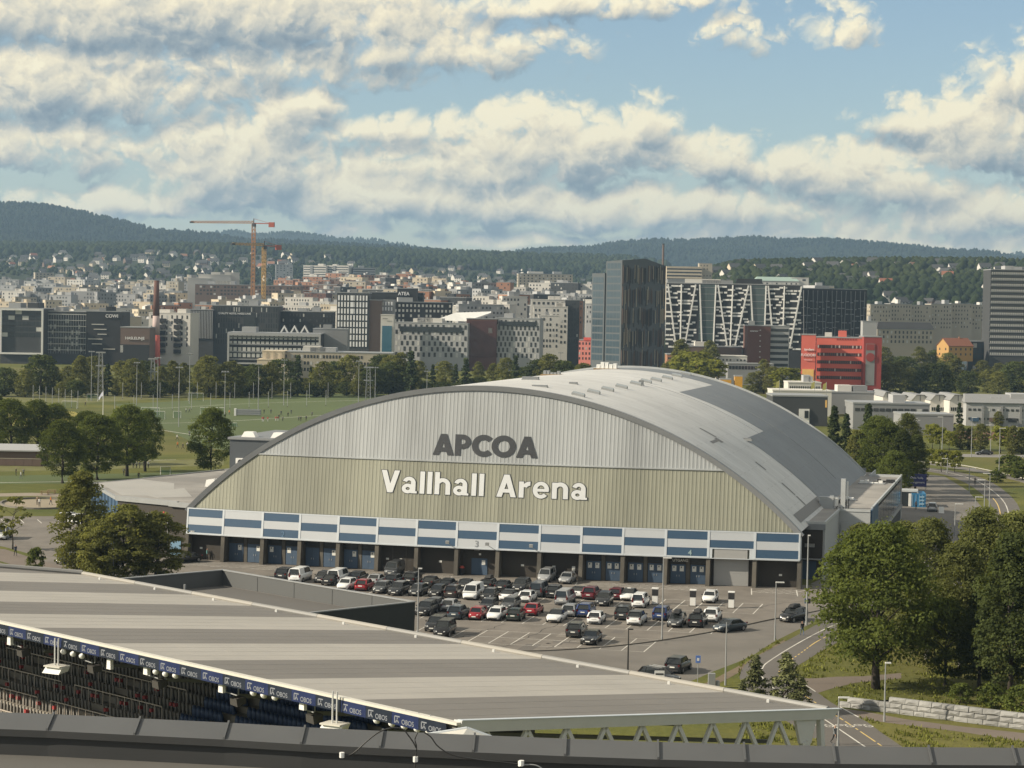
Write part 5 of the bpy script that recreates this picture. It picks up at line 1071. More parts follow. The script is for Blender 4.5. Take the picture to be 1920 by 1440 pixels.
GM=leaf_mat('meadow grass',(.17,.19,.055),.2,.4)
tufts(9000,1,(1385,1200,1960,1420),.22,GM,'meadow_grass')
for k in range(44):     # low bushes that close the foot of the belt
    x=-15+k*25.5+rb_.uniform(-6,6);b0=741+rb_.uniform(-4,5);d=float((G(x,b0)-CAM)@FW);tree(rb_.choice(['b3','b1']),x,b0,f"low bush at the foot of the tree belt, {ordn[min(13,k)] if k<14 else str(k+1)+'th'} from the left",rb_.uniform(18,32)*d/FOC,rb_.uniform(1.2,1.7),'low bushes at the foot of the belt',name='bush')
# ------------------------------------------------------------------ the city
GLB=mat('office glass',(.028,.034,.038),.12,.1,.05);GLD=mat('dim windows',(.045,.047,.048),.25,.15,.08);BLD=mat('pale blinds',(.48,.48,.46),.7,.05,.1)
def wm_(nm,c,var=.06):return mat(nm,c,.85,var,.08,stain=.10)
COLS=dict(white=wm_('white render',(.58,.56,.52)),cream=wm_('cream render',(.56,.48,.36)),beige=wm_('beige render',(.40,.355,.28)),brick=wm_('orange brick',(.33,.165,.10)),darkbrick=wm_('dark red brick',(.12,.055,.042)),grey=wm_('grey panels',(.23,.235,.24)),pale=wm_('pale grey panels',(.36,.365,.37)),dark=wm_('charcoal panels',(.050,.053,.056)),black=wm_('black panels',(.022,.023,.025)),red=wm_('red panels',(.60,.135,.10),.1),redsh=wm_('shaded and deep red panels',(.30,.05,.045)),ochre=wm_('ochre render',(.44,.26,.09)),brown=wm_('brown panels',(.15,.105,.085)),pink=wm_('pink sheeting',(.75,.26,.22)),tile=wm_('orange tiles',(.24,.095,.055)),slate=wm_('slate roof',(.055,.056,.058)),tower=wm_('blue-grey tower panels',(.085,.098,.108)),green=wm_('green copper',(.30,.40,.36)))
WHL=mat('white wall lines',(.66,.66,.64),.7)
def face_pt(C,u,n,a,z,o):return (C[0]+u[0]*a+n[0]*o,C[1]+u[1]*a+n[1]*o,z)
def wins(mb,C,u,n,w,z0,z1,cols,rows,style,m=0,o=.08,fw=.55,fh=.5,mar=.6,rs=None):
    """window panes standing just proud of a wall"""
    def pane(a0,a1,b0,b1,mm=m):
        mb.add([face_pt(C,u,n,a0,b0,o),face_pt(C,u,n,a1,b0,o),face_pt(C,u,n,a1,b1,o),face_pt(C,u,n,a0,b1,o)],[(0,1,2,3)],mm)
    H=(z1-z0)/rows;cw=(w-2*mar)/cols
    for r in range(rows):
        b0=z0+r*H+H*(1-fh)*.5;b1=b0+H*fh
        if style=='band':pane(mar,w-mar,b0,b1);continue
        for c in range(cols):
            sh=.5*cw if style=='check' and r%2 else 0.
            a0=mar+c*cw+cw*(1-fw)*.5+(sh-.25*cw if style=='check' else 0);a1=a0+cw*fw
            if a1>w-.2 or a0<.1:continue
            if style=='rand' and rs.random()<.22:continue
            pane(a0,a1,b0,b1,m if (rs is None or rs.random()>.12) else 1)
def uv(th):
    th=R_(th);u=RH*math.cos(th)+FH*math.sin(th);s=-RH*math.sin(th)+FH*math.cos(th);return u,s
def bld(label,px,pr_,yt,d,th=0.,dep=18,col='white',rows=5,cols=8,style='grid',fw=.5,fh=.5,name='building',z0=None,side=True,boxes=2,wm=None,group=None,sidecol=None,par=.5,ybot=None,cat='building'):
    C3=W(px,yt,d);C=C3[:2];zt=C3[2];u,s=uv(th);lc=float((C-CAM[:2])@RH);dd=float((C-CAM[:2])@FH);tr_=(pr_-960)/FOC
    w=(tr_*dd-lc)/(math.cos(R_(th))-tr_*math.sin(R_(th)));w=max(w,1.5)
    zb=float(terrain(*C))-3 if z0 is None else z0
    t=thing(name,label,cat,(C[0],C[1],zb),0,group)
    L=lambda a,c_,z:(u[0]*a+s[0]*c_,u[1]*a+s[1]*c_,z-zb)
    mb=MB();mb.hexa([L(0,0,zb),L(w,0,zb),L(w,dep,zb),L(0,dep,zb),L(0,0,zt),L(w,0,zt),L(w,dep,zt),L(0,dep,zt)]);mb.build('wall',COLS[col],t)
    mb=MB();mb.hexa([L(-.15,-.15,zt),L(w+.15,-.15,zt),L(w+.15,dep+.15,zt),L(-.15,dep+.15,zt),L(-.15,-.15,zt+par),L(w+.15,-.15,zt+par),L(w+.15,dep+.15,zt+par),L(-.15,dep+.15,zt+par)]);mb.build('roof',COLS[sidecol or col] if col in('white','cream') else MT['grey metal'],t)
    rs=random.Random(int(px*7+yt));C0=np.zeros(2)
    if style:
        vis0=max(zb+3,zt-(rows*3.3));mb=MB();wins(mb,C0,u,-s,w,vis0-zb,zt-zb-.4,cols,rows,style,0,.08,fw,fh,.4,rs)
        if side and abs(th)>3 and th>0:wins(mb,C0+s*dep,-s,-u,dep,vis0-zb,zt-zb-.4,max(2,int(cols*dep/max(w,1)*.8)),rows,style,0,.08,fw,fh,.4,rs)
        tag(mb.build('windows',[wm or GLD,BLD],t),kind='stuff')
    for k in range(boxes):
        a=rs.uniform(.1,.7)*w;bw=rs.uniform(.12,.28)*w;hh=rs.uniform(1.6,3.2);mb=MB()
        mb.hexa([L(a,2,zt+par),L(a+bw,2,zt+par),L(a+bw,dep*.6,zt+par),L(a,dep*.6,zt+par),L(a,2,zt+par+hh),L(a+bw,2,zt+par+hh),L(a+bw,dep*.6,zt+par+hh),L(a,dep*.6,zt+par+hh)]);mb.build('roof_box',COLS[rs.choice(['white','pale','grey',col])],t)
    t['_w']=w;return t,C,u,s,w,zt,zb
def put(B,name,m,a0,a1,zt0,zt1,o=.12,th=.25):
    """panel on the front face of building B: a in metres along it, z measured down from its top"""
    t,C,u,s,w,zt,zb=B;L=lambda a,c_,z:(u[0]*a+s[0]*c_,u[1]*a+s[1]*c_,z)
    h=zt-zb;return MB().hexa([L(a0,-o-th,h-zt1),L(a1,-o-th,h-zt1),L(a1,-o,h-zt1),L(a0,-o,h-zt1),L(a0,-o-th,h-zt0),L(a1,-o-th,h-zt0),L(a1,-o,h-zt0),L(a0,-o,h-zt0)]).build(name,m,t)
def letters(B,txt,a,dz,size,m,bold=.0,o=.5):
    t,C,u,s,w,zt,zb=B;ob=link('lettering',text_mesh(txt,size,m,.05,bold*size,True),t);h=zt-zb
    ob.matrix_local=basis((u[0]*a-s[0]*o,u[1]*a-s[1]*o,h-dz),(u[0],u[1],0),(0,0,1),(-s[0],-s[1],0));return ob
def rdn(B):
    if '_w' in B[0]:del B[0]['_w']
    return B
SGW=mat('plain sign white',(.75,.76,.78),.6)  # plain white colour for signs and panels, without emission
# --- office group with the white frame
B=bld('wide office with white picture frame facade at the left edge',1,80,578,1250,0,30,'dark',5,6,'grid',.9,.72,boxes=2,wm=GLB);w=B[4]
for a0,a1,z0,z1 in((0,w,0,1.),(0,w,25.,26.),(0,1.,1.,25.),(w-1.,w,1.,25.)):put(B,'frame',WHL,a0,a1,z0,z1,.1,1.4)
rdn(B)
B=bld('glass office with pale floor lines beside the white frame',80,162,584,1262,0,30,'dark',7,20,'grid',.8,.75,boxes=2,wm=GLB);w=B[4]
for k in range(7):put(B,'floor_line',WHL,0,w,1.2+k*3.4,1.6+k*3.4)
for k in range(18):put(B,'fin',COLS['pale'],.6+k*w/18.,.75+k*w/18.,1.,24,.1,.5)
rdn(B)
B=bld('black office block with COWI sign',162,225,584,1256,0,30,'black',7,8,None,boxes=2);letters(B,'COWI',B[4]*.74,3.2,2.6,SGW,.01)
rs=random.Random(3)
for k in range(6):
    a=rs.uniform(.05,.5)*B[4];put(B,'light_strip',BLD,a,a+rs.uniform(.25,.45)*B[4],7+k*2.8,7.5+k*2.8)
rdn(B)
B=bld('brown hall with HASLELINJE sign',226,279,614,1235,0,20,'brown',2,5,None,boxes=0);letters(B,'HASLELINJE',B[4]*.5,6.6,2.15,SGW,.012);put(B,'dark_base',COLS['black'],0,B[4],9.5,20);put(B,'frame',WHL,0,1.6,10,14);rdn(B)
B=bld('white apartment block with black balconies behind the chimney',279,355,587,1290,-10,16,'white',6,8,'rand',.28,.62);w=B[4]
for a in(.25,.62):
    for k in range(6):put(B,'balcony',COLS['black'],w*a,w*a+4.2,3.+k*3.6,5.4+k*3.6,.1,1.3)
rdn(B)
B=bld('grey striped hotel front',356,398,581,1318,0,20,'dark',6,14,None,boxes=2);w=B[4]
for k in range(15):put(B,'fin',COLS['pale'],k*w/15+.1,k*w/15+.5,.5,17,.1,.5)
rdn(B)
B=bld('dark glass hotel with small sign',398,520,573,1322,0,26,'dark',7,26,'rand',.35,.8,boxes=1,wm=GLB);letters(B,'QUALITY HOTEL HASLE LINIE',13.5,5.0,1.5,SGW,.012);put(B,'glass_bay',GLB,19,26,4,15);rdn(B)
rdn(bld('dark brick office with low windows right of the hotel',521,622,584,1335,0,20,'black',4,16,'rand',.4,.55))
B=bld('low office with white frame and blind-covered windows',427,600,624,1150,0,24,'black',4,20,'grid',.72,.62,boxes=1,wm=BLD);w=B[4]
for a0,a1,z0,z1 in((0,w,0,1.3),(0,1.,1.3,16),(w-1.,w,1.3,9),(0,w*.45,15.4,16.2)):put(B,'frame',COLS['pale'],a0,a1,z0,z1,.1,1.2)
for k in range(4):put(B,'floor_band',COLS['grey'],1.,w-1.,1.6+3.9*k,2.3+3.9*k)
rdn(B)
for k,x in enumerate((533,552,571)):
    t=thing('dormer',('left','middle','right')[k]+' white gabled dormer above the framed office','dormer',W(x,622,1175),0,'white gabled dormers');a=uv(0)[0]
    L=lambda q,z,o:(a[0]*q-FH[0]*o,a[1]*q-FH[1]*o,z)
    MB().add([L(-2.6,-1.,0),L(2.6,-1.,0),L(0,3.4,0),L(-2.6,-1.,-6),L(2.6,-1.,-6),L(0,3.4,-6)],[(0,1,2),(0,2,5,3),(1,4,5,2)]).build('gable',COLS['slate'],t)
    MB().add([L(-2.7,-1.,.2),L(-1.6,-1.,.2),L(0,2.2,.2),L(0,3.6,.2),L(1.6,-1.,.2),L(2.7,-1.,.2)],[(0,1,2,3),(4,5,3,2)]).build('white_verge',WHL,t)
rdn(bld('grey plant block beside the gabled dormers',587,650,617,1170,0,14,'grey',1,3,None,boxes=1))
B=bld('low brown office strip above the trees',532,735,660,1075,0,22,'beige',3,34,'rand',.6,.5,boxes=3);rdn(B)
B=bld('cream panelled end of the low office strip',492,532,659,1070,0,20,'cream',2,2,None,boxes=0)
for k in range(3):put(B,'panel_joint',COLS['beige'],B[4]*(k+.5)/3,B[4]*(k+.5)/3+.25,0,9)
rdn(B);rdn(bld('cream panelled lower step at the strip end',482,540,675,1066,0,16,'cream',1,2,None,boxes=0))
B=bld('tall block with glowing white vertical windows',632,690,549,1300,0,20,'dark',8,10,None,boxes=1);w=B[4]  # window panels are white by their own colour
for r in range(8):
    for c in range(10):
        a=.7+c*(w-1.)/10
        if (r,c) in((5,1),):continue
        put(B,'window_panel',SGW,a,a+(w-1.)/10*(.52 if not(r<3 and c==4) and not (r==5 and c==0) else 1.5),1.4+r*3.9,1.4+r*3.9+3.)
rdn(B)
rdn(bld('grey blank stair wing beside the white-window block',690,713,563,1302,0,18,'brown',1,1,None,boxes=0));rdn(bld('short wing with four white windows',714,736,563,1310,0,18,'grey',2,4,'grid',.5,.7,boxes=0,wm=SGW))
B=bld('dark office with roof sign box',690,790,548,1420,0,24,'black',3,10,'band',.6,.4,boxes=0,wm=GLD);rdn(B)
B=bld('black sign box with ATEA lettering',745,780,541,1410,0,10,'black',1,1,None,boxes=0,z0=30);letters(B,'ATEA',B[4]*.32,4.2,3.,SGW,.015);rdn(B)
rdn(bld('dark terraced office with pale window rows',715,846,566,1390,6,26,'black',5,18,'rand',.5,.5,boxes=1,wm=BLD))
B=bld('white frontage with tall blue glass panel',714,736,591,1255,0,14,'white',1,1,None,boxes=0);put(B,'blue_glass',mat('blue glass',(.05,.14,.20),.12,.08,.1),.9,B[4]-.9,6,24);letters(B,'tandem',B[4]*.35,2.2,1.,COLS['black'],.01);rdn(B)
B=bld('grey office with staggered windows left of the brown glass hall',740,875,605,1275,-6,24,'pale',6,13,'check',.42,.78,boxes=3);put(B,'top_glazing',GLB,3.,B[4]-3,2,5);rdn(B)
B=bld('brown-red glass hall between two grey offices',875,930,598,1279,0,24,'darkbrick',4,6,None,boxes=0);put(B,'glass_panel',mat('brown glass',(.085,.035,.035),.2,.3,.15),.3,B[4]-.3,1.,22);put(B,'pale_window',BLD,B[4]*.72,B[4]*.86,5,8);rdn(B)  # single pane in the pale blind colour
B=bld('grey office with staggered windows right of the brown hall',929,1010,597,1282,-6,24,'pale',7,10,'check',.45,.78,boxes=1);put(B,'top_glazing',GLB,2.,B[4]-2,1.6,4.2);rdn(B)
t=thing('roof_canopy','white tent-like canopy roof on the grey office','canopy',W(815,600,1290));u0=uv(0)[0];L=lambda a,z,c:(u0[0]*a+FH[0]*c,u0[1]*a+FH[1]*c,z)
MB().add([L(0,0,0),L(18,-.5,0),L(33,5.,0),L(12,4.5,14),L(33,5.6,14)],[(0,1,3),(1,2,4,3)]).build('canopy_skin',WHL,t);MB().add([L(18,-.6,-.1),L(33,4.9,-.1),L(33,4.2,-.1),L(18,-1.3,-.1)],[(0,3,2,1)]).build('canopy_edge',COLS['pale'],t)
for lb,a,b_,y,d,th,dp,c,r,cl in(('stepped white apartments, lowest terrace',1010,1046,592,1322,0,16,'white',6,6),('stepped white apartments, middle terrace',1000,1062,575,1345,0,16,'white',7,9),('stepped white apartments, top terrace',996,1066,562,1375,0,18,'white',8,8),('dark glass stair side of the stepped apartments',1060,1084,563,1352,0,16,'dark',9,5),('white apartments left of the stepped block',942,986,556,1500,8,16,'white',5,7),('white low apartments behind the grey office',860,942,571,1450,8,16,'pale',3,12)):rdn(bld(lb,a,b_,y,d,th,dp,c,r,cl,'rand',.5,.5))
B=bld('bright pink scaffolded building left of the glass tower',1083,1114,638,1420,-10,16,'pink',4,5,'grid',.4,.5,boxes=0);put(B,'top_sheeting',mat('bright sheeting',(.75,.12,.10),.7),B[4]*.35,B[4],-2.,0);rdn(B)
# --- glass tower
u1,s1=uv(32);C=W(1167,488,1200)[:2];zt=float(W(1167,488,1200)[2]);T=thing('glass_tower','dark glass office tower with slatted right side','tower',(C[0],C[1],0))
wR=float((((1249-960)/FOC)*1200-(1167-960)/FOC*1200)/(math.cos(R_(32))-((1249-960)/FOC)*math.sin(R_(32))));dl=15.5
Lt=lambda a,c,z:(u1[0]*a+s1[0]*c,u1[1]*a+s1[1]*c,z)
MB().hexa([Lt(0,0,0),Lt(wR,0,0),Lt(wR,dl,0),Lt(0,dl,0),Lt(0,0,zt),Lt(wR,0,zt-2.4),Lt(wR,dl,zt-2.),Lt(0,dl,zt-.5)]).build('core',COLS['tower'],T)
MB().add([Lt(0,0,zt),Lt(wR*.52,0,zt+1.3),Lt(wR,0,zt-2.4),Lt(0,dl*.6,zt),Lt(wR*.52,dl*.6,zt+1.),Lt(wR,dl*.6,zt-2.2)],[(0,1,4,3),(1,2,5,4),(0,2,1)]).build('crown',COLS['tower'],T)
MB().hexa([Lt(-.8,dl+.0,0),Lt(6,dl+.0,0),Lt(6,dl+12.5,0),Lt(-.8,dl+12.5,0),Lt(-.8,dl,zt-7),Lt(6,dl,zt-7),Lt(6,dl+12.5,zt-7),Lt(-.8,dl+12.5,zt-7)]).build('lower_wing',COLS['tower'],T)
TG=mat('tower glass',(.055,.08,.10),.12,.3,.04,spec=.45);rs=random.Random(8)
for k in range(14):
    z1=zt-1.5-k*3.9
    for c0,c1,o in((1.2,dl-1.,0.),(dl+1.,dl+11.5,.8)):
        if o and k<2:continue
        for q in range(4):
            a0=c0+(c1-c0)*q/4+.15;a1=c0+(c1-c0)*(q+1)/4-.15
            MB().add([Lt(-.08-o,a1,z1-3.),Lt(-.08-o,a0,z1-3.),Lt(-.08-o,a0,z1),Lt(-.08-o,a1,z1)],[(0,1,2,3)]).build('window_pane',TG,T)
for k in range(44):
    a=.4+k*(wR-.6)/44
    for q in range(5):
        z1=zt-2-q*11.5-rs.uniform(0,3);z0=z1-rs.uniform(7,10.5)
        if rs.random()<.75:MB().hexa([Lt(a,-.45,z0),Lt(a+.22,-.45,z0),Lt(a+.22,-.02,z0),Lt(a,-.02,z0),Lt(a,-.45,z1),Lt(a+.22,-.45,z1),Lt(a+.22,-.02,z1),Lt(a,-.02,z1)]).build('facade_fin',COLS['beige'] if rs.random()<.30 else (COLS['brown'] if rs.random()<.5 else COLS['dark']),T)
# --- patterned office with slanted columns
B=bld('long office with white dashes and slanted white columns',1250,1500,531,1330,-5,30,'black',7,10,None,boxes=3);t,C,u,s,w,zt,zb=B;h=zt-zb;rs=random.Random(9)
Lq=lambda a,o,z:(u[0]*a-s[0]*o,u[1]*a-s[1]*o,z)
mbd=MB()
for k in range(11):
    z=h-3.-k*3.5
    for seg in((0,w*.235),(w*.37,w*.62),(w*.73,w)):
        a=seg[0]
        while a<seg[1]-1.5:
            l=rs.uniform(1.6,4.6);l=min(l,seg[1]-a);zz=z+rs.choice([-.9,0,.9]);mbd.hexa([Lq(a,.15,zz),Lq(a+l,.15,zz),Lq(a+l,.3,zz),Lq(a,.3,zz),Lq(a,.15,zz+1.05),Lq(a+l,.15,zz+1.05),Lq(a+l,.3,zz+1.05),Lq(a,.3,zz+1.05)]);a+=l+rs.uniform(-.6,.7)
tag(mbd.build('spandrel_dashes',WHL,t),kind='stuff')
for a0,a1 in((.01,.075),(.11,.11),(.215,.145),(.245,.27),(.365,.355),(.38,.455),(.49,.48),(.605,.515),(.62,.655),(.735,.73),(.75,.80),(.87,.865),(.995,.92)):MB().beam(Lq(a0*w,.8,h-.5),Lq(a1*w,.8,h-37),.75,.9).build('slanted_column',WHL,t)
for a0,a1 in((.245,.36),(.625,.73)):
    g_=put(B,'glazed_strip',mat('green glass',(.06,.085,.085),.1,.1,.05),w*a0,w*a1,.5,34,.1,.3)
    for k in range(8):put(B,'glazing_bar',COLS['grey'],w*a0,w*a1,2+k*4.,2.25+k*4.,.45,.1)
rdn(B)
B=bld('shaded wing of the patterned office with thin columns',1502,1622,541,1385,25,26,'black',7,8,None,boxes=1);t,C,u,s,w,zt,zb=B;h=zt-zb;mbd=MB()
for k in range(7):
    a=0
    while a<w-2:
        l=rs.uniform(1.2,3.4);zz=h-8-k*4.3+rs.choice([-.6,0,.6]);mbd.hexa([Lq(a,.15,zz),Lq(a+l,.15,zz),Lq(a+l,.3,zz),Lq(a,.3,zz),Lq(a,.15,zz+.6),Lq(a+l,.15,zz+.6),Lq(a+l,.3,zz+.6),Lq(a,.3,zz+.6)]);a+=l+rs.uniform(.2,2.)
tag(mbd.build('spandrel_dashes',COLS['grey'],t),kind='stuff')
for k in range(14):MB().beam(Lq(w*(k+.4)/14,.7,h-1),Lq(w*(k+.4+.3*(-1)**k)/14,.7,h-34),.4,.5).build('slanted_column',COLS['grey'],t)
rdn(B)
B=bld('brick-red office stair tower with small sign',1402,1443,611,1225,0,22,'darkbrick',8,1,None,boxes=1);letters(B,'axactor',B[4]*.28,3.2,1.5,SGW,.01)
for k in range(8):put(B,'stair_window',BLD,B[4]*.52,B[4]*.58,2+k*3,2.6+k*3)
rdn(B);rdn(bld('office wing with pale and dark floor bands beside the brick tower',1443,1478,612,1227,0,22,'pale',8,1,'band',.9,.5,boxes=0,wm=GLB))
# --- red office building
B=bld('bright red office slab, tall left pylon with white lettering',1503,1528,628,1000,-8,10,'red',1,1,None,boxes=0);letters(B,'tandem',B[4]*.55,7.,1.5,SGW,.015);letters(B,'FLODORI',B[4]*.5,9.6,1.6,SGW,.006);letters(B,'www.pareto.no',B[4]*.5,11.4,.6,SGW,.01);put(B,'yellow_banner',mat('yellow banner',(.72,.44,.14),.7),B[4]*.1,B[4]*.9,15.5,21.5);rdn(B)
B=bld('bright red office building with dark window bands',1531,1620,633,1012,-8,18,'red',1,1,None,boxes=2);w=B[4]
for k in range(5):
    put(B,'window_band',GLD,.5,w-.4,3.3+k*3.55,4.75+k*3.55,.06,.05)
    for c in range(24):
        if (k*7+c*5)%11<(3 if k<2 else 1):put(B,'blind',BLD,.6+c*(w-1)/24,.6+(c+.6)*(w-1)/24,3.4+k*3.55,4.65+k*3.55,.12,.03)
        put(B,'window_post',COLS['redsh'],.5+c*(w-1)/24-.07,.5+c*(w-1)/24+.07,3.3+k*3.55,4.75+k*3.55,.10,.08)
for c in range(8):put(B,'attic_window',COLS['redsh'],w*.42+c*1.2,w*.42+c*1.2+.7,.2,.9,.1,.05)
rdn(B)
B=bld('deep red end pylon with tall grey advertising banners',1620,1652,632,1004,0,14,'redsh',1,1,None,boxes=0);w=B[4]  # shade on the end pylon is put into a darker red
put(B,'banner',COLS['grey'],w*.12,w*.62,3,22,.1,.1);put(B,'banner_print',COLS['redsh'],w*.14,w*.60,3.2,6,.22,.05);ob=MB();ob.tube([(0,0,0),(0,.1,0)],2.,20);t,C,u,s,_,zt,zb=B
o_=ob.build('banner_disc',COLS['redsh'],t);o_.matrix_local=basis((u[0]*w*.37-s[0]*.35,u[1]*w*.37-s[1]*.35,zt-zb-9.2),(u[0],u[1],0),(-s[0],-s[1],0),(0,0,1));rdn(B)
# --- right side
B=bld('classical beige building with dark mansard roof',1645,1748,617,1500,10,16,'beige',3,14,'grid',.42,.6,boxes=0)
t,C,u,s,w,zt,zb=B;h=zt-zb;Lc=lambda a,c,z:(u[0]*a+s[0]*c,u[1]*a+s[1]*c,z);MB().hexa([Lc(-.5,-.5,h+.5),Lc(w+.5,-.5,h+.5),Lc(w+.5,16.5,h+.5),Lc(-.5,16.5,h+.5),Lc(1.5,2.5,h+5),Lc(w-1.5,2.5,h+5),Lc(w-1.5,14,h+5),Lc(1.5,14,h+5)]).build('mansard_roof',COLS['slate'],t);rdn(B)
rdn(bld('pale silo block beside the classical building',1618,1642,603,1300,0,8,'pale',1,1,None,boxes=1))
def gable_house(t,w,dp,h,rh,wc,rc,nw=0):
    MB().box(-w/2,-dp/2,-1.5,w/2,dp/2,h).add([(-w/2,-dp/2,h),(-w/2,dp/2,h),(-w/2,0,h+rh),(w/2,-dp/2,h),(w/2,dp/2,h),(w/2,0,h+rh)],[(0,2,1),(3,4,5)]).build('wall',wc,t)
    e=.4;mb=MB()
    for sg in(-1,1):mb.hexa([(-w/2-e,sg*(dp/2+e),h-e*rh/(dp/2)),(w/2+e,sg*(dp/2+e),h-e*rh/(dp/2)),(w/2+e,0,h+rh),(-w/2-e,0,h+rh),(-w/2-e,sg*(dp/2+e),h-e*rh/(dp/2)+.25),(w/2+e,sg*(dp/2+e),h-e*rh/(dp/2)+.25),(w/2+e,0,h+rh+.25),(-w/2-e,0,h+rh+.25)])
    r=mb.build('roof',rc,t);MB().box(w*.15,-.3,h+rh*.6,w*.15+.6,.3,h+rh+1.).build('chimney',COLS['brick'],r)
    for k in range(nw):
        for z in(h*.25,h*.65):
            x=-w/2+(k+.5)*w/nw-.5;MB().box(x,-dp/2-.06,z,x+1.,-dp/2-.01,z+1.3).build('window',GLD,t)
            if k<2:MB().box(-w/2-.06,-dp/4+k*dp/2-.5,z,-w/2-.01,-dp/4+k*dp/2+.5,z+1.3).build('window',GLD,t)
p=W(1790,672,1250);t=thing('house','yellow timber house with orange tiled roof','house',(p[0],p[1],p[2]),-YAW*0+math.atan2(RH[1],RH[0])+.45);gable_house(t,17,11,7.2,4.2,COLS['ochre'],COLS['tile'],5)
rdn(bld('dark glass block beside the yellow house',1815,1856,641,1262,20,16,'dark',5,5,'grid',.85,.8,boxes=0,wm=TG))
B=bld('tall grey office slab at the right edge',1858,1945,506,1250,0,20,'dark',15,26,'grid',.6,.5,boxes=2,wm=BLD);w=B[4]
for k in range(15):put(B,'floor_line',COLS['grey'],0,w,2.+k*3.3,2.5+k*3.3,.12,.15)
rdn(B)
rs=random.Random(4)
for i,x in enumerate(range(1632,1856,38)):rdn(bld(f'beige apartment slab, {ordn[i]} in the long row behind the red building',x,x+36,572+rs.uniform(-3,5),1700+i*12,10,14,'beige',6,7,'rand',.34,.45,boxes=1,group='long row of beige apartment slabs'))
rdn(bld('striped institution block on the right ridge',1250,1312,500,2100,0,14,'cream',5,1,'band',.9,.45,boxes=0));rdn(bld('brown end tower of the institution block',1311,1331,494,2105,0,14,'beige',5,4,'rand',.3,.4,boxes=0));rdn(bld('grey sports hall roof below the institution block',1252,1335,524,1900,0,20,'grey',1,1,None,boxes=0))
B=bld('white palace with green roof on the right slope',1415,1494,527,2000,0,16,'white',2,9,'grid',.3,.5,boxes=0);t,C,u,s,w,zt,zb=B;h=zt-zb;MB().hexa([Lc(-.5,-.5,h+.5),Lc(w+.5,-.5,h+.5),Lc(w+.5,16.5,h+.5),Lc(-.5,16.5,h+.5),Lc(3,5,h+4.2),Lc(w-3,5,h+4.2),Lc(w-3,11,h+4.2),Lc(3,11,h+4.2)]).build('hip_roof',COLS['green'],t);rdn(B)
rdn(bld('white portal wing beside the palace',1484,1512,521,2003,0,16,'white',1,2,'grid',.4,.6,boxes=0));rdn(bld('low beige terraces right of the palace',1512,1560,536,1980,0,16,'beige',4,10,'band',.8,.4,boxes=1));rdn(bld('beige school block on the ridge left of the tower',972,1070,513,2500,6,16,'beige',4,14,'grid',.35,.5,boxes=2))
rdn(bld('low red brick workshop right of the glass tower',1251,1330,665,1180,0,16,'brick',1,8,'band',.8,.3,boxes=0));rdn(bld('pale low hall behind the workshop',1345,1400,668,1160,0,16,'white',1,8,'grid',.5,.3,boxes=0))
rdn(bld('grey flat roof behind the workshop',1290,1390,650,1240,0,16,'brown',1,8,None,boxes=1));rdn(bld('glazed bus canopy by the low hall',1365,1450,682,1120,0,10,'grey',1,14,'grid',.8,.6,boxes=0,wm=GLB))
for i,(x0,x1) in enumerate(((1351,1371),(1378,1392))):
    B=bld(('left','right')[i]+' yellow container beyond the roof crest',x0,x1,(712,706)[i],900,0,4,'ochre',1,1,None,boxes=0);MT['orange render']=mat('container yellow',(.62,.32,.03),.6);put(B,'container_side',MT['container yellow'] if 'container yellow' in MT else mat('container yellow',(.62,.32,.03)),0,B[4],0,4.5);rdn(B)
# warehouses
rdn(bld('long white warehouse strip behind the dark box',1449,1560,733,800,0,16,'white',1,10,None,boxes=0));B=bld('dark warehouse box with white window bay',1449,1553,743,730,0,18,'dark',1,5,None,boxes=0);put(B,'white_bay',WHL,B[4]*.48,B[4]*.67,4,12);put(B,'bay_window',GLB,B[4]*.58,B[4]*.65,4.6,7,.4);put(B,'yellow_sign',mat('yellow banner',(.72,.44,.14)),B[4]*.955,B[4]*.985,1,3.4);rdn(B)
rdn(bld('white low office with pillars below the red building',1478,1540,718,860,0,14,'white',1,14,'grid',.5,.5,boxes=2));rdn(bld('grey flat warehouse below the red building',1545,1655,736,820,0,16,'grey',1,8,None,boxes=2))
rdn(bld('long grey warehouse with black window strip',1600,1745,757,715,0,18,'grey',1,12,'grid',.8,.35,boxes=1));rdn(bld('lower grey warehouse front beside the bank',1690,1790,778,690,0,14,'grey',1,1,None,boxes=0))
for i,(x0,x1,d) in enumerate(((1655,1672,800),(1678,1706,790),(1708,1742,780),(1744,1778,770),(1780,1812,760))):
    cx=(x0+x1)/2;t=thing('sawtooth_hall',('first','second','third','fourth','fifth')[i]+' white hall gable in the sawtooth roof row','building',W(cx,775,d),math.atan2(RH[1],RH[0]),'white sawtooth hall gables');wd=(x1-x0)/FOC*d;h0=float(W(cx,752 if i else 745,d)[2]-W(cx,775,d)[2]);h1=float(W(cx,741 if i else 735,d)[2]-W(cx,775,d)[2])
    f_=[(-wd/2,0,-9),(wd/2,0,-9),(wd/2,0,h0),(wd*.22,0,h1),(-wd*.22,0,h1),(-wd/2,0,h0)];bk=[(a,26,c) for a,_,c in f_]
    MB().add(f_+bk,[(0,1,2,3,4,5),(1,7,8,2),(6,0,5,11)]).build('wall',COLS['white'],t);MB().add([(a*1.04,-.6,c+.15) for a,_,c in f_[2:]]+[(a*1.04,26,c+.15) for a,_,c in f_[2:]],[(0,1,5,4),(1,2,6,5),(2,3,7,6)]).build('roof',COLS['grey'],t)
    mb=MB();
    for k in range(7):mb.box(-wd*.42+k*wd*.12,-.1,h0-3.4,-wd*.42+k*wd*.12+wd*.08,-.02,h0-2.2)
    mb.build('window_row',GLB,t);MB().box(-.15,-.12,h0,.15,-.02,h1).build('gable_post',COLS['grey'],t)
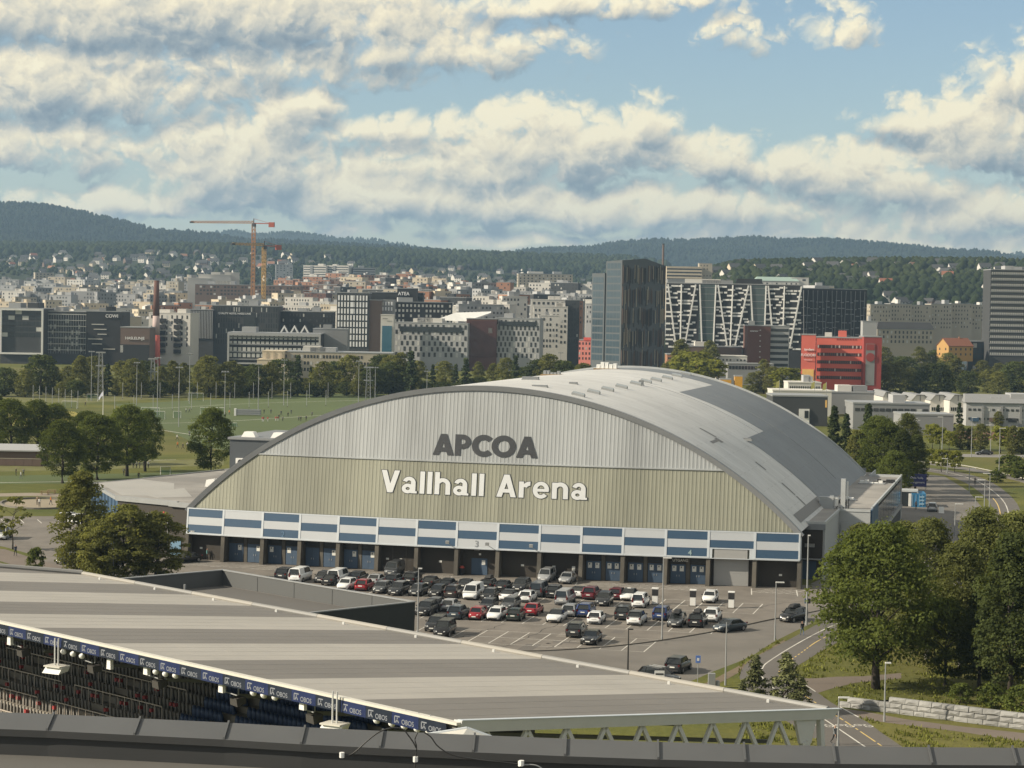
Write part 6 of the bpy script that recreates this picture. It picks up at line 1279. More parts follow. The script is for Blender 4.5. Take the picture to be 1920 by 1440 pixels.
B=bld('long pale warehouse with tenant signs at the right edge',1812,1960,757,752,-4,24,'pale',2,16,'grid',.6,.25,boxes=2);w=B[4];t,C,u,s,_,zt,zb=B;h=zt-zb
MB().hexa([Lc(-.6,-.6,h+.5),Lc(w,-.6,h+.5),Lc(w,12,h+.5),Lc(-.6,12,h+.5),Lc(0,4,h+3.2),Lc(w,4,h+3.2),Lc(w,8,h+3.2),Lc(0,8,h+3.2)]).build('ridge_roof',COLS['grey'],t)
for k in range(4):put(B,'tenant_sign',(BLU,COLS['brown'],COLS['dark'],BLU)[k],1.5+k*6.4,4.3+k*6.4,4.6,6.)
for k in range(5):put(B,'pilaster',COLS['grey'],k*6.4+5.2,k*6.4+6.,.5,12,.1,.4)
rdn(B)
# chimney stack
t=thing('chimney_stack','tall slim brick chimney with white and red lower bands','chimney',W(292,664,1262));hh=float(W(292,526,1262)[2]-W(292,664,1262)[2])
for a,b_,m_ in((-8,11.,COLS['red']),(11.,22,mat('faded pink paint',(.46,.36,.34),.8)),(22,hh,COLS['darkbrick'])):
    r0=lambda z:2.5-z/hh*1.1;MB().tube([(0,0,a),(0,0,b_)],[r0(a),r0(b_)],14).build('shaft_section',m_,t,smooth=True)
t=thing('chimney_stack','dark slim chimney behind the glass tower','chimney',W(1243,500,2000));MB().tube([(0,0,-20),(0,0,20)],[1.3,.9],12).build('shaft',COLS['brown'],t);MB().tube([(0,0,20),(0,0,21)],[1.1,1.1],12).build('rim',COLS['dark'],t)
# --- rows of apartment blocks, district by district
rs=random.Random(12);CN=dict(white='white',cream='cream',brick='orange brick',grey='grey',pale='pale grey',dark='charcoal',darkbrick='dark red brick',beige='beige',brown='brown')
zones=[(-20,275,(555,598),(1500,2050),['cream','cream','cream','white','beige'],'cream district'),(275,430,(545,590),(1550,2000),['brick','brick','cream','darkbrick'],'brick district behind the chimney'),(400,640,(552,585),(1480,1950),['white','white','pale','darkbrick','cream'],'white district behind the hotel'),(640,860,(525,548),(1750,2400),['brown','beige','brick','cream','dark'],'brown district behind tall blocks'),(790,1110,(535,568),(1500,2100),['white','pale','brick','grey','dark','white'],'mixed district left of the tower'),(0,340,(525,550),(2000,2700),['grey','white','beige','pale'],'pale district below far houses'),(520,760,(518,540),(2100,2700),['brick','brown','darkbrick'],'red district below twin slabs')]
GEN=[]
for (x0,x1,(ya,yb),(da,db),cs,zn) in zones:
    nrow=4 if x1-x0>200 else 3;idx=0
    for r in range(nrow):
        fr=r/(nrow-1);d=da+(db-da)*(1-fr);y=ya+(yb-ya)*fr;ri=0;x=x0+rs.uniform(-10,10)
        while x<x1:
            wpx=rs.uniform(26,62)*1650/d;c=rs.choice(cs);rows=rs.randint(4,6);yy=y+rs.uniform(-6,6)
            nm=f"{CN[c]} block in the {zn}, {['back','second','third','front'][r+(4-nrow)]} row, {ordn[min(13,ri)]} along"
            B=bld(nm,x,x+wpx,yy,d+rs.uniform(-40,40),rs.choice([-22,-15,22,30,-18]),rs.uniform(12,16),c,rows,max(4,int(wpx/5)),'rand',.4,.48,boxes=rs.randint(1,3),name='apartment_block',group=zn,z0=None);rdn(B);GEN.append(B[0])
            x+=wpx*rs.uniform(.95,1.35);ri+=1
for i,(x0,x1) in enumerate(((569,608),(612,650))):
    B=bld(('left','right')[i]+' of the twin pale high-rise slabs',x0,x1,498,3000,-14,18,'white',11,8,'band',.8,.4,boxes=1,group='twin high-rise slabs');put(B,'stair_core',COLS['grey'],B[4]*.3,B[4]*.42,0,30,.1,.6);rdn(B)
rdn(bld('small pale tower block left of the twin slabs',517,546,496,3300,8,14,'pale',9,5,'rand',.4,.4,boxes=1));rdn(bld('pale slab right of the twin slabs',662,700,502,3000,8,14,'pale',6,6,'band',.8,.4,boxes=1));rdn(bld('balconied tower block among the far left houses',66,98,511,2900,20,16,'beige',8,5,'grid',.4,.5,boxes=1))
for i,(x0,x1,y) in enumerate(((352,392,522),(372,430,515),(396,446,511))):rdn(bld(('left','middle','right')[i]+' white sheeted building under the crane',x0,x1,y,2000+i*15,8,14,'white',3,6,None,boxes=1))
rdn(bld('unfinished brown concrete frame under the cranes',366,560,533,1960,0,26,'brown',3,30,'rand',.6,.5,boxes=2))
# detached houses on the slopes
HM=[]
for wc,rc in((COLS['white'],COLS['slate']),(COLS['white'],COLS['tile']),(COLS['cream'],COLS['slate']),(COLS['brown'],COLS['slate']),(COLS['pale'],COLS['brick'])):
    w_,dp,h,rh=11,8.5,5.5,3.6;a=MB().box(-w_/2,-dp/2,-4,w_/2,dp/2,h).add([(-w_/2,-dp/2,h),(-w_/2,dp/2,h),(-w_/2,0,h+rh),(w_/2,-dp/2,h),(w_/2,dp/2,h),(w_/2,0,h+rh)],[(0,2,1),(3,4,5)])
    for k in range(3):
        for z in(1.,3.6):a.add([(-w_/2+1.5+k*3.2,-dp/2-.05,z),(-w_/2+2.9+k*3.2,-dp/2-.05,z),(-w_/2+2.9+k*3.2,-dp/2-.05,z+1.4),(-w_/2+1.5+k*3.2,-dp/2-.05,z+1.4)],[(0,1,2,3)],1)
    mb=MB()
    for sg in(-1,1):mb.add([(-w_/2-.4,sg*(dp/2+.5),h-.4),(w_/2+.4,sg*(dp/2+.5),h-.4),(w_/2+.4,0,h+rh+.1),(-w_/2-.4,0,h+rh+.1)],[(0,1,2,3) if sg<0 else (3,2,1,0)])
    HM.append((a.mesh('wall',[wc,GLD]),mb.mesh('roof',rc)))
rs=random.Random(31);HL=['white house with dark roof','white house with orange roof','cream house with dark roof','brown timber house','pale house with red roof']
def nth(k):return f"{k}{'th' if 10<=k%100<=20 else {1:'st',2:'nd',3:'rd'}.get(k%10,'th')}"
def houses(n,d0,d1,p0,p1,where,grp):
    L_=sorted((rs.uniform(p0,p1),rs.uniform(d0,d1),rs.choices(range(5),[6,.5,2,1.4,.5])[0]) for k in range(n));cnt={}
    for px,d,kd in L_:
        cnt[kd]=cnt.get(kd,0)+1;q=CAM[:2]+FH*d+RH*((px-960)/FOC*d)
        t=thing('house',f'small {HL[kd]}, {nth(cnt[kd])} from left {where}','house',(q[0],q[1],float(terrain(*q))),rs.uniform(-.9,.9)+math.atan2(RH[1],RH[0]),grp+', '+HL[kd]);t.scale=(rs.uniform(.8,1.3),)*3
        link('wall',HM[kd][0],t);link('roof',HM[kd][1],t)
houses(150,3050,4250,-60,560,'on far left slope','far left slope');houses(60,3300,4300,560,1250,'on far middle slope','middle slope');houses(85,1950,2750,1330,1930,'on right ridge','right ridge')
# tower cranes
def crane(label,px,ytop,ybot,d,jl,jr,ang,col,th_):
    top=W(px,ytop,d);bot=W(px,ybot,d);H=float(top[2]-bot[2]);t=thing('tower_crane',label,'crane',(bot[0],bot[1],bot[2]),ang);s=1.25;mb=MB();n=int(H/3.2)
    for sx in(-s,s):
        for sy in(-s,s):mb.beam((sx,sy,-10),(sx,sy,H),th_,th_)
    for k in range(n):
        z=k*H/n;z2=(k+1)*H/n
        for a,b_ in(((-s,-s),(s,-s)),((s,-s),(s,s)),((s,s),(-s,s)),((-s,s),(-s,-s))):mb.beam((*a,z),(*b_,z2),th_*.7,th_*.7)
    mb.build('mast',col,t);mb=MB();z0=H+1.;n=int(jl/3)
    for y,z in((-.8,0),(.8,0),(0,1.9)):mb.beam((0,y,z0+z),(-jl,y*.8,z0+z*.75+.0),th_,th_)
    for k in range(n):
        x=-k*jl/n;x2=-(k+.5)*jl/n;x3=-(k+1)*jl/n
        for y in(-.8,.8):mb.beam((x,y,z0),(x2,0,z0+1.7),th_*.7,th_*.7);mb.beam((x2,0,z0+1.7),(x3,y,z0),th_*.7,th_*.7)
    mb.build('jib',col,t);mb=MB();mb.beam((0,0,z0),(jr,0,z0-.2),1.1,.8);mb.beam((0,0,z0+4),(jr*.8,0,z0),.25,.25);mb.build('counter_jib',mat('crane red',(.30,.06,.03),.6),t);MB().box(jr-5,-1,z0-3.2,jr,1,z0+1.).build('counterweight',mat('crane red',(.30,.06,.03)),t);MB().box(-1,-1.6,H-1.8,1.6,1.6,H+1.).box(-.3,-.3,H+1,.3,.3,H+5).build('cab',COLS['dark'],t);MB().box(-jl-1,-1,z0-.3,-jl+2.5,1,z0+1.2).build('jib_end',COLS['dark'],t)
ORG=mat('crane orange',(.33,.155,.05),.6,.1,.1);crane('tall orange tower crane with long jib to the left',474,421,545,1900,58,19,math.atan2(RH[1],RH[0])-.25,ORG,.42);crane('shorter yellow tower crane just right of the tall one',494,463,562,1850,30,16,math.atan2(RH[1],RH[0])+.6,mat('crane yellow',(.40,.24,.06),.6),.42)
# ------------------------------------------------------------------ parking bays
def pline(x0,y0,x1,y1,wd=.12):return strip('bay_line',[Vector((x0,y0)),Vector((x1,y1))],wd,.0085,LINE)
xs0=59.2
for (ya,yb,k0,k1) in((-62.3,-52.7,-3,8),(-46.,-36.2,-6,10),(-27.4,-17.6,-10,11)):
    for k in range(k0,k1+1):
        x=xs0+2.55*k;pline(x,ya,x,yb).__setitem__('kind','structure')
    for y,wd in((ya,.08),((ya+yb)/2,.10),(yb,.08)):pline(xs0+2.55*k0,y,xs0+2.55*k1,y,wd).__setitem__('kind','structure')
for i in range(15):     # hatched keep-clear zones in front of the doors
    if i in(5,8,9,13):continue
    a,c=XB[i]+.3,XB[i+1]-.3;y0=bow((a+c)/2)-1.2
    for k in range(6):
        x=a+(c-a)*k/6;pline(x,y0-4.3,x+2.2,y0,.10).__setitem__('kind','structure')
    pline(a,y0-4.3,c+1,y0-4.3,.1).__setitem__('kind','structure')
for x in(XB[6],XB[7],XB[8],XB[10],XB[14],XB[15]):pline(x-.2,bow(x)-1.4,x+.7,bow(x)-8.,.14).__setitem__('kind','structure')
for q in(((-60,985),(-40,978)),((10,980),(2,974)),((45,981),(38,974)),((78,981),(70,974))):pline(*G(*q[0])[:2],*G(*q[1])[:2],.14).__setitem__('kind','structure')
# tar joints and cracks in the car park
TAR=mat('tar joint',(.055,.05,.045),.9)
rs=random.Random(41)
for (x0,y0,x1,y1) in((64,-66,66,-44),(69,-64,72,-48),(57.5,-60,60,-47),(86,-22,94,-9),(80,-30,60,-28)):
    pts=[];n=14
    for k in range(n+1):pts.append(Vector((x0+(x1-x0)*k/n+rs.uniform(-.3,.3),y0+(y1-y0)*k/n+rs.uniform(-.3,.3))))
    strip('tar_joint',pts,.14,.0075,TAR).__setitem__('kind','structure')
rs=random.Random(77)
PT=[mat('asphalt repair',(.12,.11,.10),.92,.08,1.),mat('old repair',(.205,.185,.162),.92,.08,1.)]
for k in range(16):
    x,y=rs.uniform(38,96),rs.uniform(-66,-6)
    if inside((x,y),[(38,-66),(80,-66),(96,-30),(96,-6),(38,-6)]):
        w_,h_=rs.uniform(.6,3.5),rs.uniform(.5,5.);n=10
        if inside((x,y),PAVED[1]):continue
        sheet('asphalt_patch',[(x-w_/2+rs.uniform(-.1,.1),y-h_/2),(x+w_/2,y-h_/2+rs.uniform(-.2,.2)),(x+w_/2+rs.uniform(-.1,.1),y+h_/2),(x-w_/2,y+h_/2+rs.uniform(-.2,.2))],.0058+.0001*k,PT[k%2])
for k in range(26):
    x,y=xs0+2.55*(rs.randint(-6,9)+.5),rs.choice([-60,-55,-43.5,-38.5,-25,-20]);r=rs.uniform(.15,.4)
    sheet('oil_stain',[(x+r*math.cos(a*.7854)*rs.uniform(.6,1.2),y+r*math.sin(a*.7854)*rs.uniform(.6,1.4)) for a in range(8)],.0078,mat('oil stain',(.07,.065,.06),.7))
# ------------------------------------------------------------------ people
SKINM=mat('skin',(.42,.25,.17),.6)
def person_mesh(nm,J,Ed):
    me=bpy.data.meshes.new(nm);ks=list(J);me.from_pydata([J[k][:3] for k in ks],[(ks.index(a),ks.index(b_)) for a,b_ in Ed],[])
    o=bpy.data.objects.new(nm,me);COL.objects.link(o);sk=o.modifiers.new('s','SKIN');o.modifiers.new('u','SUBSURF').levels=1
    for i,k in enumerate(ks):
        v=me.skin_vertices[0].data[i];v.radius=J[k][3:5];v.use_root=(k=='pelvis')
    dg=bpy.context.evaluated_depsgraph_get();dg.update();m2=bpy.data.meshes.new_from_object(o.evaluated_get(dg));bpy.data.objects.remove(o);bpy.data.meshes.remove(me)
    for q in(SKINM,SKINM,SKINM,SKINM):m2.materials.append(q)
    mi=[]
    for p in m2.polygons:
        c=p.center
        mi.append(3 if c.z>1.69 or (c.z>1.56 and c.x<-.03) else 0 if c.z>1.46 else (0 if (abs(c.y)>.235 and c.z<.98) else 1 if c.z>.93 else (2 if c.z>.08 else 3)))
    m2.polygons.foreach_set('material_index',mi);m2.polygons.foreach_set('use_smooth',[True]*len(mi));return m2
def pose(st_,arm):
    """walking figure facing +x, about 1.76 m; st_ stride, arm swing"""
    J=dict(pelvis=(0,0,.96,.15,.12),waist=(0,0,1.1,.135,.10),chest=(.01,0,1.32,.165,.11),neck=(.01,0,1.50,.055,.055),head=(.03,0,1.60,.085,.075),crown=(.03,0,1.72,.075,.07))
    E=[('pelvis','waist'),('waist','chest'),('chest','neck'),('neck','head'),('head','crown')]
    for s,n in((1,'l'),(-1,'r')):
        f=st_*s
        J.update({n+'hip':(0,.09*s,.90,.085,.085),n+'knee':(.16*f+.04*abs(f),.10*s,.50,.058,.058),n+'ankle':(.30*f-.06*(f<0)*abs(f),.10*s,.09+.08*(f<0)*abs(st_),.04,.04),n+'toe':(.30*f+.17,.11*s,.035+.05*(f<0)*abs(st_),.035,.03),
          n+'sh':(.0,.19*s,1.41,.058,.055),n+'el':(-.15*arm*s,.25*s,1.14,.042,.042),n+'wr':(-.22*arm*s+.12,.25*s,.90,.032,.03),n+'hand':(-.24*arm*s+.15,.245*s,.81,.035,.022)})
        E+=[('pelvis',n+'hip'),(n+'hip',n+'knee'),(n+'knee',n+'ankle'),(n+'ankle',n+'toe'),('chest',n+'sh'),(n+'sh',n+'el'),(n+'el',n+'wr'),(n+'wr',n+'hand')]
    return person_mesh('body',J,E)
PM=[pose(.0,.1),pose(.8,.8),pose(1.25,1.2)]
CLO=dict(black=(.02,.02,.022),navy=(.03,.04,.07),white=(.6,.6,.6),red=(.45,.04,.035),orange=(.6,.2,.05),grey=(.15,.16,.17),teal=(.12,.28,.28),blue=(.05,.10,.25),jeans=(.09,.13,.20),tan=(.3,.22,.15))
def person(px,py,rz,sh,tr_,label,p=1,group=None,z=0.,hair=(.04,.03,.02)):
    c=G(px,py);t=thing('person',label,'person',(c[0],c[1],.01+z),rz,group);o=link('body',PM[p],t)
    for i,m_ in enumerate((SKINM,mat('cloth '+sh,CLO[sh],.9),mat('cloth '+tr_,CLO[tr_],.9),mat('hair dark',hair,.8))):
        o.material_slots[i].link='OBJECT';o.material_slots[i].material=m_
    return t
up=math.atan2(FH[1],FH[0]);rt=math.atan2(RH[1],RH[0])
person(1504,1192,up+.3,'black','jeans','person in black jacket and jeans walking on the path');person(1565,1396,up-2.6,'grey','black','jogger in grey top and black shorts by the lamp post',2)
person(29,1043,up+.6,'navy','black','person in dark blue walking on the left footpath');person(388,1050,rt,'teal','black','person in teal at the payment machine',0);person(1717,956,up,'tan','black','person standing beside the blue container',0)
person(74,951,up,'white','black','person in white top on the playground',0);person(95,947,rt,'orange','navy','child in orange on the playground',1);person(70,947,up,'tan','black','person in brown behind the one in white',0)
person(39,898,rt,'white','grey','player in white on the near small pitch',1);person(30,892,rt,'black','black','player in black near the shed',0);person(44,893,up,'grey','black','second player beside the one in white',0);person(260,900,up,'black','black','person in black on the grass left of the arena',0);person(232,892,up,'grey','black','person in grey under the park tree',1)
tr9=['first','second','third','fourth','fifth','sixth','seventh','eighth','ninth','tenth','eleventh','twelfth']
for i,(x,y) in enumerate(((492,791),(494,791),(502,791),(517,790),(521,790))):person(x,y,up,'red','white',f'{tr9[i]} player in red shirt from the left on the far pitch',i%3,'players in red on the far pitch')
for i,(x,y) in enumerate(((523,786),(527,779),(530,790),(540,782),(546,777),(560,790),(564,790),(574,789),(481,778),(495,776),(508,776),(585,781))):person(x,y,rt*(i%2)+up,('black','navy','grey')[i%3],'black',f'{tr9[i]} dark-clothed player on the far pitch',i%3,'players in dark clothes on the far pitch')
for i,(x,y) in enumerate(((393,776),(349,774),(355,774),(430,778),(160,762),(332,826),(355,818),(333,840),(343,843),(351,841))):person(x,y,up+i,('black','white','grey','orange')[i%4],'black',f'{tr9[i]} person scattered left on the far pitches',i%3,'people scattered on the far pitches')
for i,x in enumerate((250,256,262,270,278)):person(x,878,up+i,('black','white','navy')[i%3],'black',f'{tr9[i]} spectator from the left under the park trees',0,'spectators under the park trees')
t=person(1828,912,up-.2,'black','black','cyclist in black on the curved path',0);t.location.z=.35
# the bicycle under the cyclist
c=G(1828,912);bk=thing('bicycle','bicycle ridden by the cyclist on the curved path','bicycle',(c[0],c[1],.01),up-.2)
for x in(-.52,.52):
    pts=[(x+.33*math.cos(a*math.pi/8),0,.34+.33*math.sin(a*math.pi/8)) for a in range(17)];MB().tube(pts,.025,5,cap=False).build('wheel',TYRE,bk)
MB().tube([(-.52,0,.34),(-.1,0,.85),(.4,0,.85),(.52,0,.34)],.025,5).build('frame',BLK,bk);MB().tube([(.4,-.25,1.),(.4,.25,1.)],.02,5).build('handlebar',BLK,bk);MB().box(-.25,-.07,.88,.02,.07,.94).build('saddle',BLK,bk)
# ------------------------------------------------------------------ lamp posts and street furniture
def lamp(px,yb,yt,label,arm=(1,0),m=None,head=.55,r=.075,grp='lamp posts around the car park'):
    b0=G(px,yb);d=float((b0-CAM)@FW);H=(yb-yt)*d/FOC;t=thing('lamp_post',label,'lamp post',(b0[0],b0[1],0),rt,grp)
    MB().tube([(0,0,-.1),(0,0,H*.5),(0,0,H)],[r*1.25,r,r*.7],8).build('pole',m or GREYM,t)
    if arm[0]:MB().box(min(0,arm[0]*head*1.6)-.05,-.12,H-.02,max(0,arm[0]*head*1.6)+.05,.12,H+.10).build('lamp_head',m or WHT,t)
    MB().tube([(0,0,0),(0,0,.5)],r*1.5,8).build('base_sleeve',m or GREYM,t);return t
BLKM=mat('black metal',(.02,.02,.02),.5)
lamp(783,1192,1066,'slim grey post left beside the black stadium block',(.4,0));lamp(1241,1201,1046,'tall slim lamp post on the kerb among the cars');lamp(1177,1264,1180,'black lamp post beyond the roof edge',(.5,0),BLKM);lamp(1360,1285,1166,'slim post on the grass verge by the road',(0,0));lamp(1453,1201,1092,'lamp post with double head beside the road',(1,0));lamp(1512,1172,1004,'tall post at the right arena corner',(.3,0),None,.4,.1);lamp(1658,1353,1243,'lamp post in front of the stone wall',(.5,0));lamp(1571,1400,1308,'lamp post beside the bicycle markings',(1,0));lamp(212,1094,1003,'thin lamp post among the left trees',(.4,0))
for i,(x,yb,yt) in enumerate(((1719,832,785),(1716,828,788),(1766,855,782),(1821,857,783),(1857,850,797),(1873,892,803),(1776,888,860),(1817,925,878),(1855,952,888),(1828,985,932),(1845,975,900),(1790,1005,1005-60),(1906,850,800))):
    lamp(x,yb,yt,f'{tr9[min(11,i)] if i<12 else "last"} slender lamp post along the right-hand roads',(1 if i%2 else -1,0),None,.8,.09,'lamp posts along the right-hand roads')
for i,(x,yb,yt) in enumerate(((171,752,660),(256,764,681),(295,784,672),(335,800,690),(355,757,664),(421,800,698),(484,778,684),(532,760,676),(672,757,678),(703,758,690),(800,752,697),(968,735,678),(1050,735,662))):
    b0=G(x,yb);d=float((b0-CAM)@FW);H=(yb-yt)*d/FOC;t=thing('pitch_floodlight',f'{(tr9+["thirteenth"])[i]} tall floodlight mast from the left beside the pitches','floodlight',(b0[0],b0[1],0),rt,'floodlight masts beside the pitches')
    MB().tube([(0,0,0),(0,0,H)],[.14,.08],8).build('mast',GREYM,t);MB().box(-1.2,-.15,H-.05,1.2,.15,H+.1).build('crossarm',GREYM,t)
    for s in(-.8,0,.8):MB().hexa([(s-.3,-.35,H+.1),(s+.3,-.35,H+.1),(s+.3,.2,H+.12),(s-.3,.2,H+.12),(s-.25,-.3,H+.4),(s+.25,-.3,H+.4),(s+.25,.1,H+.4),(s-.25,.1,H+.4)]).build('lamp_head',GREYM,t)
for i,(x,yb,yt) in enumerate(((188,748,662),(286,745,674),(690,752,690))):     # lattice masts
    b0=G(x,yb);d=float((b0-CAM)@FW);H=(yb-yt)*d/FOC;t=thing('lattice_mast',('left','middle','right')[i]+' lattice mast in front of the tree belt','mast',(b0[0],b0[1],0),rt,'lattice masts before the tree belt');mb=MB();s=1.
    for sx in(-s,s):
        for sy in(-s,s):mb.beam((sx,sy,0),(sx*.6,sy*.6,H),.16)
    for k in range(9):
        z,z2=k*H/9,(k+1)*H/9;f_=1-.4*k/9
        for a,b_ in(((-s,-s),(s,-s)),((s,-s),(s,s)),((s,s),(-s,s)),((-s,s),(-s,-s))):mb.beam((a[0]*f_,a[1]*f_,z),(b_[0]*f_,b_[1]*f_,z2),.10)
    mb.build('lattice',GREYM,t);MB().box(-1.8,-.4,H,1.8,.4,H+.5).build('lamp_head',GREYM,t);MB().box(-1.8,-.4,H-5,1.8,.4,H-4.6).build('lamp_head',GREYM,t)
for i,(x,yb,yt) in enumerate([(62+k*12,758+k*1.2,722+k*1.5) for k in range(8)]+[(230+k*35,748,717) for k in range(12)]+[(215+k*36,772-k*1.,742-k*1.) for k in range(12)]):
    b0=G(x,yb);d=float((b0-CAM)@FW);H=(yb-yt)*d/FOC;t=thing('net_post','slim ball-net post beside the pitches','post',(b0[0],b0[1],0),0,'ball-net posts along the pitches');t['label']=f"slim ball-net post in the {('left slanting','rear','front')[0 if i<8 else 1 if i<20 else 2]} line, {tr9[i if i<8 else i-8 if i<20 else i-20]} from left"
    MB().tube([(0,0,0),(0,0,H)],.09,5).build('pole',GREYM,t);MB().box(-.12,-.12,0,.12,.12,.3).build('foot',CONC,t)
NETM=mat('green net',(.05,.19,.13),.9,.2,1.)
for i,(x,y,wd,h) in enumerate(((130,766,28,14),(173,752,20,13),(282,778,34,14),(298,786,22,15),(332,784,14,13),(398,778,45,14),(367,752,28,15),(310,890,18,15),(437,800,14,7))):
    b0=G(x,y);d=float((b0-CAM)@FW);w_=wd*d/FOC;hh=h*d/FOC;t=thing('football_goal',f'{tr9[i]} football goal with green net from the left group','goal',(b0[0],b0[1],0),rt,'football goals on the pitches')
    mb=MB();mb.tube([(-w_/2,0,0),(-w_/2,0,hh),(w_/2,0,hh),(w_/2,0,0)],.07,6);mb.build('goal_frame',WHT,t);nb=MB();n=10
    for k in range(n+1):
        a=-w_/2+w_*k/n;nb.beam((a,0,hh),(a,1.5,hh*.4),.035);nb.beam((a,1.5,hh*.4),(a,1.9,0),.035)
        z=hh*k/n;nb.beam((-w_/2,1.9*(1-k/n),z),(w_/2,1.9*(1-k/n),z),.035)
    tag(nb.build('goal_net',NETM,t),kind='stuff')
p=G(466,780);t=thing('team_shelter','low grey stacked benches with white end panel on the far pitch','shelter',(p[0],p[1],0),rt);MB().box(-4.,0,.3,4,1.6,2.2).build('back_panel',mat('shelter grey',(.13,.14,.16),.7),t);MB().box(-4.8,-.2,0,-4.1,1.7,2.4).build('end_panel',WHT,t)
for k in range(3):MB().box(-4,-.12,.4+k*.65,4,-.02,.9+k*.65).build('bench_board',GREYM,t)
fp_=G(193,790);t=thing('flagpole','white flagpole with drooping pale flag left of the park trees','flagpole',(fp_[0],fp_[1],0),rt);d=float((fp_-CAM)@FW);H=(790-733)*d/FOC
MB().tube([(0,0,0),(0,0,H)],[.12,.07],8).build('pole',WHT,t);fl_=MB()
pts=[(0,H-.2),(-.6,H-.6),(-1.1,H-1.5),(-1.5,H-2.2)]
for k in range(3):
    (x0,z0),(x1,z1)=pts[k],pts[k+1];fl_.hexa([(x0,.15*k,z0-1.3+.15*k),(x1,.15*k+.12,z1-1.1+.15*k),(x1,.15*k+.16,z1-1.1+.15*k),(x0,.15*k+.04,z0-1.3+.15*k),(x0,.15*k,z0),(x1,.15*k+.12,z1),(x1,.15*k+.16,z1),(x0,.15*k+.04,z0)])
fl_.build('flag',mat('flag cloth',(.55,.57,.68),.8),t)
for i,(x,yb,yt) in enumerate(((1461,745,712),(1527,752,714),(1549,752,716))):
    b0=W(x,yb,760);H=(yb-yt)*760/FOC;t=thing('flagpole',('left','middle','right')[i]+' flagpole by the dark warehouse box','flagpole',b0,rt,'flagpoles by the warehouse');MB().tube([(0,0,-4),(0,0,H)],[.1,.06],6).build('pole',GREYM,t);MB().hexa([(-.0,0,H-2.6),(-1.4,.1,H-3.),(-1.4,.15,H-3.),(0,.05,H-2.6),(0,0,H-.2),(-1.1,.1,H-.9),(-1.1,.15,H-.9),(0,.05,H-.2)]).build('flag',mat('yellow flag',(.35,.33,.10),.8),t)
# electric chargers, signs, bins
for i,(x,y) in enumerate(((1228,1133),(1299,1136),(1371,1140))):
    p=G(x,y);t=thing('charging_station',('left','middle','right')[i]+' white electric car charger with black screen','charger',(p[0],p[1],0),.05,'electric chargers between the bays')
    MB().box(-.35,-.3,0,.35,.3,1.15).build('cabinet',WHT,t);MB().box(-.38,-.33,1.151,.38,.33,2.0).build('screen_head',BLK,t);MB().box(-.42,-.36,2.0,.42,.36,2.15).build('cap',WHT,t);MB().box(-.5,-.5,-.02,.5,.5,.08).build('plinth',CONC,t)
t=thing('litter_bin','black litter bin with red lid beside door bay three','bin',(*G(866,1078)[:2],0));MB().tube([(0,0,0),(0,0,1.)],[.32,.36],12).build('drum',BLK,t);MB().tube([(0,0,1.),(0,0,1.3)],[.38,.22],12).build('lid',mat('bin red',(.4,.06,.04),.6),t)
t=thing('payment_machine','pale green parking payment machine at the left front bay','machine',(*G(391,1049)[:2],0));MB().box(-.3,-.25,0,.3,.25,1.7).build('cabinet',mat('pale green',(.42,.52,.47),.6),t);MB().box(-.2,-.27,1.1,.2,-.255,1.5).build('screen',BLK,t);MB().box(-.35,-.1,2.,.25,.1,2.9).build('sign',mat('pale green',(.42,.52,.47)),t)
t=thing('traffic_sign','blue rectangular sign on a pole by the road verge','sign',(*G(1308,1281)[:2],0),rt);MB().tube([(0,0,0),(0,0,2.9)],.04,6).build('pole',GREYM,t);MB().box(-.25,-.05,2.1,.25,0,2.85).build('panel',mat('sign blue',(.10,.20,.55),.5),t);MB().box(-.12,-.06,2.3,.12,-.052,2.6).build('symbol',SGW,t)
t=thing('utility_cabinet','grey utility cabinet on the grass verge','cabinet',(*G(1334,1290)[:2],0),rt);MB().box(-.35,-.3,0,.35,.3,1.5).build('cabinet',GREYM,t);MB().box(.42,-.25,0,.8,.25,.75).build('side_box',TRIM,t)
t=thing('sign_board','small white board behind the roof edge','sign',(*G(1236,1290)[:2],0),rt);MB().box(-.5,-.04,1.0,.5,.04,1.75).build('panel',WHT,t);MB().box(-.4,-.06,1.35,.4,-.045,1.5).build('print',BLK,t)
for sx in(-.4,.4):MB().box(sx-.03,-.03,0,sx+.03,.03,1.).build('leg',GREYM,t)
t=thing('post_box','small dark sign boxes on the corner post','sign',(*G(1513,1171)[:2],2.6),rt);MB().box(-.35,-.15,0,-.02,.05,.6).build('panel',BLU,t);MB().box(.02,-.15,0,.35,.05,.6).build('panel',BLK,t)
# blue container and banner on the service yard
p=G(1722,951);t=thing('shipping_container','bright blue container with white door on the service yard','container',(p[0],p[1],0),.12);MB().box(-1.4,0,0,1.4,6,2.7).build('shell',mat('container blue',(.03,.17,.34),.6,.06,.5),t);MB().box(-1.9,-.05,.1,-1.41,2.4,2.6).build('white_panel',WHT,t)
for k in range(4):MB().box(-1.2+k*.65,-.06,.2,-1.1+k*.65,-.005,2.5).build('door_bar',mat('pale blue',(.25,.4,.52),.6),t)
for k in range(3):MB().box(.2,-.09,.5+k*.7,1.1,-.065,.8+k*.7).build('print',mat('pale blue',(.25,.4,.52)),t)
p=G(1718,936);t=thing('banner','dark blue banner with white lines above the container','banner',(p[0],p[1],0),.1);MB().box(-2.,0,2.6,2.,.1,5.2).build('cloth',mat('banner blue',(.03,.035,.14),.7),t)
for k,tx in enumerate(('Oslo Valle','arrangement')):
    o=link('lettering',text_mesh(tx,.62,SGW,.01),t);o.matrix_local=basis((0,-.02,4.2-k*.9),(1,0,0),(0,0,1),(0,-1,0))
for sx in(-1.9,1.9):MB().box(sx-.06,.1,0,sx+.06,.2,5.3).build('post',GREYM,t)
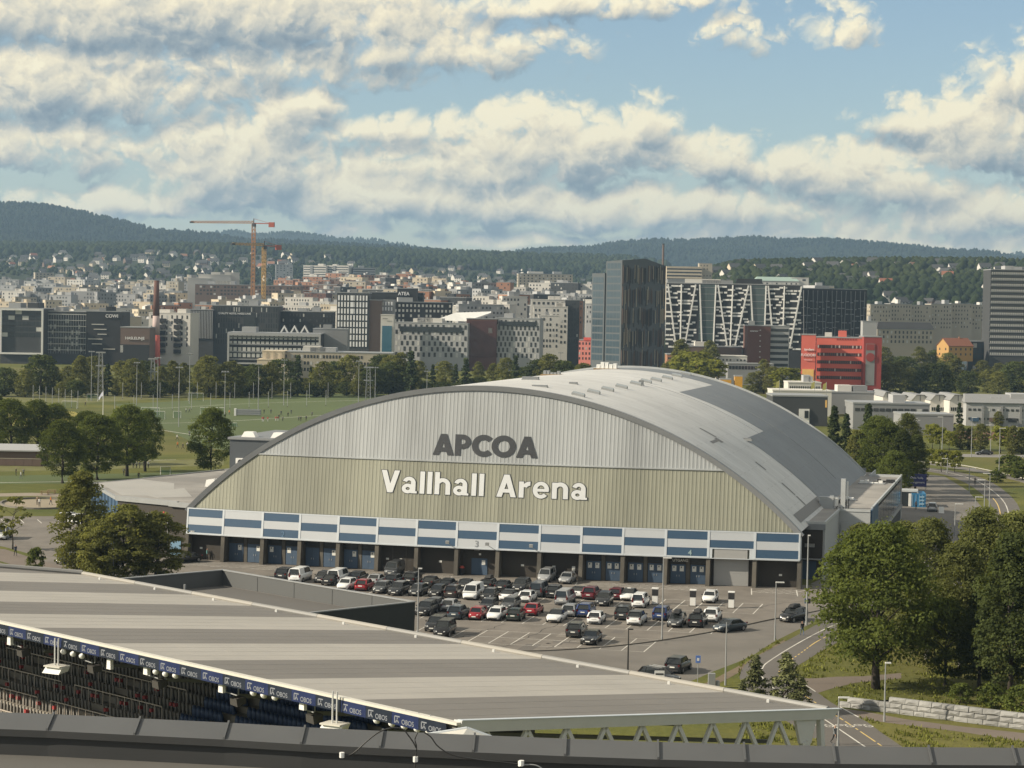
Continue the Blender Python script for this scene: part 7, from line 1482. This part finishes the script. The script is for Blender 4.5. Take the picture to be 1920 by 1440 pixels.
p=G(1704,950);t=thing('wind_shelter','grey glazed entrance shelter at the annex end','shelter',(p[0]-.5,p[1],0),.05);MB().box(-3.,0,2.9,2.2,5,3.2).build('roof',mat('pale metal',(.42,.44,.45)),t);MB().box(-3,.1,0,2.,.2,2.89).build('glazing',GLB,t);MB().box(2.,.0,0,2.3,5,2.89).build('side_post',GREYM,t)
p=G(1765,962);t=thing('sandwich_board','white sandwich board on the service yard','sign',(p[0],p[1],0),.1);MB().hexa([(-.5,-.35,0),(.5,-.35,0),(.5,-.3,0),(-.5,-.3,0),(-.5,-.05,1.2),(.5,-.05,1.2),(.5,0,1.2),(-.5,0,1.2)]).build('front_panel',WHT,t);MB().hexa([(-.5,.3,0),(.5,.3,0),(.5,.35,0),(-.5,.35,0),(-.5,.02,1.2),(.5,.02,1.2),(.5,.07,1.2),(-.5,.07,1.2)]).build('back_panel',WHT,t)
# shed at the left edge
p=G(0,873);t=thing('shed','long low brown shed with pale roof at the left edge','shed',(p[0],p[1],0),rt)
MB().box(-9,0,0,9.4,7,3.3).build('walls',COLS['brown'],t);MB().hexa([(-9.4,-.6,3.31),(9.8,-.6,3.31),(9.8,7.6,4.2),(-9.4,7.6,4.2),(-9.4,-.6,3.6),(9.8,-.6,3.6),(9.8,7.6,4.5),(-9.4,7.6,4.5)]).build('roof',COLS['pale'],t);MB().box(-9,-.08,1.6,9.4,-.01,1.75).build('trim_board',COLS['beige'],t)
for k in range(9):MB().box(-8.6+k*2.,-.05,.1,-8.6+k*2.+1.9,-.012,1.55).build('wall_board',COLS['brown'],t)
# picnic tables and bollards at the playground
for i,(x,y) in enumerate(((84,928),(97,926))):
    p=G(x,y);t=thing('picnic_table',('left','right')[i]+' wooden picnic table by the park path','table',(p[0],p[1],0),rt,'picnic tables');W_=mat('timber',(.25,.17,.09));MB().box(-.9,-.4,.7,.9,.4,.76).build('table_top',W_,t)
    for s in(-.75,.75):MB().box(-.9,s-.13,.42,.9,s+.13,.47).build('seat',W_,t)
    for s in(-.6,.6):MB().beam((s,-.7,0),(s,.3,.72),.08).beam((s,.7,0),(s,-.3,.72),.08).build('leg',W_,t)
# ------------------------------------------------------------------ granite retaining wall, block by block
GW=thing('retaining_wall','stepped pale granite block wall beside the footway','wall');rs=random.Random(17)
GRN=mat('granite block',(.30,.30,.29),.85,.2,1.6,stain=.3,bump=.9,bscale=3.,rnd=.10)
wa_,wb_=Vector(G(1572,1325)[:2]),Vector(G(1990,1378)[:2]);wd_=(wb_-wa_);WL=wd_.length;wd_.normalize();wn=Vector((wd_.y,-wd_.x))
for c in range(3):
    a=(0,.9,5.2)[c]
    while a<WL:
        l=rs.uniform(1.0,1.75)if c!=0 else rs.uniform(.9,1.6);h=.50;z0=c*.505;j=lambda k=.05:rs.uniform(-k,k)
        f_=lambda q,o,z:((wa_+wd_*q).x+wn.x*o,(wa_+wd_*q).y+wn.y*o,z)
        v=[f_(a+.03,-.45,z0),f_(a+l-.02,-.45,z0),f_(a+l-.02,.0+j(),z0+.02),f_(a+.02,.0+j(),z0+.02),f_(a+.03,-.45,z0+h),f_(a+l-.02,-.45,z0+h),f_(a+l-.02,j()-.03-.04*c,z0+h-.02),f_(a+.02,j()-.03-.04*c,z0+h-.02)]
        # rough-faced front: extra middle points
        mb=MB();mb.v=[tuple(map(float,q)) for q in v];mid=[f_(a+l*q,.07+j(.05),z0+h*(.3+.35*rs.random())) for q in(.3,.7)];mb.v+=mid
        mb.f=[(0,1,2,3),(4,7,6,5),(0,4,5,1),(1,5,6,2),(0,3,7,4),(3,2,9,8),(2,6,9),(6,7,8,9),(7,3,8)];mb.m=[0]*9;mb.build('granite_block',GRN,GW);a+=l
# bank of soil behind the wall
mb=MB();q=[wa_+wd_*x for x in(1,6,WL)]
mb.add([(*(q[0]-wn*.3),.5),(*(q[1]-wn*.3),1.4),(*(q[2]-wn*.3),1.45),(*(q[2]-wn*5),.05),(*(q[1]-wn*5),.05),(*(q[0]-wn*4),.02)],[(0,1,4,5),(1,2,3,4)]);tag(mb.build('grass_bank',VERGE),kind='structure')
# ------------------------------------------------------------------ air
hz=bpy.data.materials.new('haze air');hz.use_nodes=True;ht_=hz.node_tree;ht_.nodes.clear();hb_=NB(ht_);pv=hb_.n('ShaderNodeVolumePrincipled');pv.inputs['Color'].default_value=(.46,.69,.96,1);pv.inputs['Density'].default_value=7.0e-5;pv.inputs['Anisotropy'].default_value=.2
hb_.lk(pv.outputs[0],hb_.n('ShaderNodeOutputMaterial').inputs['Volume'])
q=[];
for l,d in((-9000,-800),(9000,-800),(9000,13000),(-9000,13000)):
    p=CAM[:2]+RH*l+FH*d;q.append(p)
tag(MB().hexa([(*p,-20) for p in q]+[(*p,520) for p in q]).build('haze',hz),'thin pale haze over the whole city','haze',kind='stuff')
